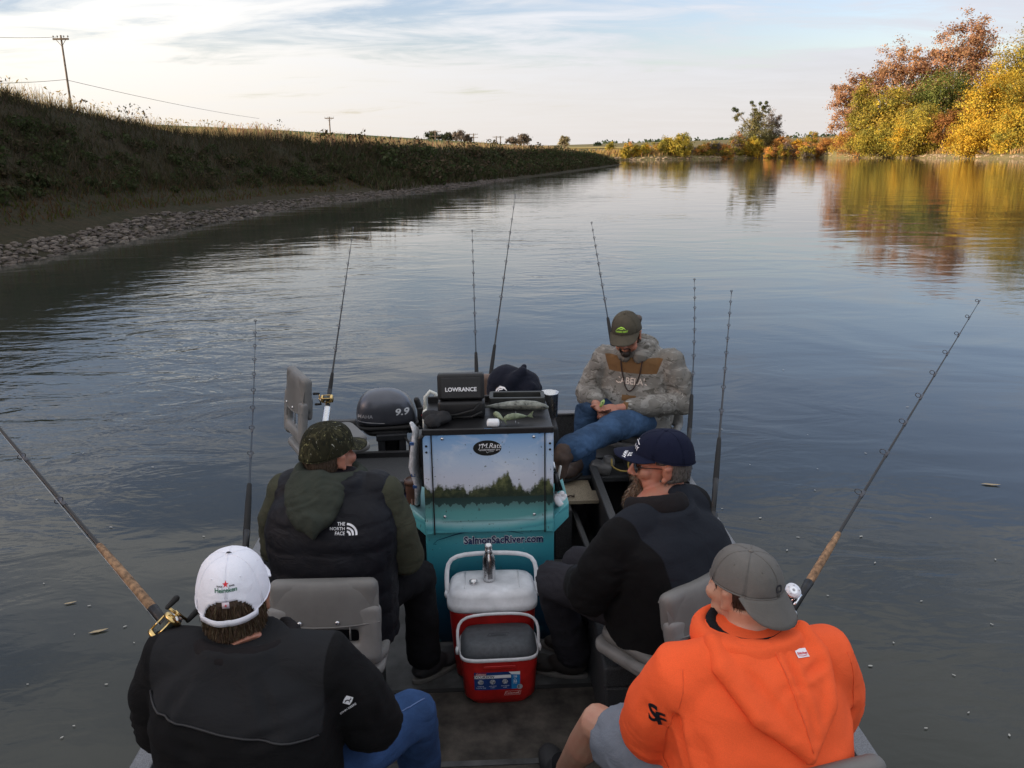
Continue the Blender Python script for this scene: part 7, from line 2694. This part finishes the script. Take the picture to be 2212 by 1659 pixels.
decal('hood_tag_text', join_flat(moved(text_flat('Stitches', .0095, .03, .25), 0, .0), stroke_flat([(-.013, -.006), (.0, -.008), (.013, -.006)], .0015)), tagp, rx4, P4.R @ V(0, .75, .65), PRR, hood4, [hood4], .003, .01)
# sleeve letters
ap = sh[0].lerp(elb[0], .55)
adir = (sh[0] - elb[0]).normalized()
sax = V(.80, -.58, .10)
dn = sax.cross(adir).normalized()
sf = join_flat(moved(text_flat('S', .072, .028), -.008, .006), moved(text_flat('F', .066, .028), .013, -.010))
decal('sleeve_letters', moved(sf, 0, 0, 1.0), ap + V(-.05, -.12, .06), sax, adir, PRK, jk4, [jk4], .002, .008)
mb = MB()
mb.ball(P4.W(0, .02, -.02), (.21, .18, .12), P4.R)
for q, k_ in enumerate(kne):
    h0 = P4.W((-1, 1)[q] * .10, .02, -.01)
    e_ = h0.lerp(k_, .86)
    mb.tube([h0, h0.lerp(k_, .5), e_], [.118, .112, .100], 18)
P4.build(mb, 'shorts', SHORTG, voxel=.009, sm=4, fold=wrinkle(8, .008, [kne[0]], .2, .010, 3.0))
for q, a_ in enumerate(ank):
    shoe(P4, a_ + V(0, 0, -.01), V(-.25, 1, 0), SNEAK, SOLEB, s=1.08)
    P4.build(MB().tube([a_ + V(0, 0, .06), a_ + V(0, 0, -.02)], [.043, .046], 14), 'sock', DKPANT)
hair_shell(P4, Mh4, HAIRD, .055, -.03, 1.02, [(.03, .02, .015), (.045, .03, .02)], 500, .010)
c4, b4 = cap_(P4, Mh4 @ Matrix.Rotation(math.radians(9), 4, 'X'), GRYC, None, back=True, brim_len=.056, brim_drop=1.15, brim_sag=.012, lift=.012)
R4 = Mh4.to_3x3() * (1 / .97)
for k in range(6):
    pass
GSE = mat('grey_seam', (.07, .068, .062), .9)
decal('cap_badge', stroke_flat([(-.009, -.006), (-.006, -.008), (.006, -.008), (.009, -.006), (.009, .006), (.006, .008), (-.006, .008), (-.009, .006), (-.009, -.007)], .005), Mh4 @ V(.034, -.25, .050), R4 @ V(1, .25, 0), R4 @ V(0, .1, 1), PRK, c4, [c4], .0018, .008)

# ================================================================ the guide at the stern
P5 = Person('bearded guide in an olive cap and camouflage hoodie seated at the stern, tying a lure', (.84, 5.31, .72), math.radians(155))
sh = [P5.W(-.215, .03, .43), P5.W(.215, .03, .415)]
hL, hR = V(.555, 4.985, .885), V(.655, 4.965, .895)
elb = [P5.W(-.305, .06, .16), P5.W(.315, .09, .15)]
# facing the camera: his left arm is on the right of the picture
wri = [V(.70, 4.985, .895), V(.545, 5.07, .915)]
Mh5 = head_matrix((.742, 5.20, 1.335), math.radians(160), math.radians(20), math.radians(4), 1.08)
mb = MB()
add_head(mb, Mh5, P5.W(.0, .06, .46), .064, 1.08)
mb.tube([P5.W(0, 0, 0), P5.W(0, .0, .25), P5.W(0, .05, .40)], [.12, .12, .08], 12)
for s, e_, w_ in zip(sh, elb, wri):
    mb.tube([P5.W(0, .05, .36), s, e_, w_], [.06, .045, .038, .030], 10)
add_hand(mb, wri[0] + V(-.025, -.01, .0), V(-1, -.28, -.02), V(.1, -.55, .85), 1.05, .75, -1)
add_hand(mb, wri[1] + V(-.005, -.03, -.015), V(.30, -.95, -.12), V(-.15, .1, -1), 1.05, .35, -1)
kne = [P5.W(-.02, .50, .10), P5.W(.22, .36, .12)]
ank = [V(.33, 4.50, .80), V(.44, 5.00, .40)]
for q, (k_, a_) in enumerate(zip(kne, ank)):
    mb.tube([P5.W((-1, 1)[q] * .09, 0, 0), k_, a_], [.07, .05, .035], 10)
P5.build(mb, 'body', SKIN3, voxel=.0055, sm=2)
eyes(P5, Mh5)
mb = MB()
loft_torso(mb, P5, torso_secs(1.10, 1.18, .08, .49, .06, .11, -.06))
for q, s in enumerate(sh):
    mb.ball(s, (.095, .095, .08), P5.R)
    sleeve(mb, [P5.W((-1, 1)[q] * .12, .04, .35), s, s.lerp(elb[q], .5) + P5.R @ V((-1, 1)[q] * .02, -.02, 0), elb[q], elb[q].lerp(wri[q], .55), wri[q].lerp(elb[q], .12)], [.08, .094, .092, .088, .074, .052])
jk5 = P5.build(mb, 'hoodie', CAMOG, voxel=.010, sm=5, fold=wrinkle(7, .010, [elb[0], elb[1], sh[0] + V(0, 0, -.1), P5.W(0, .15, .08)], .17, .013, 6.0))


def chest5(t, x, y, z):
    a = t.math('MULTIPLY', step(t, z, .352, .355), t.math('SUBTRACT', 1.0, step(t, z, .455, .458)))
    a = t.math('MULTIPLY', a, t.math('SUBTRACT', 1.0, step(t, t.math('ADD', t.math('ABSOLUTE', x), t.math('MULTIPLY', z, -.35)), .035, .038)))
    pk = t.math('MULTIPLY', t.math('MULTIPLY', step(t, z, .175, .178), t.math('SUBTRACT', 1.0, step(t, z, .212, .215))), t.math('SUBTRACT', 1.0, step(t, t.math('ABSOLUTE', x), .045, .047)))
    return t.math('MULTIPLY', t.math('MAXIMUM', a, pk), step(t, y, .03, .035))


def panelled(m, P, mask, colB):
    t = NT(m.node_tree)
    bs = m.node_tree.nodes['Principled BSDF']
    old = bs.inputs['Base Color'].links[0].from_socket
    tc = t.n('ShaderNodeTexCoord').outputs['Object']
    sh_ = t.vmath('ADD', tc, tuple(P.o - P.hip))
    comp = [t.vmath('DOT_PRODUCT', sh_, tuple(P.R @ ax)) for ax in (V(1, 0, 0), V(0, 1, 0), V(0, 0, 1))]
    t.link(t.mix(mask(t, *comp), old, colB), bs.inputs['Base Color'])
    return m


jk5.data.materials.clear()
jk5.data.materials.append(panelled(camo('grey_camo_panelled', (.19, .178, .158), [((.28, .268, .245), .8, .52), ((.10, .092, .078), 1.2, .55), ((.36, .345, .315), 1.8, .62), ((.06, .055, .048), 2.0, .64)], 9, (1, 1, 1.6)), P5, chest5, (.165, .092, .042)))
decal('chest_word', text_flat("CABELA'S", .060, .018, 0, 1.0, xs=.88), P5.W(-.005, .5, .300), P5.R @ V(-1, 0, 0), V(0, 0, 1), mat('felt_cream', (.72, .62, .54), .9), jk5, [jk5], .003, .012)
decal('chest_word_edge', text_flat("CABELA'S", .060, .045, 0, 1.0, xs=.88), P5.W(-.005, .5, .300), P5.R @ V(-1, 0, 0), V(0, 0, 1), mat('felt_brown', (.10, .05, .035), .9), jk5, [jk5], .0018, .012)
mb = MB()
ring = []
for k in range(17):
    a = math.radians(20 + 320 * k / 16)
    ring.append(P5.W(math.sin(a) * .108, .055 + math.cos(a) * .105, .49 - .03 * math.cos(a)))
mb.tube(ring, .027, 10, ell=1.6, round_ends=True)
mb.ball(P5.W(0, -.08, .50), (.12, .05, .07), P5.R).ball(P5.W(0, -.11, .43), (.09, .05, .07), P5.R)
P5.build(mb, 'hood', CAMOG, voxel=.009, sm=5, fold=folds(9, .004))
# glasses cord and drawstring loops on the chest
tr_ = bvh_of([jk5])
cd = []
for k in range(21):
    t = k / 20
    x = -.07 + .14 * t
    z = .44 - .20 * math.sin(math.pi * t) ** .6
    h_ = tr_.ray_cast(P5.W(x, .6, z), P5.R @ V(0, -1, 0))
    if h_[0] is not None:
        cd.append(h_[0] + h_[1] * .008)
P5.build(MB().tube(cd, .0038, 6), 'neck_lanyard', mat('lanyard_brown', (.030, .012, .010), .7), jk5)
mb = MB()
mb.ball(P5.W(0, .02, -.01), (.19, .17, .12), P5.R)
for q, (k_, a_) in enumerate(zip(kne, ank)):
    h0 = P5.W((-1, 1)[q] * .10, .02, .0)
    mb.tube([h0, h0.lerp(k_, .5) + V(0, 0, .01), k_, k_.lerp(a_, .5), a_], [.105, .10, .088, .078, .08], 16, round_ends=True)
P5.build(mb, 'jeans', JEANS2, voxel=.010, sm=4, fold=wrinkle(8, .008, [kne[0], ank[0], kne[1]], .18, .014, 9.0, creases=[(P5.W(-.10, .06, .14), P5.W(.05, .16, .10), .012, .012), (P5.W(-.12, .16, .12), P5.W(-.02, .26, .17), .012, .010), (kne[0] + V(.08, .04, .05), kne[0] + V(-.06, -.06, .05), .012, .012), (kne[0] + V(.05, -.02, .05), kne[0] + V(-.10, -.10, -.02), .010, .010), (ank[0] + V(.12, .12, .06), ank[0] + V(.0, .02, -.03), .010, .010)]))
mb = MB()
a_ = ank[0]
dd = V(-.55, -.72, -.25).normalized()
mb.tube([a_ + V(.05, .05, .02), a_ + dd * .05, a_ + dd * .10], [.06, .058, .055], 12, round_ends=True)
mb.tube([a_ + dd * .07 + V(0, 0, .02), a_ + dd * .09 + V(-.02, -.02, -.08), a_ + dd * .10 + V(-.03, -.03, -.14)], [.055, .052, .045], 12, round_ends=True)
P5.build(mb, 'boot', LEATH, voxel=.008, sm=3, fold=folds(20, .004))
shoe(P5, V(.44, 5.0, .545), V(-.6, -.8, 0), LEATH, SOLEB, 'boot')
hair_shell(P5, Mh5, HAIRB, .035, -.085, 1.05, [(.05, .03, .02), (.08, .05, .03)], 500, .02)
pt = Mh5 @ V(0, -.10, .01)
mb = MB()
mb.tube([Mh5 @ V(.0, -.09, .02), Mh5 @ V(0, -.135, .03), Mh5 @ V(-.02, -.16, .0), Mh5 @ V(-.02, -.165, -.05)], [.02, .028, .032, .012], 10, round_ends=True)
mb.ball(Mh5 @ V(-.045, -.115, .02), (.03, .03, .035))
P5.build(mb, 'ponytail', HAIRB, voxel=.008, sm=1, fold=folds(40, .006))
mb = MB()
R5 = Mh5.to_3x3() * (1 / 1.08)
mb.ball(Mh5 @ V(0, .078, -.100), (.034, .022, .026), R5).ball(Mh5 @ V(0, .097, -.052), (.030, .010, .007), R5).tube([Mh5 @ V(.030, .088, -.055), Mh5 @ V(.030, .080, -.09)], .007, 8).tube([Mh5 @ V(-.030, .088, -.055), Mh5 @ V(-.030, .080, -.09)], .007, 8)
P5.build(mb, 'goatee', HAIRD, voxel=.006, sm=2)
c5, b5 = cap_(P5, Mh5, OLVC, None, brim_len=.078, brim_drop=.30, brim_sag=.026)
LIMEP = mat('print_lime', (.50, .95, .10), .6)
decal('cap_words', moved(join_flat(moved(text_flat('YAKIMA BAIT', .0165, .03, .1, .95, xs=.9), 0, 0), stroke_flat([(-.034, .013), (-.018, .023), (.0, .030), (.018, .024), (.030, .013)], [.002, .006, .008, .006, .002]), stroke_flat([(-.012, .016), (.014, .017)], .004)), 0, 0, .95),
      Mh5 @ V(.004, .2, .094), R5 @ V(-1, 0, 0), R5 @ V(0, -.3, 1), LIMEP, c5, [c5], .0018, .008)
lr = thing('held_lure', 'lime green lure held in the guide\'s hands', 'fishing lure', (.565, 4.955, .935), 0)
MB().ball((0, 0, 0), (.012, .018, .028), Matrix.Rotation(.5, 3, 'Y'), 12, 8).build('body', mat('lure_lime', (.42, .60, .18), .4, vscale=60, var=.3), lr)
MB().ball((.002, -.014, .008), .005, None, 8, 6).build('eye', BLACK, lr)
